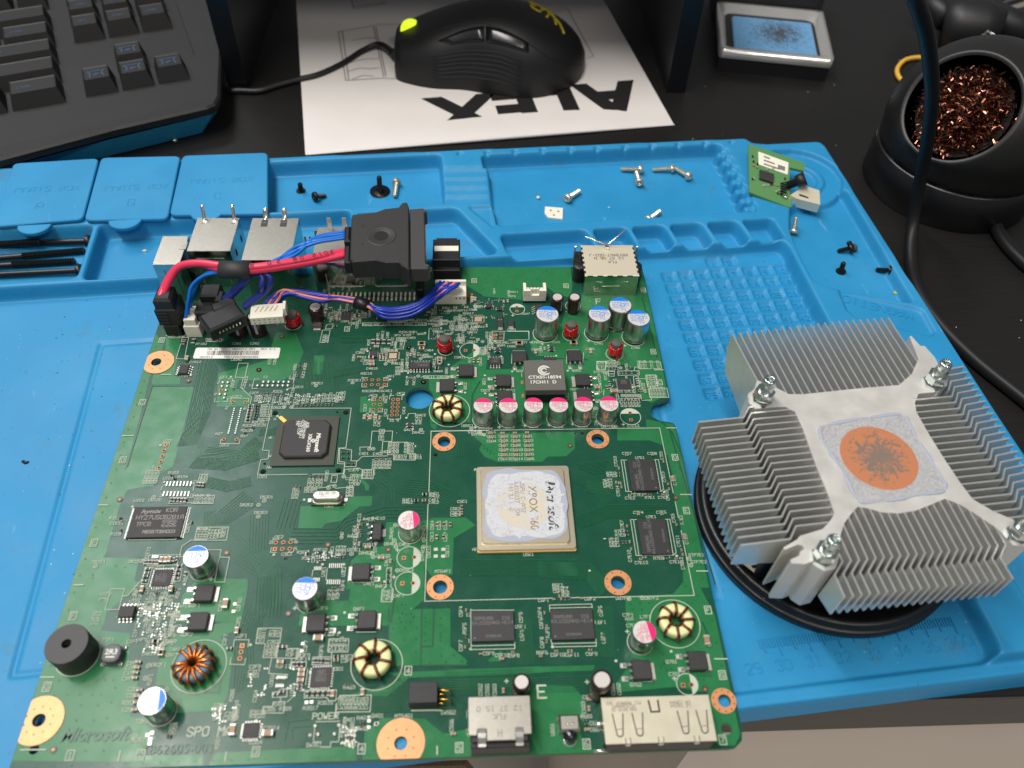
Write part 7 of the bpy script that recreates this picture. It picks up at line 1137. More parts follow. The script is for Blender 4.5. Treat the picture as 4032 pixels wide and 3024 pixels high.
for i in range(7):
    q_ = fr + ux * (-0.42 + i * 0.14); q2 = q_ - uy * 0.02; mb.add([(q_.x, q_.y - 0.006, 1.12), (q_.x + ux.x * 0.05, q_.y + ux.y * 0.05 - 0.006, 1.12), (q_.x + ux.x * 0.05, q_.y + ux.y * 0.05 - 0.006, 1.24), (q_.x, q_.y - 0.006, 1.24)], [(0, 1, 2, 3)])
hb(mb, 'contacts', m_shiny)
mb = MB(); f0 = fr - ux * 0.55 - uy * 0.0; f1 = fr + ux * 0.55; e = uy * -0.003; mb.add([tuple(v) for v in ((f0 + e).to_3d() * 1, (f1 + e).to_3d() * 1)] , []); z0_, z1_ = 1.06, 1.32
mb = MB(); mb.add([(f0.x, f0.y, z0_), (f1.x, f1.y, z0_), (f1.x, f1.y, z1_), (f0.x, f0.y, z1_)], [(0, 1, 2, 3)]); hb(mb, 'socket_mouth', m_hole)
# large black connector lying on the metal shells
zt = 2.95; zb = 2.06
top = [(505, 300), (520, 258), (770, 232), (870, 195), (1020, 178), (1060, 130), (1110, 122), (1135, 180), (1140, 860), (1055, 810), (1020, 775), (880, 778), (770, 752), (520, 772), (492, 740)]
pl = [V2(x, y, zt) for x, y in top]; mb = MB(); mb.prism([(p.x, p.y) for p in pl], zb, zt, 0.05); big = hb(mb, 'drive_connector', mat('connector_black', (44, 43, 43), 0.5, bump=0.25, bscale=5000))
pl = [V2(x, y, zt - 0.12) for x, y in ((1145, 200), (1290, 190), (1330, 225), (1300, 240), (1315, 790), (1360, 810), (1340, 850), (1150, 850))]; mb = MB(); mb.prism([(p.x, p.y) for p in pl], zb + 0.1, zt - 0.12, 0.03); hb(mb, 'connector_tongue', mat('connector_dark', (62, 60, 60), 0.5))
pl = [V2(x, y, zt - 0.4) for x, y in ((1300, 400), (1320, 400), (1325, 740), (1305, 740))]; mb = MB(); mb.prism([(p.x, p.y) for p in pl], zt - 0.5, zt - 0.3); hb(mb, 'contact_strip', m_shiny)
for y0_, y1_ in ((380, 540), (590, 770)):
    pl = [V2(x, y, zt - 0.1) for x, y in ((430, y0_), (500, y0_ - 5), (495, y1_), (425, y1_))]; mb = MB(); mb.prism([(p.x, p.y) for p in pl], zb + 0.15, zt - 0.12, 0.08); hb(mb, 'strain_relief', m_blackplastic)
cc = V2(833, 493, zt); r1 = RAD('U2', 833, 493, 165, zt); r0 = RAD('U2', 833, 493, 80, zt)
mb = MB(); mb.smooth = True; mb.lathe([(r1, zt), (r1 * 0.985, zt + 0.02), (r1 * 0.92, zt + 0.015), (r0 * 1.08, zt + 0.012), (r0, zt + 0.004)], cc.x, cc.y, 36, False); mb.sheet(circle(cc.x, cc.y, r0, 24), zt + 0.003); hb(mb, 'hole_rim', mat('rim_black', (50, 49, 48), 0.45)); mb = MB(); mb.sheet(circle(cc.x, cc.y, r0 * 0.97, 24), zt + 0.007); hb(mb, 'through_hole', m_hole)
t = MB()
for x, y in ((637, 383), (627, 586)): p = V2(x, y, zt); t.sheet(circle(p.x, p.y, 0.05, 12), zt + 0.004)
hb(t, 'pin_hole', m_hole)
t = MB(); p = V2(800, 320, zt); stroke_text(t, 'STOHP27', p.x, p.y, 0.2, 0.08, 0.02, zt + 0.003, centre=True); p = V2(850, 650, zt); stroke_text(t, 'E108461 AWM 2725', p.x, p.y, 0.12, 0.08, 0.016, zt + 0.003, centre=True); hb(t, 'moulded_text', mat('moulded_grey', (58, 57, 56), 0.4))
# ---------------------------------------------------------------- front panel harness (navy and salmon wires, white plugs)
ORG2 = (-3, 12.5, 0)
rib = thing('panel_cable', 'bundle of navy blue wires with salmon strands taped in the middle and white plugs', 'cable', ORG2)
for i in range(11):
    a = i * 2.4; rr = 0.05 + 0.15 * math.sqrt(i / 11); oy, oz = rr * math.cos(a), rr * math.sin(a); m = m_orange if i in (4, 8) else m_navy
    s_ = 1.5
    path = [U(1190 + i * 16, 1275, 1.2 + oz * 0.3), U(1260 + i * 14, 1185 + (i % 3) * 10, 1.25 + oz * 0.5), U(1370 + i * 10, 1105 + (i % 4) * 16, 1.25 + oz * 0.6), U(1500 + i * 10, 1085 + i * 7, 1.3 + oz * 0.6), U(1850, 1125 + i * 9, 1.15 + oz * 0.6), V2(330, 1180 + oy * 90, 1.0 + oz * 0.7), V2(560, 1215 + oy * 140, 0.9 + oz * 0.6), V2(680, 1250 + oy * 160, 0.85 + oz * 0.6), V2(820, 1270 + i * 10, 0.75 + oz * s_), V2(980, 1280 + i * 12, 0.68 + oz * s_), V2(1180, 1240 + i * 12, 0.75 + oz * s_), V2(1340, 1140 + i * 12, 0.95 + oz), V2(1420 + i * 14, 1050 + i * 5, 1.05), V2(1475 + i * 20, 995 + (i % 2) * 30 + i * 2, 1.05), Vector((HX0 + 0.12 + i * 0.085, HY + 0.45 + (i % 2) * 0.1, 0.7))]
    if i in (4, 8): path = [q_ + Vector((0, 0.02, 0.06 if j < 9 else 0.0)) for j, q_ in enumerate(path)]
    wire(path, 0.062, m, 'wire', rib, ORG2, 7, 6)
mb = MB(); mb.smooth = True; mb.tube([V2(555, 1212, 0.9), V2(620, 1235, 0.88), V2(690, 1258, 0.85)], 0.27, 14); hb(mb, 'tape_band', m_tape, rib, ORG2)
a = U(1080, 1465, 1.0); b = U(1440, 1440, 1.0); ux = Vector((b.x - a.x, b.y - a.y, 0)).normalized(); uy = Vector((-ux.y, ux.x, 0)); L_ = (b - a).length
mb = MB(); c = (a + b) / 2 + uy * 0.3; z0_, z1_ = 1.0, 1.37
def qd(s0, s1, t0, t1): return [((c + ux * s + uy * t_).x, (c + ux * s + uy * t_).y) for s, t_ in ((s0, t0), (s1, t0), (s1, t1), (s0, t1))]
mb.prism(qd(-L_ / 2, L_ / 2, -0.3, 0.45), z0_, z1_, 0.02); mb.prism(qd(L_ / 2 - 0.02, L_ / 2 + 0.1, 0.0, 0.45), z0_ + 0.1, z1_ + 0.12, 0.02); pw_ = hb(mb, 'white_plug', m_whiteplastic, rib, ORG2)
mb = MB(); e = -uy * 0.303
for i in range(6):
    for zz in (1.08, 1.24):
        q_ = c + ux * (-L_ / 2 + 0.15 + i * (L_ - 0.3) / 5) + e; mb.add([(q_.x - ux.x * 0.025, q_.y - ux.y * 0.025, zz - 0.025), (q_.x + ux.x * 0.025, q_.y + ux.y * 0.025, zz - 0.025), (q_.x + ux.x * 0.025, q_.y + ux.y * 0.025, zz + 0.025), (q_.x - ux.x * 0.025, q_.y - ux.y * 0.025, zz + 0.025)], [(0, 1, 2, 3)])
hb(mb, 'contact_hole', mat('plug_hole', (96, 90, 66), 0.7), rib, ORG2)['kind'] = 'stuff'
mb = MB()
for i in range(5):
    q_ = c + ux * (-L_ / 2 + 0.2 + i * (L_ - 0.35) / 5); mb.line([((q_ + uy * 0.05).x, (q_ + uy * 0.05).y), ((q_ + uy * 0.28 + ux * 0.1).x, (q_ + uy * 0.28 + ux * 0.1).y)], 0.05, z1_ + 0.002)
hb(mb, 'latch_window', mat('plug_recess', (168, 162, 140), 0.6), rib, ORG2)['kind'] = 'stuff'
# ---------------------------------------------------------------- aluminium heatsink lying upside down on its fan
m_alu = mat('extruded_aluminium', (226, 226, 222), 0.36, 0.8, var=0.04, vscale=300, bump=0.1, bscale=3000)
m_aluface = mat('milled_aluminium', (212, 210, 204), 0.48, 0.45, var=0.035, vscale=160, rvar=0.1)
m_zinc = mat('zinc_plate', (206, 214, 212), 0.2, 1.0)
HZ = 4.1
hs = thing('heatsink', 'silver finned heatsink lying fan side down with a round orange copper core', 'heatsink', (13.501, 1.757, 0), math.radians(4.85))
def fin(path, zs, w=0.056, top=HZ - 0.004):       # thin upright wall along a path; zs: underside height at each point
    n = len(path); L_, R_ = [], []
    for i in range(n):
        a, b = Vector(path[max(i - 1, 0)]), Vector(path[min(i + 1, n - 1)]); t = (b - a).normalized(); nn = Vector((-t.y, t.x)) * (w / 2)
        p = Vector(path[i]); L_.append(p + nn); R_.append(p - nn)
    mb = MB(); vs = []
    for i in range(n): vs += [(L_[i].x, L_[i].y, zs[i]), (R_[i].x, R_[i].y, zs[i]), (R_[i].x, R_[i].y, top), (L_[i].x, L_[i].y, top)]
    fs = [(0, 1, 2, 3), ((n - 1) * 4 + 3, (n - 1) * 4 + 2, (n - 1) * 4 + 1, (n - 1) * 4)]
    for i in range(n - 1):
        a, b = i * 4, i * 4 + 4
        for k in range(4): fs.append((a + k, b + k, b + (k + 1) % 4, a + (k + 1) % 4))
    mb.add(vs, [f[::-1] for f in fs]); return mb.build('fin', m_alu, hs)
def interp(tab, v):
    for (a, b), (c, d) in zip(tab[:-1], tab[1:]):
        if a <= v <= c: return b + (d - b) * (v - a) / (c - a)
    return tab[0][1] if v < tab[0][0] else tab[-1][1]
left_in = [(-2.0, -2.66), (-1.8, -2.4), (-1.5, -2.1), (-0.8, -2.03), (1.0, -2.0), (2.2, -1.93), (2.45, -2.1), (2.6, -2.3)]
for k in range(19):
    yo = 2.13 - 0.2405 * k; yi = yo + (0.4 if k else 0.4); xi = interp(left_in, yi) + 0.1
    fin([(-5.16, yo - 0.02), (-3.68, yo + 0.02), (-3.38, yi), (xi, yi + 0.02)], [2.98, 2.7, 2.2, 2.0])
top_in = [(-2.8, 3.62), (-2.17, 3.17), (-1.91, 2.94), (-1.4, 2.88), (1.9, 2.92), (2.54, 3.35), (3.1, 4.0)]
for k in range(23):
    xo = -2.94 + 0.264 * k; xi = xo + 0.2 - 0.004 * k; yi = interp(top_in, xi) - 0.1
    fin([(xo, 5.72 + 0.25 * min(1, k / 14)), (xo + 0.02, 5.35), (xi, yi)], [3.35, 2.5, 2.1])
right_in = [(-2.6, 2.7), (-2.0, 2.55), (-1.5, 2.19), (-0.9, 2.1), (-0.06, 2.02), (0.8, 1.97), (1.8, 1.95), (2.06, 2.02), (2.5, 2.38), (2.8, 3.4)]
for k in range(23):
    yo = 3.5 - 0.2495 * k; yi = yo - 0.4 - 0.05
    if yi > 2.35: fin([(4.47, yo), (3.72, yo - 0.08), (3.45, min(yi, 2.75))], [2.98, 2.7, 2.3])
    else: fin([(4.47, yo), (3.72, yo - 0.08), (3.45, yi), (interp(right_in, yi) - 0.1, yi - 0.02)], [2.98, 2.7, 2.2, 2.0])
bot_in = [(-2.6, -2.9), (-2.16, -2.08), (-1.95, -1.86), (-1.61, -1.57), (-1.35, -1.38), (-1.08, -1.46), (-0.7, -1.64), (-0.23, -1.72), (0.29, -1.69), (0.81, -1.55), (1.36, -1.39), (1.71, -1.62), (2.03, -1.99), (2.33, -2.29), (2.5, -2.6)]
for k in range(21):
    xo = -2.82 + 0.2435 * k; xi = xo + 0.35; yi = interp(bot_in, xi) + 0.1
    fin([(xo, -4.03), (xo - 0.02, -3.38), (xi, -3.02), (xi - 0.01, yi)], [2.98, 2.75, 2.3, 2.0])
plate = [(-1.96, 2.19), (-2.2, 2.42), (-2.7, 2.45), (-3.2, 2.44), (-3.33, 2.7), (-3.25, 3.05), (-2.95, 3.25), (-2.76, 3.6), (-2.17, 3.17), (-1.91, 2.92), (-1.4, 2.87), (-0.3, 2.9), (0.8, 2.93), (1.89, 2.93), (2.54, 3.35), (3.06, 3.96), (3.22, 5.0), (3.3, 5.02), (3.4, 4.54), (3.55, 4.52), (3.66, 4.0), (3.62, 3.3), (3.5, 2.75), (2.95, 2.52), (2.38, 2.51), (2.1, 2.18), (1.97, 1.8), (1.97, 0.9), (2.02, -0.06), (2.1, -0.96), (2.19, -1.49), (2.6, -1.95), (3.15, -2.35), (3.25, -2.75), (3.0, -3.15), (2.6, -3.05), (2.42, -2.5), (2.03, -1.99), (1.71, -1.62), (1.36, -1.39), (0.81, -1.55), (0.29, -1.69), (-0.23, -1.72), (-0.7, -1.64), (-1.08, -1.46), (-1.35, -1.38), (-1.61, -1.57), (-1.95, -1.86), (-2.2, -2.2), (-2.54, -2.9), (-2.75, -3.2), (-3.1, -3.25), (-3.3, -3.05), (-3.32, -2.92), (-3.55, -2.98), (-3.93, -2.92), (-3.9, -2.8), (-3.62, -2.72), (-3.55, -2.6), (-3.4, -2.53), (-3.42, -2.42), (-3.55, -2.38), (-3.98, -2.5), (-3.97, -2.42), (-3.5, -2.22), (-3.38, -2.12), (-2.66, -1.98), (-2.36, -1.77), (-2.12, -1.53), (-2.06, -0.87), (-2.04, 0.12), (-2.0, 0.79), (-1.95, 1.47)]
mb = MB(); mb.prism(plate, 1.9, HZ); mb.build('base_plate', m_aluface, hs)
def mottled(name, base, spot, sc, lo, hi, rough, metal):
    m = bpy.data.materials.new(name); m.use_nodes = True; nt = m.node_tree; b = nt.nodes['Principled BSDF']; b.inputs['Roughness'].default_value = rough; b.inputs['Metallic'].default_value = metal
    tc = nt.nodes.new('ShaderNodeTexCoord'); n = nt.nodes.new('ShaderNodeTexNoise'); n.inputs['Scale'].default_value = sc; n.inputs['Detail'].default_value = 9; n.inputs['Roughness'].default_value = 0.65; n.inputs['Distortion'].default_value = 2.2; nt.links.new(tc.outputs['Object'], n.inputs[0])
    cr = nt.nodes.new('ShaderNodeValToRGB'); e = cr.color_ramp.elements; e[0].position = lo; e[0].color = lin(spot) + (1,); e[1].position = hi; e[1].color = lin(base) + (1,)
    return m, nt, b, n, cr, tc
m, nt, b, n, cr, tc = mottled('paste_residue', (182, 182, 182), (156, 156, 157), 600, 0.40, 0.56, 0.6, 0.2); nt.links.new(n.outputs[0], cr.inputs[0]); nt.links.new(cr.outputs[0], b.inputs['Base Color']); m_res = m
mb = MB(); ps = [(-1.42, 1.5), (-0.9, 1.62), (0.2, 1.72), (1.35, 1.78), (1.55, 1.62), (1.5, 0.7), (1.6, -0.2), (1.62, -0.95), (1.45, -1.15), (0.6, -1.18), (-0.2, -1.28), (-1.15, -1.28), (-1.3, -1.0), (-1.28, -0.2), (-1.42, 0.5), (-1.5, 1.1)]
mb.prism(rounded(ps, 0.3), HZ + 0.001, HZ + 0.012, 0.004); mb.build('paste_residue', m_res, hs)
ring_ = rounded(ps, 0.3); mb = MB(); mb.smooth = True; mb.tube([(x, y, HZ + 0.008) for x, y in ring_], [0.05 + 0.022 * math.sin(i * 0.9) + 0.01 * math.sin(i * 2.3) for i in range(len(ring_))], 8, closed=True, flat=0.5); mb.build('paste_edge', m_pasteedge, hs)
# copper core with branching grey residue
m, nt, b, n, cr, tc = mottled('copper_core', (204, 134, 96), (142, 124, 112), 1.0, 0.47, 0.53, 0.4, 0.3); n.inputs['Distortion'].default_value = 1.2
sx_ = nt.nodes.new('ShaderNodeVectorMath'); sx_.operation = 'SUBTRACT'; sx_.inputs[1].default_value = (0, 0.0022, 0.0411); nt.links.new(tc.outputs['Object'], sx_.inputs[0])
xy_ = nt.nodes.new('ShaderNodeSeparateXYZ'); nt.links.new(sx_.outputs[0], xy_.inputs[0])
ln_ = nt.nodes.new('ShaderNodeVectorMath'); ln_.operation = 'LENGTH'; nt.links.new(sx_.outputs[0], ln_.inputs[0])
an_ = nt.nodes.new('ShaderNodeMath'); an_.operation = 'ARCTAN2'; nt.links.new(xy_.outputs[1], an_.inputs[0]); nt.links.new(xy_.outputs[0], an_.inputs[1])
m6 = nt.nodes.new('ShaderNodeMath'); m6.operation = 'MULTIPLY'; m6.inputs[1].default_value = 4.5; nt.links.new(an_.outputs[0], m6.inputs[0])
mr_ = nt.nodes.new('ShaderNodeMath'); mr_.operation = 'MULTIPLY'; mr_.inputs[1].default_value = 420; nt.links.new(ln_.outputs['Value'], mr_.inputs[0])
cb_2 = nt.nodes.new('ShaderNodeCombineXYZ'); nt.links.new(m6.outputs[0], cb_2.inputs[0]); nt.links.new(mr_.outputs[0], cb_2.inputs[1]); nt.links.new(cb_2.outputs[0], n.inputs[0])
mr = nt.nodes.new('ShaderNodeMapRange'); mr.inputs[1].default_value = 0.0; mr.inputs[2].default_value = 0.0115; mr.inputs[3].default_value = -0.16; mr.inputs[4].default_value = 0.13; nt.links.new(ln_.outputs['Value'], mr.inputs[0])
ad = nt.nodes.new('ShaderNodeMath'); ad.operation = 'ADD'; nt.links.new(n.outputs[0], ad.inputs[0]); nt.links.new(mr.outputs[0], ad.inputs[1]); nt.links.new(ad.outputs[0], cr.inputs[0]); nt.links.new(cr.outputs[0], b.inputs['Base Color'])
mb = MB(); mb.prism(circle(0, 0.22, 1.17, 48), HZ, HZ + 0.016, 0.003); mb.build('copper_core', m, hs)
# four threaded spacers on hexagon nuts
for x, y, ln in ((-2.89, 2.76, 0.02), (3.04, 2.87, 0.0), (-3.0, -2.85, 0.0), (2.85, -2.78, 0.0)):
    mb = MB(); mb.prism(circle(0, 0, 0.34, 6, 0.3), HZ, HZ + 0.12, 0.02); mb.smooth = True; mb.lathe([(0.25, HZ + 0.1), (0.25, HZ + 0.22)], n=20); mb.smooth = False; mb.prism(circle(0, 0, 0.33, 6, 0.8), HZ + 0.2, HZ + 0.5, 0.03)
    o = mb.build('spacer', m_zinc, hs, (x, y, 0))
    mb = MB(); mb.smooth = True; mb.lathe([(0.21, HZ + 0.5), (0.215, HZ + 0.72), (0.18, HZ + 0.76), (0.2, HZ + 0.82), (0.2, HZ + 1.0), (0.17, HZ + 1.06), (0.11, HZ + 1.06), (0.1, HZ + 1.0), (0.1, HZ + 0.6), (0.0, HZ + 0.6)], n=20, cap=False); mb.build('spacer_tube', m_zinc, o)
    if ln is not None:
        mb = MB(); mb.smooth = True; mb.lathe([(0.31, 1.9), (0.31, HZ - 0.003)], x, y, 20); mb.build('corner_post', m_alu, hs)
# black fan under it
FC = (0.0, 0.9)
m_fan = mat('fan_plastic', (24, 25, 27), 0.35, bump=0.1)
mb = MB(); mb.smooth = True; mb.lathe([(4.5, -0.4), (4.56, -0.36), (4.56, -0.12), (4.5, -0.06), (4.42, -0.05), (4.42, 0.12), (4.36, 0.2), (4.2, 0.22), (4.1, 0.1)], FC[0], FC[1], 72); mb.build('fan_ring', m_fan, hs)
mb = MB(); mb.smooth = True; mb.lathe([(3.75, 0.05), (3.75, 1.6), (3.3, 2.3), (1.5, 2.4)], FC[0], FC[1], 48); mb.build('fan_duct', m_fan, hs)
for i in range(9):
    a = i * 2 * math.pi / 9 + 0.2; mb = MB(); pts = []
    for r in (1.3, 2.2, 3.0, 3.6): pts.append((FC[0] + r * math.cos(a + r * 0.12), FC[1] + r * math.sin(a + r * 0.12)))
    w_ = [(x + 0.25 * math.cos(a + 1.9), y + 0.25 * math.sin(a + 1.9)) for x, y in pts]; mb.prism(pts + w_[::-1], 0.3, 0.4); mb.build('fan_blade', m_fan, hs)
for a in (215, 160, 250, 300, 25):
    mb = MB(); c, s_ = math.cos(math.radians(a)), math.sin(math.radians(a)); mb.box(FC[0] + 4.0 * c - 0.12, FC[1] + 4.0 * s_ - 0.12, 0.1, FC[0] + 4.0 * c + 0.12, FC[1] + 4.0 * s_ + 0.12, 2.9, 0.03); mb.build('fan_strut', m_fan, hs)
mb = MB()
def hl(k, x, y, z): p = P(k, x, y, z); d = p - Vector((13.501, 1.757, 0)); a = math.radians(-4.85); return (d.x * math.cos(a) - d.y * math.sin(a), d.x * math.sin(a) + d.y * math.cos(a))
mb.prism([hl('H2', x, y, 0.23) for x, y in ((505, 418), (590, 405), (635, 445), (608, 500))], 0.221, 0.232); o = mb.build('fan_sticker', m_whiteplastic, hs)
mb = MB(); mb.prism([hl('H2', x, y, 0.234) for x, y in ((550, 428), (600, 418), (612, 440), (565, 445))], 0.2325, 0.234); mb.build('sticker_print', m_ink_black, o)
# ---------------------------------------------------------------- things on the desk behind the mat
DZ = -1.0
# paper
m_paper = mat('white_paper', (222, 217, 213), 0.7, 0, 0.2, var=0.02, vscale=40); m_print = mat('toner_black', (28, 27, 27), 0.55)
paper = thing('paper_sheet', 'white folded paper with bold black capital letters printed upside down under the mouse', 'paper', (2, 34, DZ))
def hp_(mb, name, m, par, org): mb.v = [(x - org[0], y - org[1], z - org[2]) for x, y, z in mb.v]; return mb.build(name, m, par)
PO = (2, 34, DZ)
bl, br = P('o', 660 * 1.8228, 336 * 1.8228, DZ), P('o', 1455 * 1.8228, 271 * 1.8228, DZ); tl, tr = P('o', 640 * 1.8228, 0, DZ), P('o', 1302 * 1.8228, 0, DZ)
tl2, tr2 = bl + (tl - bl) * 1.3, br + (tr - br) * 1.3
mb = MB(); mb.smooth = True; N, Mx = 24, 20; vs = []; fs = []
for i in range(N + 1):
    for j in range(Mx + 1):
        a = bl.lerp(br, j / Mx); b_ = tl2.lerp(tr2, j / Mx); p = a.lerp(b_, (i / N) ** 1.6)
        dist_ = (p - a).length; h = 0.05 + 0.3 * math.sin(math.pi * min(1, j / Mx * 1.02)) * math.exp(-(dist_ / 1.6) ** 2) * (0.25 + 0.75 * j / Mx); vs.append((p.x, p.y, DZ + 0.02 + h))
for i in range(N):
    for j in range(Mx): q0 = i * (Mx + 1) + j; fs.append((q0, q0 + 1, q0 + Mx + 2, q0 + Mx + 1))
mb.add(vs, fs); hp_(mb, 'top_layer', m_paper, paper, PO)
mb = MB(); mb.smooth = True; vs = []; fs = []
for j in range(Mx + 1):
    a = bl.lerp(br, j / Mx); h = 0.05 + 0.3 * math.sin(math.pi * min(1, j / Mx * 1.02)) * (0.25 + 0.75 * j / Mx); r = h / 2
    for k in range(7): t = math.pi / 2 + math.pi * k / 6; vs.append((a.x + 0.04, a.y + math.cos(t) * r * 1.3, DZ + 0.02 + r + math.sin(t) * r))
for j in range(Mx):
    for k in range(6): q0 = j * 7 + k; fs.append((q0 + 7, q0, q0 + 1, q0 + 8))
mb.add(vs, fs); hp_(mb, 'fold', m_paper, paper, PO)
mb = MB(); mb.sheet([(p.x, p.y) for p in (bl + Vector((0.1, 0.3, 0)), br + Vector((-0.3, 0.4, 0)), tr2, tl2)], DZ + 0.012); hp_(mb, 'under_layer', m_paper, paper, PO)
mb = MB(); an = math.pi + math.radians(9)
for ch, x, y in (('X', 0.72, 29.2), ('E', 3.75, 29.75), ('L', 6.15, 30.2), ('A', 9.2, 30.75)):
    t = MB(); font_mesh(t, ch, x, y, 3.35, an, DZ + 0.1, bold=0.05, sx=1.0); hp_(t, 'printed_letter', m_print, paper, PO)
mb = MB(); m_pencil = mat('pencil_grey', (120, 116, 112), 0.6); zz = DZ + 0.085
for pts in ([(735, 275), (800, 700)], [(735, 275), (1040, 225), (1130, 665)], [(770, 275), (825, 690)], [(1060, 230), (1150, 660)], [(800, 700), (1130, 680), (1380, 690)], [(1060, 215), (1300, 210)], [(860, 350), (960, 330), (1060, 330)], [(790, 560), (880, 530), (960, 515), (1090, 510)], [(820, 620), (930, 590), (1000, 600), (1090, 590)], [(860, 690), (950, 655), (1040, 665)], [(850, 0), (870, 75), (1150, 30)], [(870, 55), (1000, 35), (1140, 25)]): mb.line([P2('b', x, y, zz) for x, y in pts], 0.06, zz)
for pts in ([(380, 100), (520, 78), (745, 490), (660, 510)],): mb.line([P2('c', x, y, zz) for x, y in pts], 0.05, zz)
hp_(mb, 'pencil_lines', m_pencil, paper, PO)['kind'] = 'stuff'
# mouse
m_mouse = mat('mouse_rubber', (24, 24, 25), 0.5, 0, 0.45); m_mside = mat('mouse_side', (36, 37, 39), 0.55, 0, 0.35)
MO = (2.3, 34.2, DZ + 0.06)
mouse = thing('computer_mouse', 'black wired mouse with a glowing yellow green wheel on the white paper', 'mouse', MO)
st = [(-3.35, 34.6, 1.0, 1.2, 1.0), (-3.2, 34.6, 2.0, 2.2, 1.65), (-2.4, 34.5, 2.45, 2.7, 2.05), (-1.0, 34.3, 2.7, 2.9, 2.75), (0.8, 34.2, 2.75, 2.85, 3.4), (2.4, 34.0, 3.05, 2.95, 3.72), (4.0, 33.9, 3.3, 3.05, 3.62), (5.4, 33.9, 3.1, 3.0, 3.15), (6.7, 34.0, 2.45, 2.6, 2.45), (7.6, 34.15, 1.5, 1.7, 1.65), (8.0, 34.3, 0.5, 0.6, 0.95)]
NS = 24
def msec(x, cy, wn, wf, h):
    out = []
    for k in range(NS + 1):
        t = math.pi * k / NS; c, s_ = math.cos(t), math.sin(t)       # near side c=-1 ... far side c=+1
        w = wf if c > 0 else wn; rr = abs(c) ** 0.62 * (1 if c > 0 else -1)
        und = 0.12 * (1 - s_)                                          # slight waist under the shoulders
        out.append((x - MO[0], cy + w * rr - MO[1], h * (s_ ** 0.8)))
    return out
dense = spline([Vector(a[:3]) for a in st], 4); dense2 = spline([Vector((a[3], a[4], 0)) for a in st], 4)
secs = [msec(a.x, a.y, a.z, b_.x, b_.y) for a, b_ in zip(dense, dense2)]
mb = MB(); mb.smooth = True; vs = [p for s_ in secs for p in s_]; fs = []
for i in range(len(secs) - 1):
    for k in range(NS): q0 = i * (NS + 1) + k; fs.append((q0, q0 + NS + 1, q0 + NS + 2, q0 + 1)); mb.mi = 0
fs.append(tuple(range(NS + 1))); e0 = (len(secs) - 1) * (NS + 1); fs.append(tuple(range(e0 + NS, e0 - 1, -1)))
mb.add(vs, [f[::-1] for f in fs])
for i, f in enumerate(mb.f):
    if len(f) == 4:
        k = i % NS; mb.m[i] = 1 if k < 7 + (0 if 10 < i // NS < 34 else 1) else 0
mb.build('shell', [m_mouse, m_mside], mouse)
def surf(u, t, off=0.0):                           # point on the shell: u along its length 0..1, t across 0 (near) .. 1 (far)
    i = u * (len(secs) - 1); a = int(min(i, len(secs) - 2)); f = i - a; kk = (1 - t) * NS; b0 = int(min(kk, NS - 1)); g = kk - b0
    q = [Vector(secs[a + x][b0 + y]) for x, y in ((0, 0), (1, 0), (0, 1), (1, 1))]
    p = (q[0] * (1 - f) + q[1] * f) * (1 - g) + (q[2] * (1 - f) + q[3] * f) * g
    d1 = (q[1] - q[0]); d2 = (q[2] - q[0]); n_ = d1.cross(d2).normalized()
    if n_.z < 0 and abs(n_.z) > 0.2: n_ = -n_
    elif abs(n_.z) <= 0.2 and n_.y > 0: n_ = -n_
    return p + n_ * off
def strip(name, rows, m, par, thick=0.05):         # patch laid on the shell: rows of (u, t)
    mb = MB(); mb.smooth = True; n = len(rows[0]); vs = [surf(u, t, thick) for r in rows for u, t in r]; fs = []
    for i in range(len(rows) - 1):
        for j in range(n - 1): q0 = i * n + j; fs.append((q0, q0 + 1, q0 + n + 1, q0 + n))
    mb.add(vs, fs); o_ = len(mb.v)
    vs2 = [surf(u, t, -0.03) for r in rows for u, t in r]; base = len(mb.v); mb.v += [tuple(v) for v in vs2]
    R = len(rows); loop = [j for j in range(n)] + [i * n + n - 1 for i in range(1, R)] + [(R - 1) * n + j for j in range(n - 2, -1, -1)] + [i * n for i in range(R - 2, 0, -1)]
    for a, b_ in zip(loop, loop[1:] + loop[:1]): mb.f.append((a, base + a, base + b_, b_)); mb.m.append(0); mb.sm.append(False)
    return mb.build(name, m, par)
m_mbtn = mat('button_gloss', (24, 24, 26), 0.25, 0, 0.5)
strip('side_button', [[(0.32 + 0.04 * (1 - a / 4) + (0.15 - 0.04 * (1 - a / 4)) * b_ / 6, 0.255 + 0.05 * math.sin(b_ / 6 * 1.4) * a / 4 + 0.055 * a / 4) for b_ in range(7)] for a in range(5)], m_mbtn, mouse)
strip('side_button', [[(0.476 + (0.15) * b_ / 6, 0.255 - 0.03 * b_ / 6 + (0.05 * math.cos(b_ / 6 * 1.5) + 0.055) * a / 4) for b_ in range(7)] for a in range(5)], m_mbtn, mouse)
for i in range(7):
    mb = MB(); mb.smooth = True; t0 = 0.2 - i * 0.024; mb.tube([surf(0.3 + 0.3 * j / 12 + 0.0 * i, t0 - 0.035 * max(0, (j - 8) / 4) ** 2, 0.0) for j in range(13)], 0.035, 5); mb.build('grip_rib', m_mside, mouse)
mb = MB(); mb.smooth = True; seam_pts = [surf(0.02 + 0.93 * j / 40, 0.3 + 0.13 * math.sin(min(1, j / 30) * math.pi) - 0.16 * (j / 40) ** 2, -0.005) for j in range(41)]; mb.tube(seam_pts, 0.03, 5); mb.build('seam', mat('seam_black', (6, 6, 6), 0.6), mouse)
mb = MB(); mb.smooth = True; wc = surf(0.2, 0.52, 0.0); mb.M = Matrix.Translation(wc + Vector((0.05, 0.15, -0.3))).to_4x4() @ Matrix.Rotation(math.pi / 2, 4, 'X')
pr_ = [(0.55, -0.3), (0.62, -0.22), (0.62, 0.22), (0.55, 0.3)]; mb.M4 = mb.M
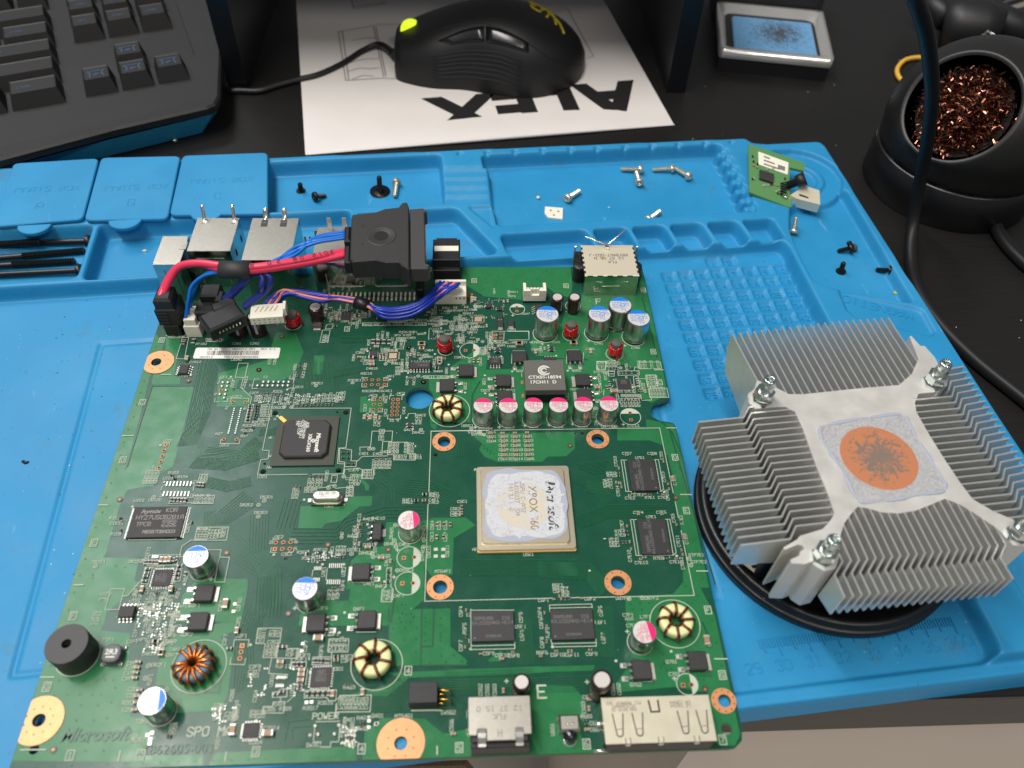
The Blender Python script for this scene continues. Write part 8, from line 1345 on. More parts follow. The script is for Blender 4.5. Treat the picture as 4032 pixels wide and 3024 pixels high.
vsw = []; n_ = 24
for r, z in pr_: vsw += [mb.M @ Vector((x, y, z)) for x, y in circle(0, 0, r, n_)]
mb.M = None; mb.add(vsw, [(k * n_ + i, k * n_ + (i + 1) % n_, (k + 1) * n_ + (i + 1) % n_, (k + 1) * n_ + i) for k in range(3) for i in range(n_)] + [tuple(range(n_ - 1, -1, -1)), tuple(range(3 * n_, 4 * n_))])
mb.build('scroll_wheel', mat('lit_wheel', (200, 220, 60), 0.5, emit=((225, 255, 40), 0.9)), mouse)
lg = []
def lp(x, y):                                       # logo drawing plane -> shell
    return surf(0.70 + x * 0.05, 0.60 + y * 0.085, 0.012)
mb = MB(); mb.smooth = True
for pts in ([(-1, 1.5), (-0.7, 0.9), (-0.9, 0.3), (-0.3, 0.1), (0.1, -0.5)], [(-1.2, 0.9), (-0.8, 0.5), (-1.2, 0.1), (-0.6, -0.2), (-1.1, -0.7), (-0.4, -0.9), (-0.1, -0.4)], [(-0.6, 1.2), (-0.1, 0.7), (0.1, 0.0), (0.5, -0.6), (0.2, -1.1)], [(0.1, 0.3), (0.6, 0.0), (0.9, -0.6), (1.0, -1.3)], [(0.5, -0.3), (0.9, -0.8), (1.4, -1.1), (1.7, -1.7)]): mb.tube(spline([lp(*p) for p in pts], 4), 0.085, 5)
mb.build('emblem', mat('emblem_yellow', (150, 138, 30), 0.5, emit=((170, 150, 20), 0.08)), mouse)
MC = [surf(0.0, 0.45) + Vector(MO) + Vector((-0.1, -0.2, -0.25))]
mb = MB(); mb.smooth = True; cp = [Vector((-3.3, 34.3, -0.3)), P('b', 1100, 385, -0.5), P('b', 950, 440, -0.75), P('b', 760, 560, -0.8), P('b', 560, 650, -0.8), P('b', 380, 695, -0.82), P('b', 200, 745, -0.82), P('b', 50, 790, -0.82), P('a', 2100, 790, -0.82), P('a', 1980, 770, -0.82), P('a', 1950, 600, -0.82)]
mb.tube(spline(cp, 8), 0.17, 10); mb.tube([cp[0] + Vector((0.1, 0, 0)), cp[1].lerp(cp[0], 0.75)], 0.24, 10); hp_(mb, 'mouse_cable', m_blackplastic, mouse, MO)
# keyboard
KA = math.radians(21.5); KO = (-18.92, 27.44, DZ)
kb = thing('keyboard', 'black keyboard with a bright blue base edge and pale blue key legends', 'keyboard', KO, KA)
m_kb = mat('keyboard_shell', (21, 20, 20), 0.6, bump=0.15, var=0.1, vscale=60); m_key = mat('keycap', (18, 17, 17), 0.55, bump=0.12, bscale=4000); m_kblue = mat('keyboard_blue', (44, 152, 190), 0.45); m_well = mat('key_well', (15, 15, 15), 0.6)
def kl(p): d = Vector((p[0] - KO[0], p[1] - KO[1])); return (d.x * math.cos(KA) + d.y * math.sin(KA), -d.x * math.sin(KA) + d.y * math.cos(KA))
def PK_(x, y, z): return kl(P('a', x, y, z))
KZ = lambda z: z - DZ
outl = [PK_(x, y, 0.35) for x, y in ((-420, 1560), (0, 1450), (1000, 1180), (1820, 990), (1890, 960), (1925, 890))] + [(7.6, 3.2), (7.75, 6), (7.75, 16), (-20, 16), (-20, -4.5)]
tilt = lambda y: 0.055 * max(0, y)
mb = MB(); n = len(outl); inn = inset(outl, 0.12)
mb.add([(x, y, KZ(0.3) + tilt(y)) for x, y in outl] + [(x, y, KZ(0.62) + tilt(y)) for x, y in outl] + [(x, y, KZ(0.72) + tilt(y)) for x, y in inn], [(i, (i + 1) % n, n + (i + 1) % n, n + i) for i in range(n)] + [(n + i, n + (i + 1) % n, 2 * n + (i + 1) % n, 2 * n + i) for i in range(n)] + [tuple(range(2 * n, 3 * n))] if s_convex(inn) else [(i, (i + 1) % n, n + (i + 1) % n, n + i) for i in range(n)] + [(n + i, n + (i + 1) % n, 2 * n + (i + 1) % n, 2 * n + i) for i in range(n)] + [tuple(2 * n + q_ for q_ in t_) for t_ in tessellate_polygon([[Vector((x, y, 0)) for x, y in inn]])])
mb.build('case_top', m_kb, kb)
bot = [PK_(x, y, -0.95) for x, y in ((-420, 1640), (0, 1545), (900, 1370), (1600, 1195), (1760, 1155), (1890, 985))]; topb = [PK_(x, y, 0.35) for x, y in ((-420, 1575), (0, 1465), (900, 1220), (1700, 1025), (1850, 985), (1905, 905))]
mb = MB(); nb = len(bot); mb.smooth = False
mb.add([(x, y, KZ(-0.95)) for x, y in bot] + [(x, y, KZ(0.3)) for x, y in topb], [(i, i + 1, nb + i + 1, nb + i) for i in range(nb - 1)]); mb.build('case_base', m_kblue, kb)
well = [(-20, -0.75), (-0.4, -0.75), (4.9, -0.5), (5.9, -0.35), (6.0, 1.5), (6.0, 16), (-20, 16)]
fr = [(-20, -1.0)] ; 
mb = MB(); mb.add([(x, y, KZ(0.735) + tilt(y)) for x, y in well], [tuple(range(len(well)))]); mb.build('key_well', m_well, kb)
def keymesh(w, d=1.66):
    mb = MB(); z0, z1 = 0.0, 0.86; a = [(0, 0), (w, 0), (w, d), (0, d)]; b_ = [(0.2, 0.34), (w - 0.2, 0.34), (w - 0.2, d - 0.08), (0.2, d - 0.08)]; b2 = [(0.26, 0.4), (w - 0.26, 0.4), (w - 0.26, d - 0.14), (0.26, d - 0.14)]
    mb.add([(x, y, z0) for x, y in a] + [(x, y, z1 - 0.03) for x, y in b_] + [(x, y, z1 - 0.06) for x, y in b2], [(i, (i + 1) % 4, 4 + (i + 1) % 4, 4 + i) for i in range(4)] + [(4 + i, 4 + (i + 1) % 4, 8 + (i + 1) % 4, 8 + i) for i in range(4)] + [(8, 9, 10, 11)])
    return mb.mesh('keycap', m_key)
KM = {}
m_leg = mat('key_legend', (52, 76, 108), 0.5, emit=((60, 110, 180), 0.01))
def legend(kind):
    mb = MB(); z = 0.815
    if kind == 'arrow': mb.line([(0.5, 0.6), (0.55, 0.95), (0.42, 1.15), (1.25, 1.15), (1.12, 0.95), (1.18, 0.6)], 0.06, z); mb.line([(0.72, 0.7), (0.95, 0.85), (0.72, 0.85)], 0.07, z)
    elif kind.startswith('*'): stroke_text(mb, kind[1:], 0.55, 0.8, 0.2, 0, 0.03, z, centre=False)
    return mb.mesh('legend', m_leg)
LG = {}
def key(x, y, w, lg=None):
    w = round(w, 2)
    if w not in KM: KM[w] = keymesh(w)
    o = inst('keycap', KM[w], kb, (x, y, KZ(0.74) + tilt(y)))
    if lg:
        if lg not in LG: LG[lg] = legend(lg)
        inst('legend', LG[lg], o)
PT = 1.83
for c in range(3): key(c * PT + 0.02, 0.0, 1.66, 'arrow')
key(PT + 0.02, PT, 1.66, 'arrow')
for r, y in ((0, 5.5), (1, 7.33), (2, 9.7)):
    for c in range(3): key(c * PT + 0.02, y, 1.66, '*' + (('DEL', 'END', 'PDN'), ('INS', 'HOM', 'PUP'), ('PRT', 'SLK', 'PSE'))[r][c])
for y, ws in ((-0.12, (1.25, 1.25, 1.25, 1.5)), (PT - 0.1, (1, 1, 1, 2.75)), (2 * PT - 0.1, (1, 1, 1, 2.25)), (3 * PT - 0.1, (1, 1, 1, 1.5)), (4 * PT - 0.1, (1, 1, 1, 2)), (9.7, (1, 1, 1, 1))):
    x = -0.75
    for w in ws[::-1]: x -= w * PT; key(x, y, w * PT - 0.17, {1.5: '*CTRL', 2.75: '*SHIFT', 2.25: '*ENTER'}.get(w))
# monitor riser: two side plates and a shelf
m_rise = mat('riser_black', (17, 19, 22), 0.32, 0, 0.4)
riser = thing('monitor_riser', 'black desk riser with two upright side plates flanking the white paper', 'riser', (0.5, 38, DZ))
for xa, xb in ((-12.72, -11.62), (12.65, 13.76)):
    mb = MB(); mb.box(xa - 0.5, 31.45 - 38, 0, xb - 0.5, 50 - 38, 10.6, 0.06); mb.build('side_plate', m_rise, riser)
mb = MB(); mb.box(-13.3, 31.45 - 38, 10.602, 13.3, 50 - 38, 12.0, 0.1); mb.build('shelf', m_rise, riser)
# sponge tin
TR = math.radians(-10.3); TO = (19.95, 36.5, DZ)
tin = thing('sponge_tray', 'small metal tray holding a dirty blue sponge in a black holder', 'tray', TO, TR)
m_chrome = mat('pressed_steel', (222, 220, 214), 0.2, 0.75, rvar=0.05, vscale=40, bump=0.15, bscale=120)
mb = MB(); mb.box(-3.3, -3.15, 0, 3.25, 3.2, 0.95, 0.1); mb.build('holder', m_blackplastic, tin)
ro, ri, rf = rrect(-3.38, -3.2, 3.38, 3.2, 0.3), rrect(-3.05, -2.85, 3.05, 2.85, 0.45), rrect(-2.75, -2.5, 2.75, 2.5, 0.6); n = len(ro)
mb = MB(); mb.smooth = True; mb.add([(x, y, 0.9) for x, y in ro] + [(x, y, 1.4) for x, y in ro] + [(x, y, 1.43) for x, y in ri] + [(x, y, 0.72) for x, y in rf], [(k * n + i, k * n + (i + 1) % n, (k + 1) * n + (i + 1) % n, (k + 1) * n + i) for k in range(3) for i in range(n)] + [tuple(range(3 * n, 4 * n))]); mb.build('tray', m_chrome, tin)
m, nt, b, n_, cr, tc = mottled('dirty_sponge', (96, 146, 188), (58, 60, 60), 320, 0.42, 0.6, 0.9, 0.0); nt.links.new(n_.outputs[0], cr.inputs[0])
sp_ = nt.nodes.new('ShaderNodeVectorMath'); sp_.operation = 'DISTANCE'; sp_.inputs[1].default_value = (0.004, 0.002, 0.013); nt.links.new(tc.outputs['Object'], sp_.inputs[0]); mr = nt.nodes.new('ShaderNodeMapRange'); mr.inputs[1].default_value = 0.0; mr.inputs[2].default_value = 0.022; mr.inputs[3].default_value = -0.1; mr.inputs[4].default_value = 0.14; nt.links.new(sp_.outputs['Value'], mr.inputs[0])
ad = nt.nodes.new('ShaderNodeMath'); nt.links.new(n_.outputs[0], ad.inputs[0]); nt.links.new(mr.outputs[0], ad.inputs[1]); nt.links.new(ad.outputs[0], cr.inputs[0]); nt.links.new(cr.outputs[0], b.inputs['Base Color'])
mb = MB(); mb.prism(rrect(-2.4, -2.35, 2.6, 2.0, 0.15), 0.725, 1.1, 0.06); mb.build('sponge', m, tin)
mb = MB(); mb.box(-3.5, 3.4, 0, 3.3, 6.5, 2.2, 0.15); mb.build('holder_back', m_blackplastic, tin)
# brass wool holder
m_dome = mat('holder_matt_black', (27, 26, 25), 0.4, 0, 0.45); dc_ = P('o', 2101 * 1.8228, 276 * 1.8228, 2.3); DO = (dc_.x, dc_.y, DZ); R_ = 4.25
dome = thing('brass_wool_holder', 'round black holder with a slanted opening full of copper coloured metal curls', 'holder', DO)
dv = (Vector(CAM) - dc_).normalized(); rt = Vector((0, 0, 1)).cross(dv).normalized(); up = dv.cross(rt); nrm = (dv - rt * 0.28 + up * 0.2).normalized()
ax = nrm.orthogonal().normalized(); ay = nrm.cross(ax); CZ = 2.3 - DZ
def sph(theta, phi, R): return Vector((0, 0, CZ)) + (nrm * math.cos(theta) + (ax * math.cos(phi) + ay * math.sin(phi)) * math.sin(theta)) * R
th0 = math.asin(2.55 / R_)
mb = MB(); mb.smooth = True; vs = []; rows = [(th0 - 0.015, R_ - 0.16), (th0, R_ - 0.02), (th0 + 0.03, R_)] + [(th0 + 0.03 + (math.pi - th0 - 0.05) * i / 26, R_) for i in range(1, 27)]
for th_, r in rows: vs += [sph(th_, 2 * math.pi * i / 56, r) for i in range(56)]
vs = [Vector((v.x, v.y, max(v.z, CZ - 1.2))) if v.z < CZ - 1.2 else v for v in vs]
def base_r(v):                                     # widen the lower half into an upright wall
    if v.z < CZ: k_ = math.hypot(v.x, v.y) or 1; t = R_ * 0.97 / k_ if False else (k_ * 0.5 + R_ * 0.48) / k_; return Vector((v.x * t, v.y * t, v.z)) if k_ > R_ * 0.7 else v
    return v
vs = [base_r(v) for v in vs]
mb.add(vs, [(k * 56 + i, (k + 1) * 56 + i, (k + 1) * 56 + (i + 1) % 56, k * 56 + (i + 1) % 56) for k in range(len(rows) - 1) for i in range(56)]); mb.build('dome', m_dome, dome)
mb = MB(); mb.smooth = True; mb.lathe([(R_ * 0.97, 0.0), (R_ * 0.98, 0.05), (R_ * 0.98, CZ - 1.28), (R_ * 0.955, CZ - 1.2)], 0, 0, 56); mb.build('base_ring', mat('holder_gloss_black', (20, 20, 21), 0.3), dome)
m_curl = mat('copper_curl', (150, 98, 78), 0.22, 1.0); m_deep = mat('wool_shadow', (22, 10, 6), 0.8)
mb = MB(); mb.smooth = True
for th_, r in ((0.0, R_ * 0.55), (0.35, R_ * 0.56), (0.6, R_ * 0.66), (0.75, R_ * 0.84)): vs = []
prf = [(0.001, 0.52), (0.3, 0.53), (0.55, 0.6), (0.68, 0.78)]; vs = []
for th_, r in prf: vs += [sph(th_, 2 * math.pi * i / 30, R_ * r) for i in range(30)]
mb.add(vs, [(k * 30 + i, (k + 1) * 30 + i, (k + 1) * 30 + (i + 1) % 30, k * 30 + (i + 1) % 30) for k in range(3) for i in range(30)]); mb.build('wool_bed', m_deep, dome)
rg = random.Random(9); mb = MB(); mb.smooth = False
for i in range(1500):
    th_ = th0 * 1.15 * math.sqrt(rg.random()); ph_ = rg.uniform(0, 2 * math.pi)
    c = sph(th_, ph_, R_ * rg.uniform(0.58, 0.8)); a = Vector((rg.gauss(0, 1), rg.gauss(0, 1), rg.gauss(0, 1))).normalized(); b_ = a.orthogonal().normalized(); b_ = (b_ * math.cos(i) + a.cross(b_) * math.sin(i))
    rr = rg.uniform(0.12, 0.3); ph0 = rg.uniform(0, 6); w = a * rg.uniform(0.012, 0.032); prev = None; vsq = []; n5 = 7; d_ = b_.cross(a)
    for j in range(n5): t = ph0 + j * 0.75; p = c + b_ * (rr * math.cos(t)) + d_ * (rr * math.sin(t)) + a * (j * 0.05); vsq += [p - w, p + w]
    mb.add(vsq, [(2 * j, 2 * j + 1, 2 * j + 3, 2 * j + 2) for j in range(n5 - 1)])
mb.build('metal_curls', m_curl, dome)['kind'] = 'stuff'
# thick black cables at the right
m_cab = mat('black_cable', (26, 26, 27), 0.45, 0, 0.28)
def cable(name, label, pts, r, m=m_cab, cat='cable', k=10):
    c = [P('o', x * 1.8228, y * 1.8228, z) for x, y, z in pts]; og = c[-1]; t = tag(empty(name, og), label, cat); mb = MB(); mb.smooth = True; mb.tube(spline(c, k), r, 12); hp_(mb, 'cable_jacket', m, t, og); return t
cable('power_cable', 'thick black cable hanging down in front of the copper wool holder onto the desk', [(1962, -60, 13), (1978, 0, 12), (1998, 60, 10.5), (2010, 140, 8.6), (2013, 215, 6.8), (2004, 300, 4.6), (1988, 390, 2.2), (1972, 480, 0.2), (1968, 560, -0.65), (1985, 630, -0.68), (2035, 705, -0.68), (2110, 780, -0.68), (2212, 862, -0.68), (2330, 960, -0.68)], 0.29)
cable('thin_cable', 'black cable loop curving away at the right edge beside the copper wool holder', [(2300, 330, -0.7), (2215, 395, -0.7), (2165, 440, -0.7), (2150, 480, -0.7), (2168, 520, -0.7), (2215, 570, -0.7), (2290, 630, -0.7)], 0.3)
cable('yellow_wire', 'short yellow wire loop sticking out behind the copper wool holder', [(2030, 140, -0.8), (1995, 125, -0.8), (1960, 128, -0.82), (1942, 142, -0.84), (1938, 158, -0.84), (1950, 176, -0.84), (1990, 205, -0.84)], 0.14, mat('yellow_insulation', (222, 172, 66), 0.4), 'wire')
# iron stand behind the holder
SO = P('o', 2120 * 1.8228, 45 * 1.8228, DZ)
stand = thing('iron_stand', 'black tool stand with bars and a pale grey tray behind the copper wool holder', 'stand', SO)
D = lambda x, y, z: P('o', 3500 + x * 0.2405, y * 0.2405, z)
mb = MB(); mb.smooth = True; mb.tube([D(880, 430, 0.6), D(1150, 420, 0.8), D(1500, 420, 1.0), D(1800, 480, 1.0)], [1.5, 1.6, 1.5, 1.2], 16); hp_(mb, 'barrel', m_blackplastic, stand, SO)
for pts, r in (([D(560, -60, 1.0), D(760, 120, 1.0), D(960, 330, 0.9)], 0.75), ([D(1000, -60, 1.6), D(1400, 120, 1.4), D(1800, 330, 1.2), D(2300, 560, 1.0)], 0.95), ([D(1900, 330, 1.2), D(2150, 290, 1.2), D(2400, 210, 1.2)], 0.6)):
    mb = MB(); mb.smooth = True; mb.tube(pts, r, 12); hp_(mb, 'bar', m_blackplastic, stand, SO)
m_gtray = mat('grey_tray', (120, 114, 108), 0.5)
mb = MB(); mb.prism([(p.x, p.y) for p in (D(680, -200, DZ), D(980, 240, DZ), D(1200, 220, DZ), D(2100, 330, DZ), D(2900, 200, DZ), D(2600, -300, DZ))], DZ + 0.002, DZ + 0.5, 0.05); hp_(mb, 'tray', m_gtray, stand, SO)
for i in range(3): mb = MB(); mb.tube([D(1480 + i * 120, 10 + i * 60, -0.4), D(1900 + i * 150, -140 + i * 60, -0.4)], 0.16, 8); hp_(mb, 'bar', m_blackplastic, stand, SO)
mb = MB(); rg = random.Random(2)
for i in range(9):
    p = D(1540 + i * 27, 560 + i * 13, 1.6); mb.add([p + Vector((rg.uniform(-.25, .25), rg.uniform(-.25, .25), rg.uniform(-.1, .3))) for _ in range(4)], [(0, 1, 2), (0, 2, 3)])
hp_(mb, 'foil_scrap', m_shiny, stand, SO)
# what shows under the desk edge
mb = MB(); pl = [P('o', x, y, -14) for x, y in ((300, 3010), (1840, 2985), (1900, 3060), (1900, 3400), (200, 3400))]; og = pl[1]
t = thing('seat_cushion', 'tan woven fabric seat edge below the board', 'seat', og); mb.prism([(p.x, p.y) for p in pl], -18, -14, 0.3); hp_(mb, 'cushion', mat('tan_weave', (128, 108, 84), 0.9, var=0.2, vscale=900, bump=0.8, bscale=900), t, og)
def atY(x, y, Y):                                   # pixel -> point on the upright plane y = Y
    d = RCAM @ Vector(((x - 2016) / FPX, -(y - 1512) / FPX, -1.0)); return Vector(CAM) + d * ((Y - CAM[1]) / d.y)
e_ = atY(2688, 2990, -3.2)
t = thing('drawer_unit', 'light grey drawer unit under the front edge of the desk at the right', 'drawer unit', (e_.x + 20, 10, -74)); mb = MB(); mb.box(-20, -13.2, 0, 34, 30, 71.3, 0.15); mb.build('cabinet_body', mat('warm_grey_laminate', (206, 194, 180), 0.45, var=0.03, vscale=20), t)
# ---------------------------------------------------------------- screws and small loose things on the mat
m_zn = mat('zinc_screw', (206, 202, 182), 0.3, 0.75); m_blk = mat('black_oxide', (26, 25, 25), 0.35, 0.3)
def screw_meshes(L, r, hr, hh, m, pitch=0.09, plain=0.0, flange=0.0):
    sh = MB(); sh.smooth = False; pr = [(r * 0.3, -L), (r * 0.7, -L + 0.04)]; z = -L + 0.06
    while z < -plain - 0.04: pr += [(r * 0.72, z), (r, z + pitch * 0.5)]; z += pitch
    pr += [(r * 0.8, -plain), (r * 0.8, 0.0)]; sh.lathe(pr, n=12, cap=True)
    hd = MB(); hd.smooth = True
    if flange: hd.lathe([(flange, 0.0), (flange, 0.05), (flange - 0.05, 0.08), (hr, 0.08)], n=24)
    hd.lathe([(hr * 0.95, 0.0), (hr, hh * 0.3), (hr * 0.9, hh * 0.8), (hr * 0.6, hh), (hr * 0.45, hh), (hr * 0.4, hh * 0.55), (0.0, hh * 0.5)], n=18, cap=False)
    hd.smooth = False; hd.sheet(circle(0, 0, hr * 0.95, 18)[::-1], 0.0)
    return hd.mesh('screw_head', m), sh.mesh('screw_shaft', m)
SILVER = screw_meshes(0.95, 0.13, 0.23, 0.2, m_zn); SHORTB = screw_meshes(0.55, 0.12, 0.24, 0.16, m_blk); FLANGE = screw_meshes(0.95, 0.13, 0.26, 0.14, m_blk, flange=0.5); LONGB = screw_meshes(6.6, 0.17, 0.29, 0.28, m_blk, 0.1, 4.0); MACH = screw_meshes(0.65, 0.11, 0.22, 0.16, m_zn)
def screw(kind, head, tip, label, group=None, zoff=0.0):    # head and tip: world points
    d = (Vector(head) - Vector(tip)).normalized(); q = d.to_track_quat('Z', 'Y')
    o = bpy.data.objects.new('screw', None); o.empty_display_size = 0.005; o.location = Vector(head) * S; o.rotation_mode = 'QUATERNION'; o.rotation_quaternion = q; link(o); tag(o, label, 'screw', group)
    inst('screw_head', kind[0], o); inst('screw_shaft', kind[1], o); return o
ZTr = -0.5
def lay(k, hx, hy, tx, ty, zh, zt): return P(k, hx, hy, zh), P(k, tx, ty, zt)
gS, gB = 'silver screws loose on the mat', 'black screws loose on the mat'
screw(SILVER, *lay('B', 1240, 335, 1110, 335, -0.27, -0.36), 'silver screw lying flat above another in the back tray, tip to the left', gS)
screw(SILVER, *lay('B', 1240, 430, 1215, 350, -0.2, -0.33), 'silver screw with its star head facing the viewer below a flat one', gS)
screw(SILVER, *lay('B', 1490, 330, 1350, 338, -0.27, -0.36), 'silver screw lying left of its touching neighbour in the back tray', gS)
screw(SILVER, *lay('B', 1625, 385, 1515, 320, -0.25, -0.32), 'silver screw at the right end of the touching pair, head lowest', gS)
screw(SILVER, *lay('B', 680, 560, 770, 505, -0.25, -0.34), 'single silver screw slanting above the small white plate', gS)
screw(SILVER, *lay('B', 1320, 730, 1415, 660, -0.28, -0.33), 'silver screw half hidden behind the near rim of the back tray', gS)
screw(SILVER, *lay('A', 1240, 490, 1220, 625, -0.25, -0.36), 'silver screw standing beside the wide black washer screw', gS)
screw(MACH, *lay('C', 675, 845, 690, 765, -0.05, 0.25), 'small silver machine screw below the little green module', gS)
screw(SHORTB, *lay('A', 410, 555, 400, 490, -0.46, 0.05), 'short black screw standing on its head in the left back tray', gB)
screw(SHORTB, *lay('A', 540, 605, 600, 600, -0.26, -0.38), 'short black screw lying right of the one standing on its head', gB)
screw(FLANGE, *lay('A', 1098, 560, 1090, 440, -0.45, 0.4), 'black screw with a wide round flange standing point up', gB)
screw(SHORTB, *lay('C', 1130, 990, 1050, 1010, 0.02, -0.14), 'black screw leaning on a second one in the right tray, farther up', gB)
screw(SHORTB, *lay('C', 1150, 985, 1125, 945, -0.1, 0.25), 'black screw with raised tip touching its leaning neighbour', gB)
screw(SHORTB, *lay('C', 1060, 1175, 1080, 1115, -0.2, 0.25), 'black screw standing head down in the right tray', gB)
screw(SHORTB, *lay('C', 1450, 1170, 1365, 1165, 0.0, -0.12), 'black screw lying flat nearest the outer edge of the mat', gB)
gL = 'long black screws in the left slot'
for (hx, hy, tx, ty, lb) in ((755, 885, -300, 915, 'long black screw at the back of the left slot, head to the right'), (-500, 1075, 745, 965, 'long black screw second from the back, threaded tip to the right'), (-560, 1130, 660, 1058, 'long black screw third from the back, threaded tip to the right'), (675, 1140, -400, 1195, 'long black screw nearest the viewer in the left slot')):
    h_, t_ = P('L5', hx, hy, -0.27), P('L5', tx, ty, -0.33); d = (t_ - h_).normalized()
    h2 = h_ if hx > 0 else t_ - d * 6.6
    screw(LONGB, h2, h2 + d * 6.6, lb, gL)
h_ = P('L5', -260, 935, -0.1); t_ = P('L5', 355, 885, -0.05); d = (t_ - h_).normalized(); screw(LONGB, t_ - d * 6.6, t_, 'long black screw lying over the back one, its threaded tip near the middle', gL)
# white plate with three holes
def flat_thing(name, label, cat, k, pts, z0, z1, m, bev=0.01):
    c = [P(k, x, y, z1) for x, y in pts]; og = sum((p for p in c), Vector()) / len(c); og.z = z0; t = thing(name, label, cat, og); mb = MB(); mb.prism([(p.x, p.y) for p in c], z0, z1, bev); hp_(mb, 'plate', m, t, og); return t, og
t, og = flat_thing('washer_plate', 'tiny white plastic plate with three holes in the back tray', 'plate', 'B', [(495, 628), (638, 640), (635, 728), (520, 715), (492, 680)], -0.5, -0.42, m_whiteplastic)
for x, y in ((540, 660), (600, 668), (565, 698)): mb = MB(); p = P('B', x, y, -0.42); mb.sheet(circle(p.x, p.y, 0.055, 12), -0.418); hp_(mb, 'hole', MATS['plug_hole'], t, og)
def bead(name, label, k, x, y, z, r, m=m_whiteplastic):
    p = P(k, x, y, z); mb = MB(); mb.smooth = True; mb.lathe([(0, 0), (r * 0.8, r * 0.3), (r, r), (r * 0.8, r * 1.6), (0, r * 1.9)], n=12, cap=False); o = mb.build(name, m, None, (p.x, p.y, p.z)); tag(o, label, 'crumb'); return o
bead('solder_bead', 'tiny white bead left of the white plate in the back tray', 'B', 440, 570, -0.5, 0.09); bead('solder_bead', 'tiny bright bead on the desk below the blue keyboard edge', 'a', 1530, 1240, DZ + 0.002, 0.13, m_shiny)
# dust and lint
rg = random.Random(4); mb = MB(); mb.mi = 0
def crumb(x, y, z, r, mi):
    mb.mi = mi; a = rg.uniform(0, 3.1); e = rg.uniform(0.25, 0.8); pl = [(x + r * math.cos(t + a) * (1 if i % 2 else 0.7), y + r * e * math.sin(t + a)) for i, t in enumerate([k * 1.05 for k in range(6)])]; mb.prism(pl, z, z + r * 0.5)
for i in range(150):
    u_, v_ = rg.uniform(-19, -11), rg.uniform(-4, 15); p = (u_ * math.cos(MA) - v_ * math.sin(MA), u_ * math.sin(MA) + v_ * math.cos(MA))
    crumb(p[0], p[1], ZF + 0.004, rg.choice((0.012, 0.015, 0.02, 0.03)), rg.choice((0, 1, 0)))
for i in range(120):
    u_, v_ = rg.uniform(9, 16.8), rg.uniform(-4, 15); p = (u_ * math.cos(MA) - v_ * math.sin(MA), u_ * math.sin(MA) + v_ * math.cos(MA)); crumb(p[0], p[1], ZF + 0.004, rg.choice((0.012, 0.018, 0.025)), rg.choice((0, 1, 1)))
for i in range(70): crumb(rg.uniform(-9, 14), rg.uniform(-4, 14), 0.031, rg.choice((0.008, 0.012, 0.018)), 1)
for i in range(70): crumb(rg.uniform(13, 36), rg.uniform(10, 36), DZ + 0.003, rg.choice((0.015, 0.02, 0.035)), 1)
for k, x, y, z, r, mi in (('L5', 920, 925, -0.49, 0.1, 1), ('L5', 1262, 972, -0.49, 0.12, 1), ('B', 1000, 640, -0.49, 0.06, 1), ('C', 1220, 830, -0.24, 0.08, 0), ('K6', 500, 1168, 0.03, 0.06, 1), ('K6', 335, 1515, 0.03, 0.05, 1), ('C', 1505, 1360, -0.24, 0.14, 2)): p = P(k, x, y, z); crumb(p.x, p.y, z, r, mi)
o = mb.build('dust_and_lint', [mat('dark_speck', (60, 60, 62), 0.8), mat('pale_speck', (200, 200, 196), 0.8), mat('yellow_speck', (170, 170, 80), 0.8)]); tag(o, 'dust specks and lint scattered over mat, board and desk', 'dust', None, 'stuff')
# stray hair on the mat
s7 = 700 / 968
mb = MB(); mb.smooth = True; mb.tube(spline([P('o', x * s7, 1200 + y * s7, ZF + 0.02) for x, y in ((122, 848), (130, 857), (143, 860), (158, 853))], 4), [0.02, 0.05, 0.06, 0.05, 0.05, 0.05, 0.06, 0.06, 0.05, 0.05, 0.04, 0.03, 0.02], 6); o = mb.build('hair_clipping', m_blk); tag(o, 'short dark curved clipping on the blue mat left of the board', 'clipping')
# small green wireless module leaning on the corner of the mat
zt = 0.75; og = P('C', 480, 420, zt); wm = thing('wireless_module', 'small green circuit module with a white label and black button at the mat corner', 'module', og)
def mz(x, y): return 1.15 - (y - 140) / 500 * 0.85 + (x - 300) / 600 * 0.1
def wp(x, y, dz=0.0): p = P('C', x, y, mz(x, y) + dz); return p - og
def slab(name, pts, d0, d1, m, par=None):
    mb = MB(); n = len(pts); top = [wp(x, y, d1) for x, y in pts]; bt = [p + Vector((0, 0.0, d0 - d1)) for p in top]
    tri = tessellate_polygon([[Vector((p.x, p.y, 0)) for p in top]]); fs = []
    for a, b_, c in tri:
        if area2([(top[i].x, top[i].y) for i in (a, b_, c)]) < 0: a, c = c, a
        fs += [(a, b_, c), (n + c, n + b_, n + a)]
    sg = area2([(p.x, p.y) for p in top]) > 0
    for i in range(n): j = (i + 1) % n; f = (n + i, n + j, j, i); fs.append(f if sg else f[::-1])
    mb.add(top + bt, fs); return mb.build(name, m, par or wm)
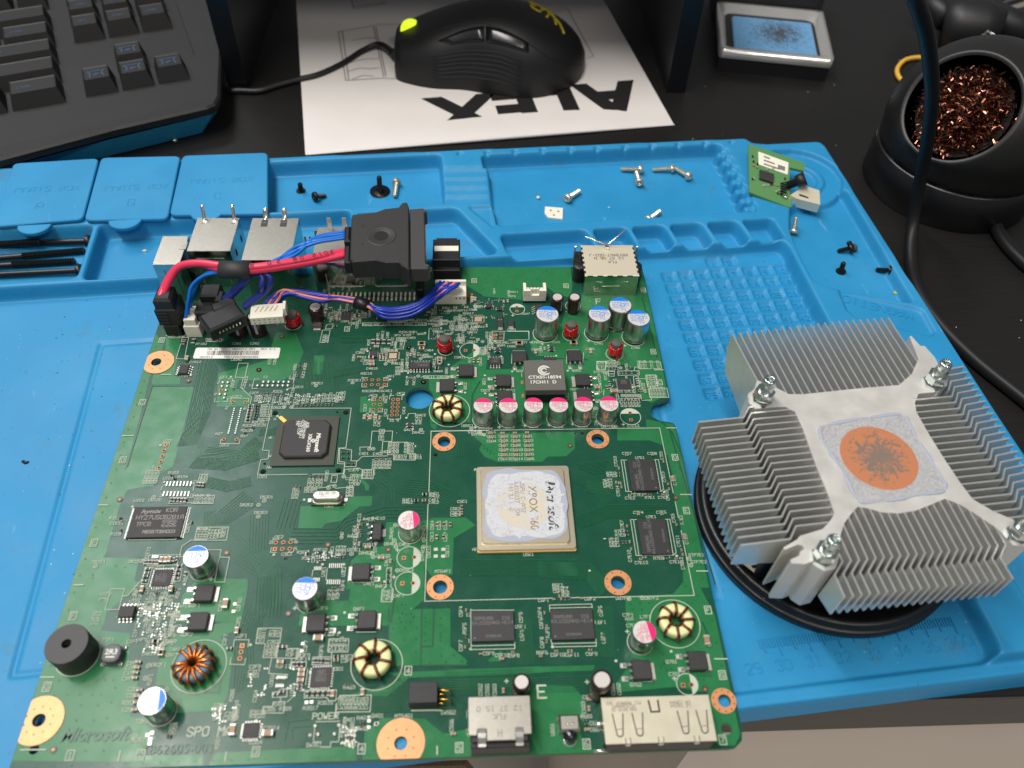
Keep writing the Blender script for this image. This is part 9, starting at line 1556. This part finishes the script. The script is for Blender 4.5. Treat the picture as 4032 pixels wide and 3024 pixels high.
m_mod = mat('module_green', (84, 132, 80), 0.4); slab('module_board', [(305, 138), (470, 190), (765, 292), (757, 358), (640, 330), (640, 480), (655, 655), (620, 650), (310, 530)], -0.12, 0.0, m_mod)
slab('label_sticker', [(385, 200), (632, 290), (625, 388), (388, 305)], 0.002, 0.02, m_whiteplastic)
for i in range(3):
    y0 = 222 + i * 30
    slab('label_print', [(430, y0 + 12), (480 + i * 40, y0 + 30 + i * 13), (480 + i * 40, y0 + 42 + i * 13), (430, y0 + 24)], 0.02, 0.024, m_ink_grey)
slab('label_print', [(545, 305), (605, 325), (603, 360), (545, 340)], 0.02, 0.024, m_ink_grey)
slab('module_chip', [(397, 345), (515, 382), (510, 455), (395, 418)], 0.002, 0.09, m_chip)
rg = random.Random(8)
for i in range(26): x, y = rg.choice(((rg.uniform(320, 380), rg.uniform(210, 420)), (rg.uniform(400, 530), rg.uniform(318, 345)), (rg.uniform(520, 600), rg.uniform(400, 560)), (rg.uniform(380, 520), rg.uniform(430, 470)))); slab('chip_component', [(x, y), (x + 14, y + 4), (x + 13, y + 16), (x, y + 12)], 0.002, 0.05, rg.choice((m_solder, m_smdblk, m_tan)))
slab('metal_plug', [(645, 555), (765, 480), (885, 518), (890, 635), (700, 585)], -0.35, 0.12, MATS['lid_cream_tin'])
slab('plug_slot', [(720, 545), (795, 572), (795, 585), (718, 560)], 0.121, 0.124, m_hole)
mb = MB(); mb.smooth = True; a = wp(620, 480, 0.1); b_ = wp(770, 420, 0.45); mb.tube([a, a.lerp(b_, 0.5), a.lerp(b_, 0.52), b_], [0.2, 0.2, 0.32, 0.34], 14); mb.build('button', m_blackplastic, wm)
mb = MB(); mb.smooth = True; mb.tube([wp(590 + 25 * math.cos(i * 1.2), 450 + i * 4, 0.12 + 0.1 * math.sin(i * 1.2)) for i in range(26)], 0.03, 5); mb.build('coil_spring', m_blk, wm)
mb = MB(); mb.smooth = True; p = wp(608, 575, 0.02); mb.lathe([(0.1, 0), (0.09, 0.06), (0.0, 0.09)], p.x, p.y, 12, False); mb.v = [(x, y, z + p.z) for x, y, z in mb.v]; mb.build('solder_blob', m_shiny, wm)
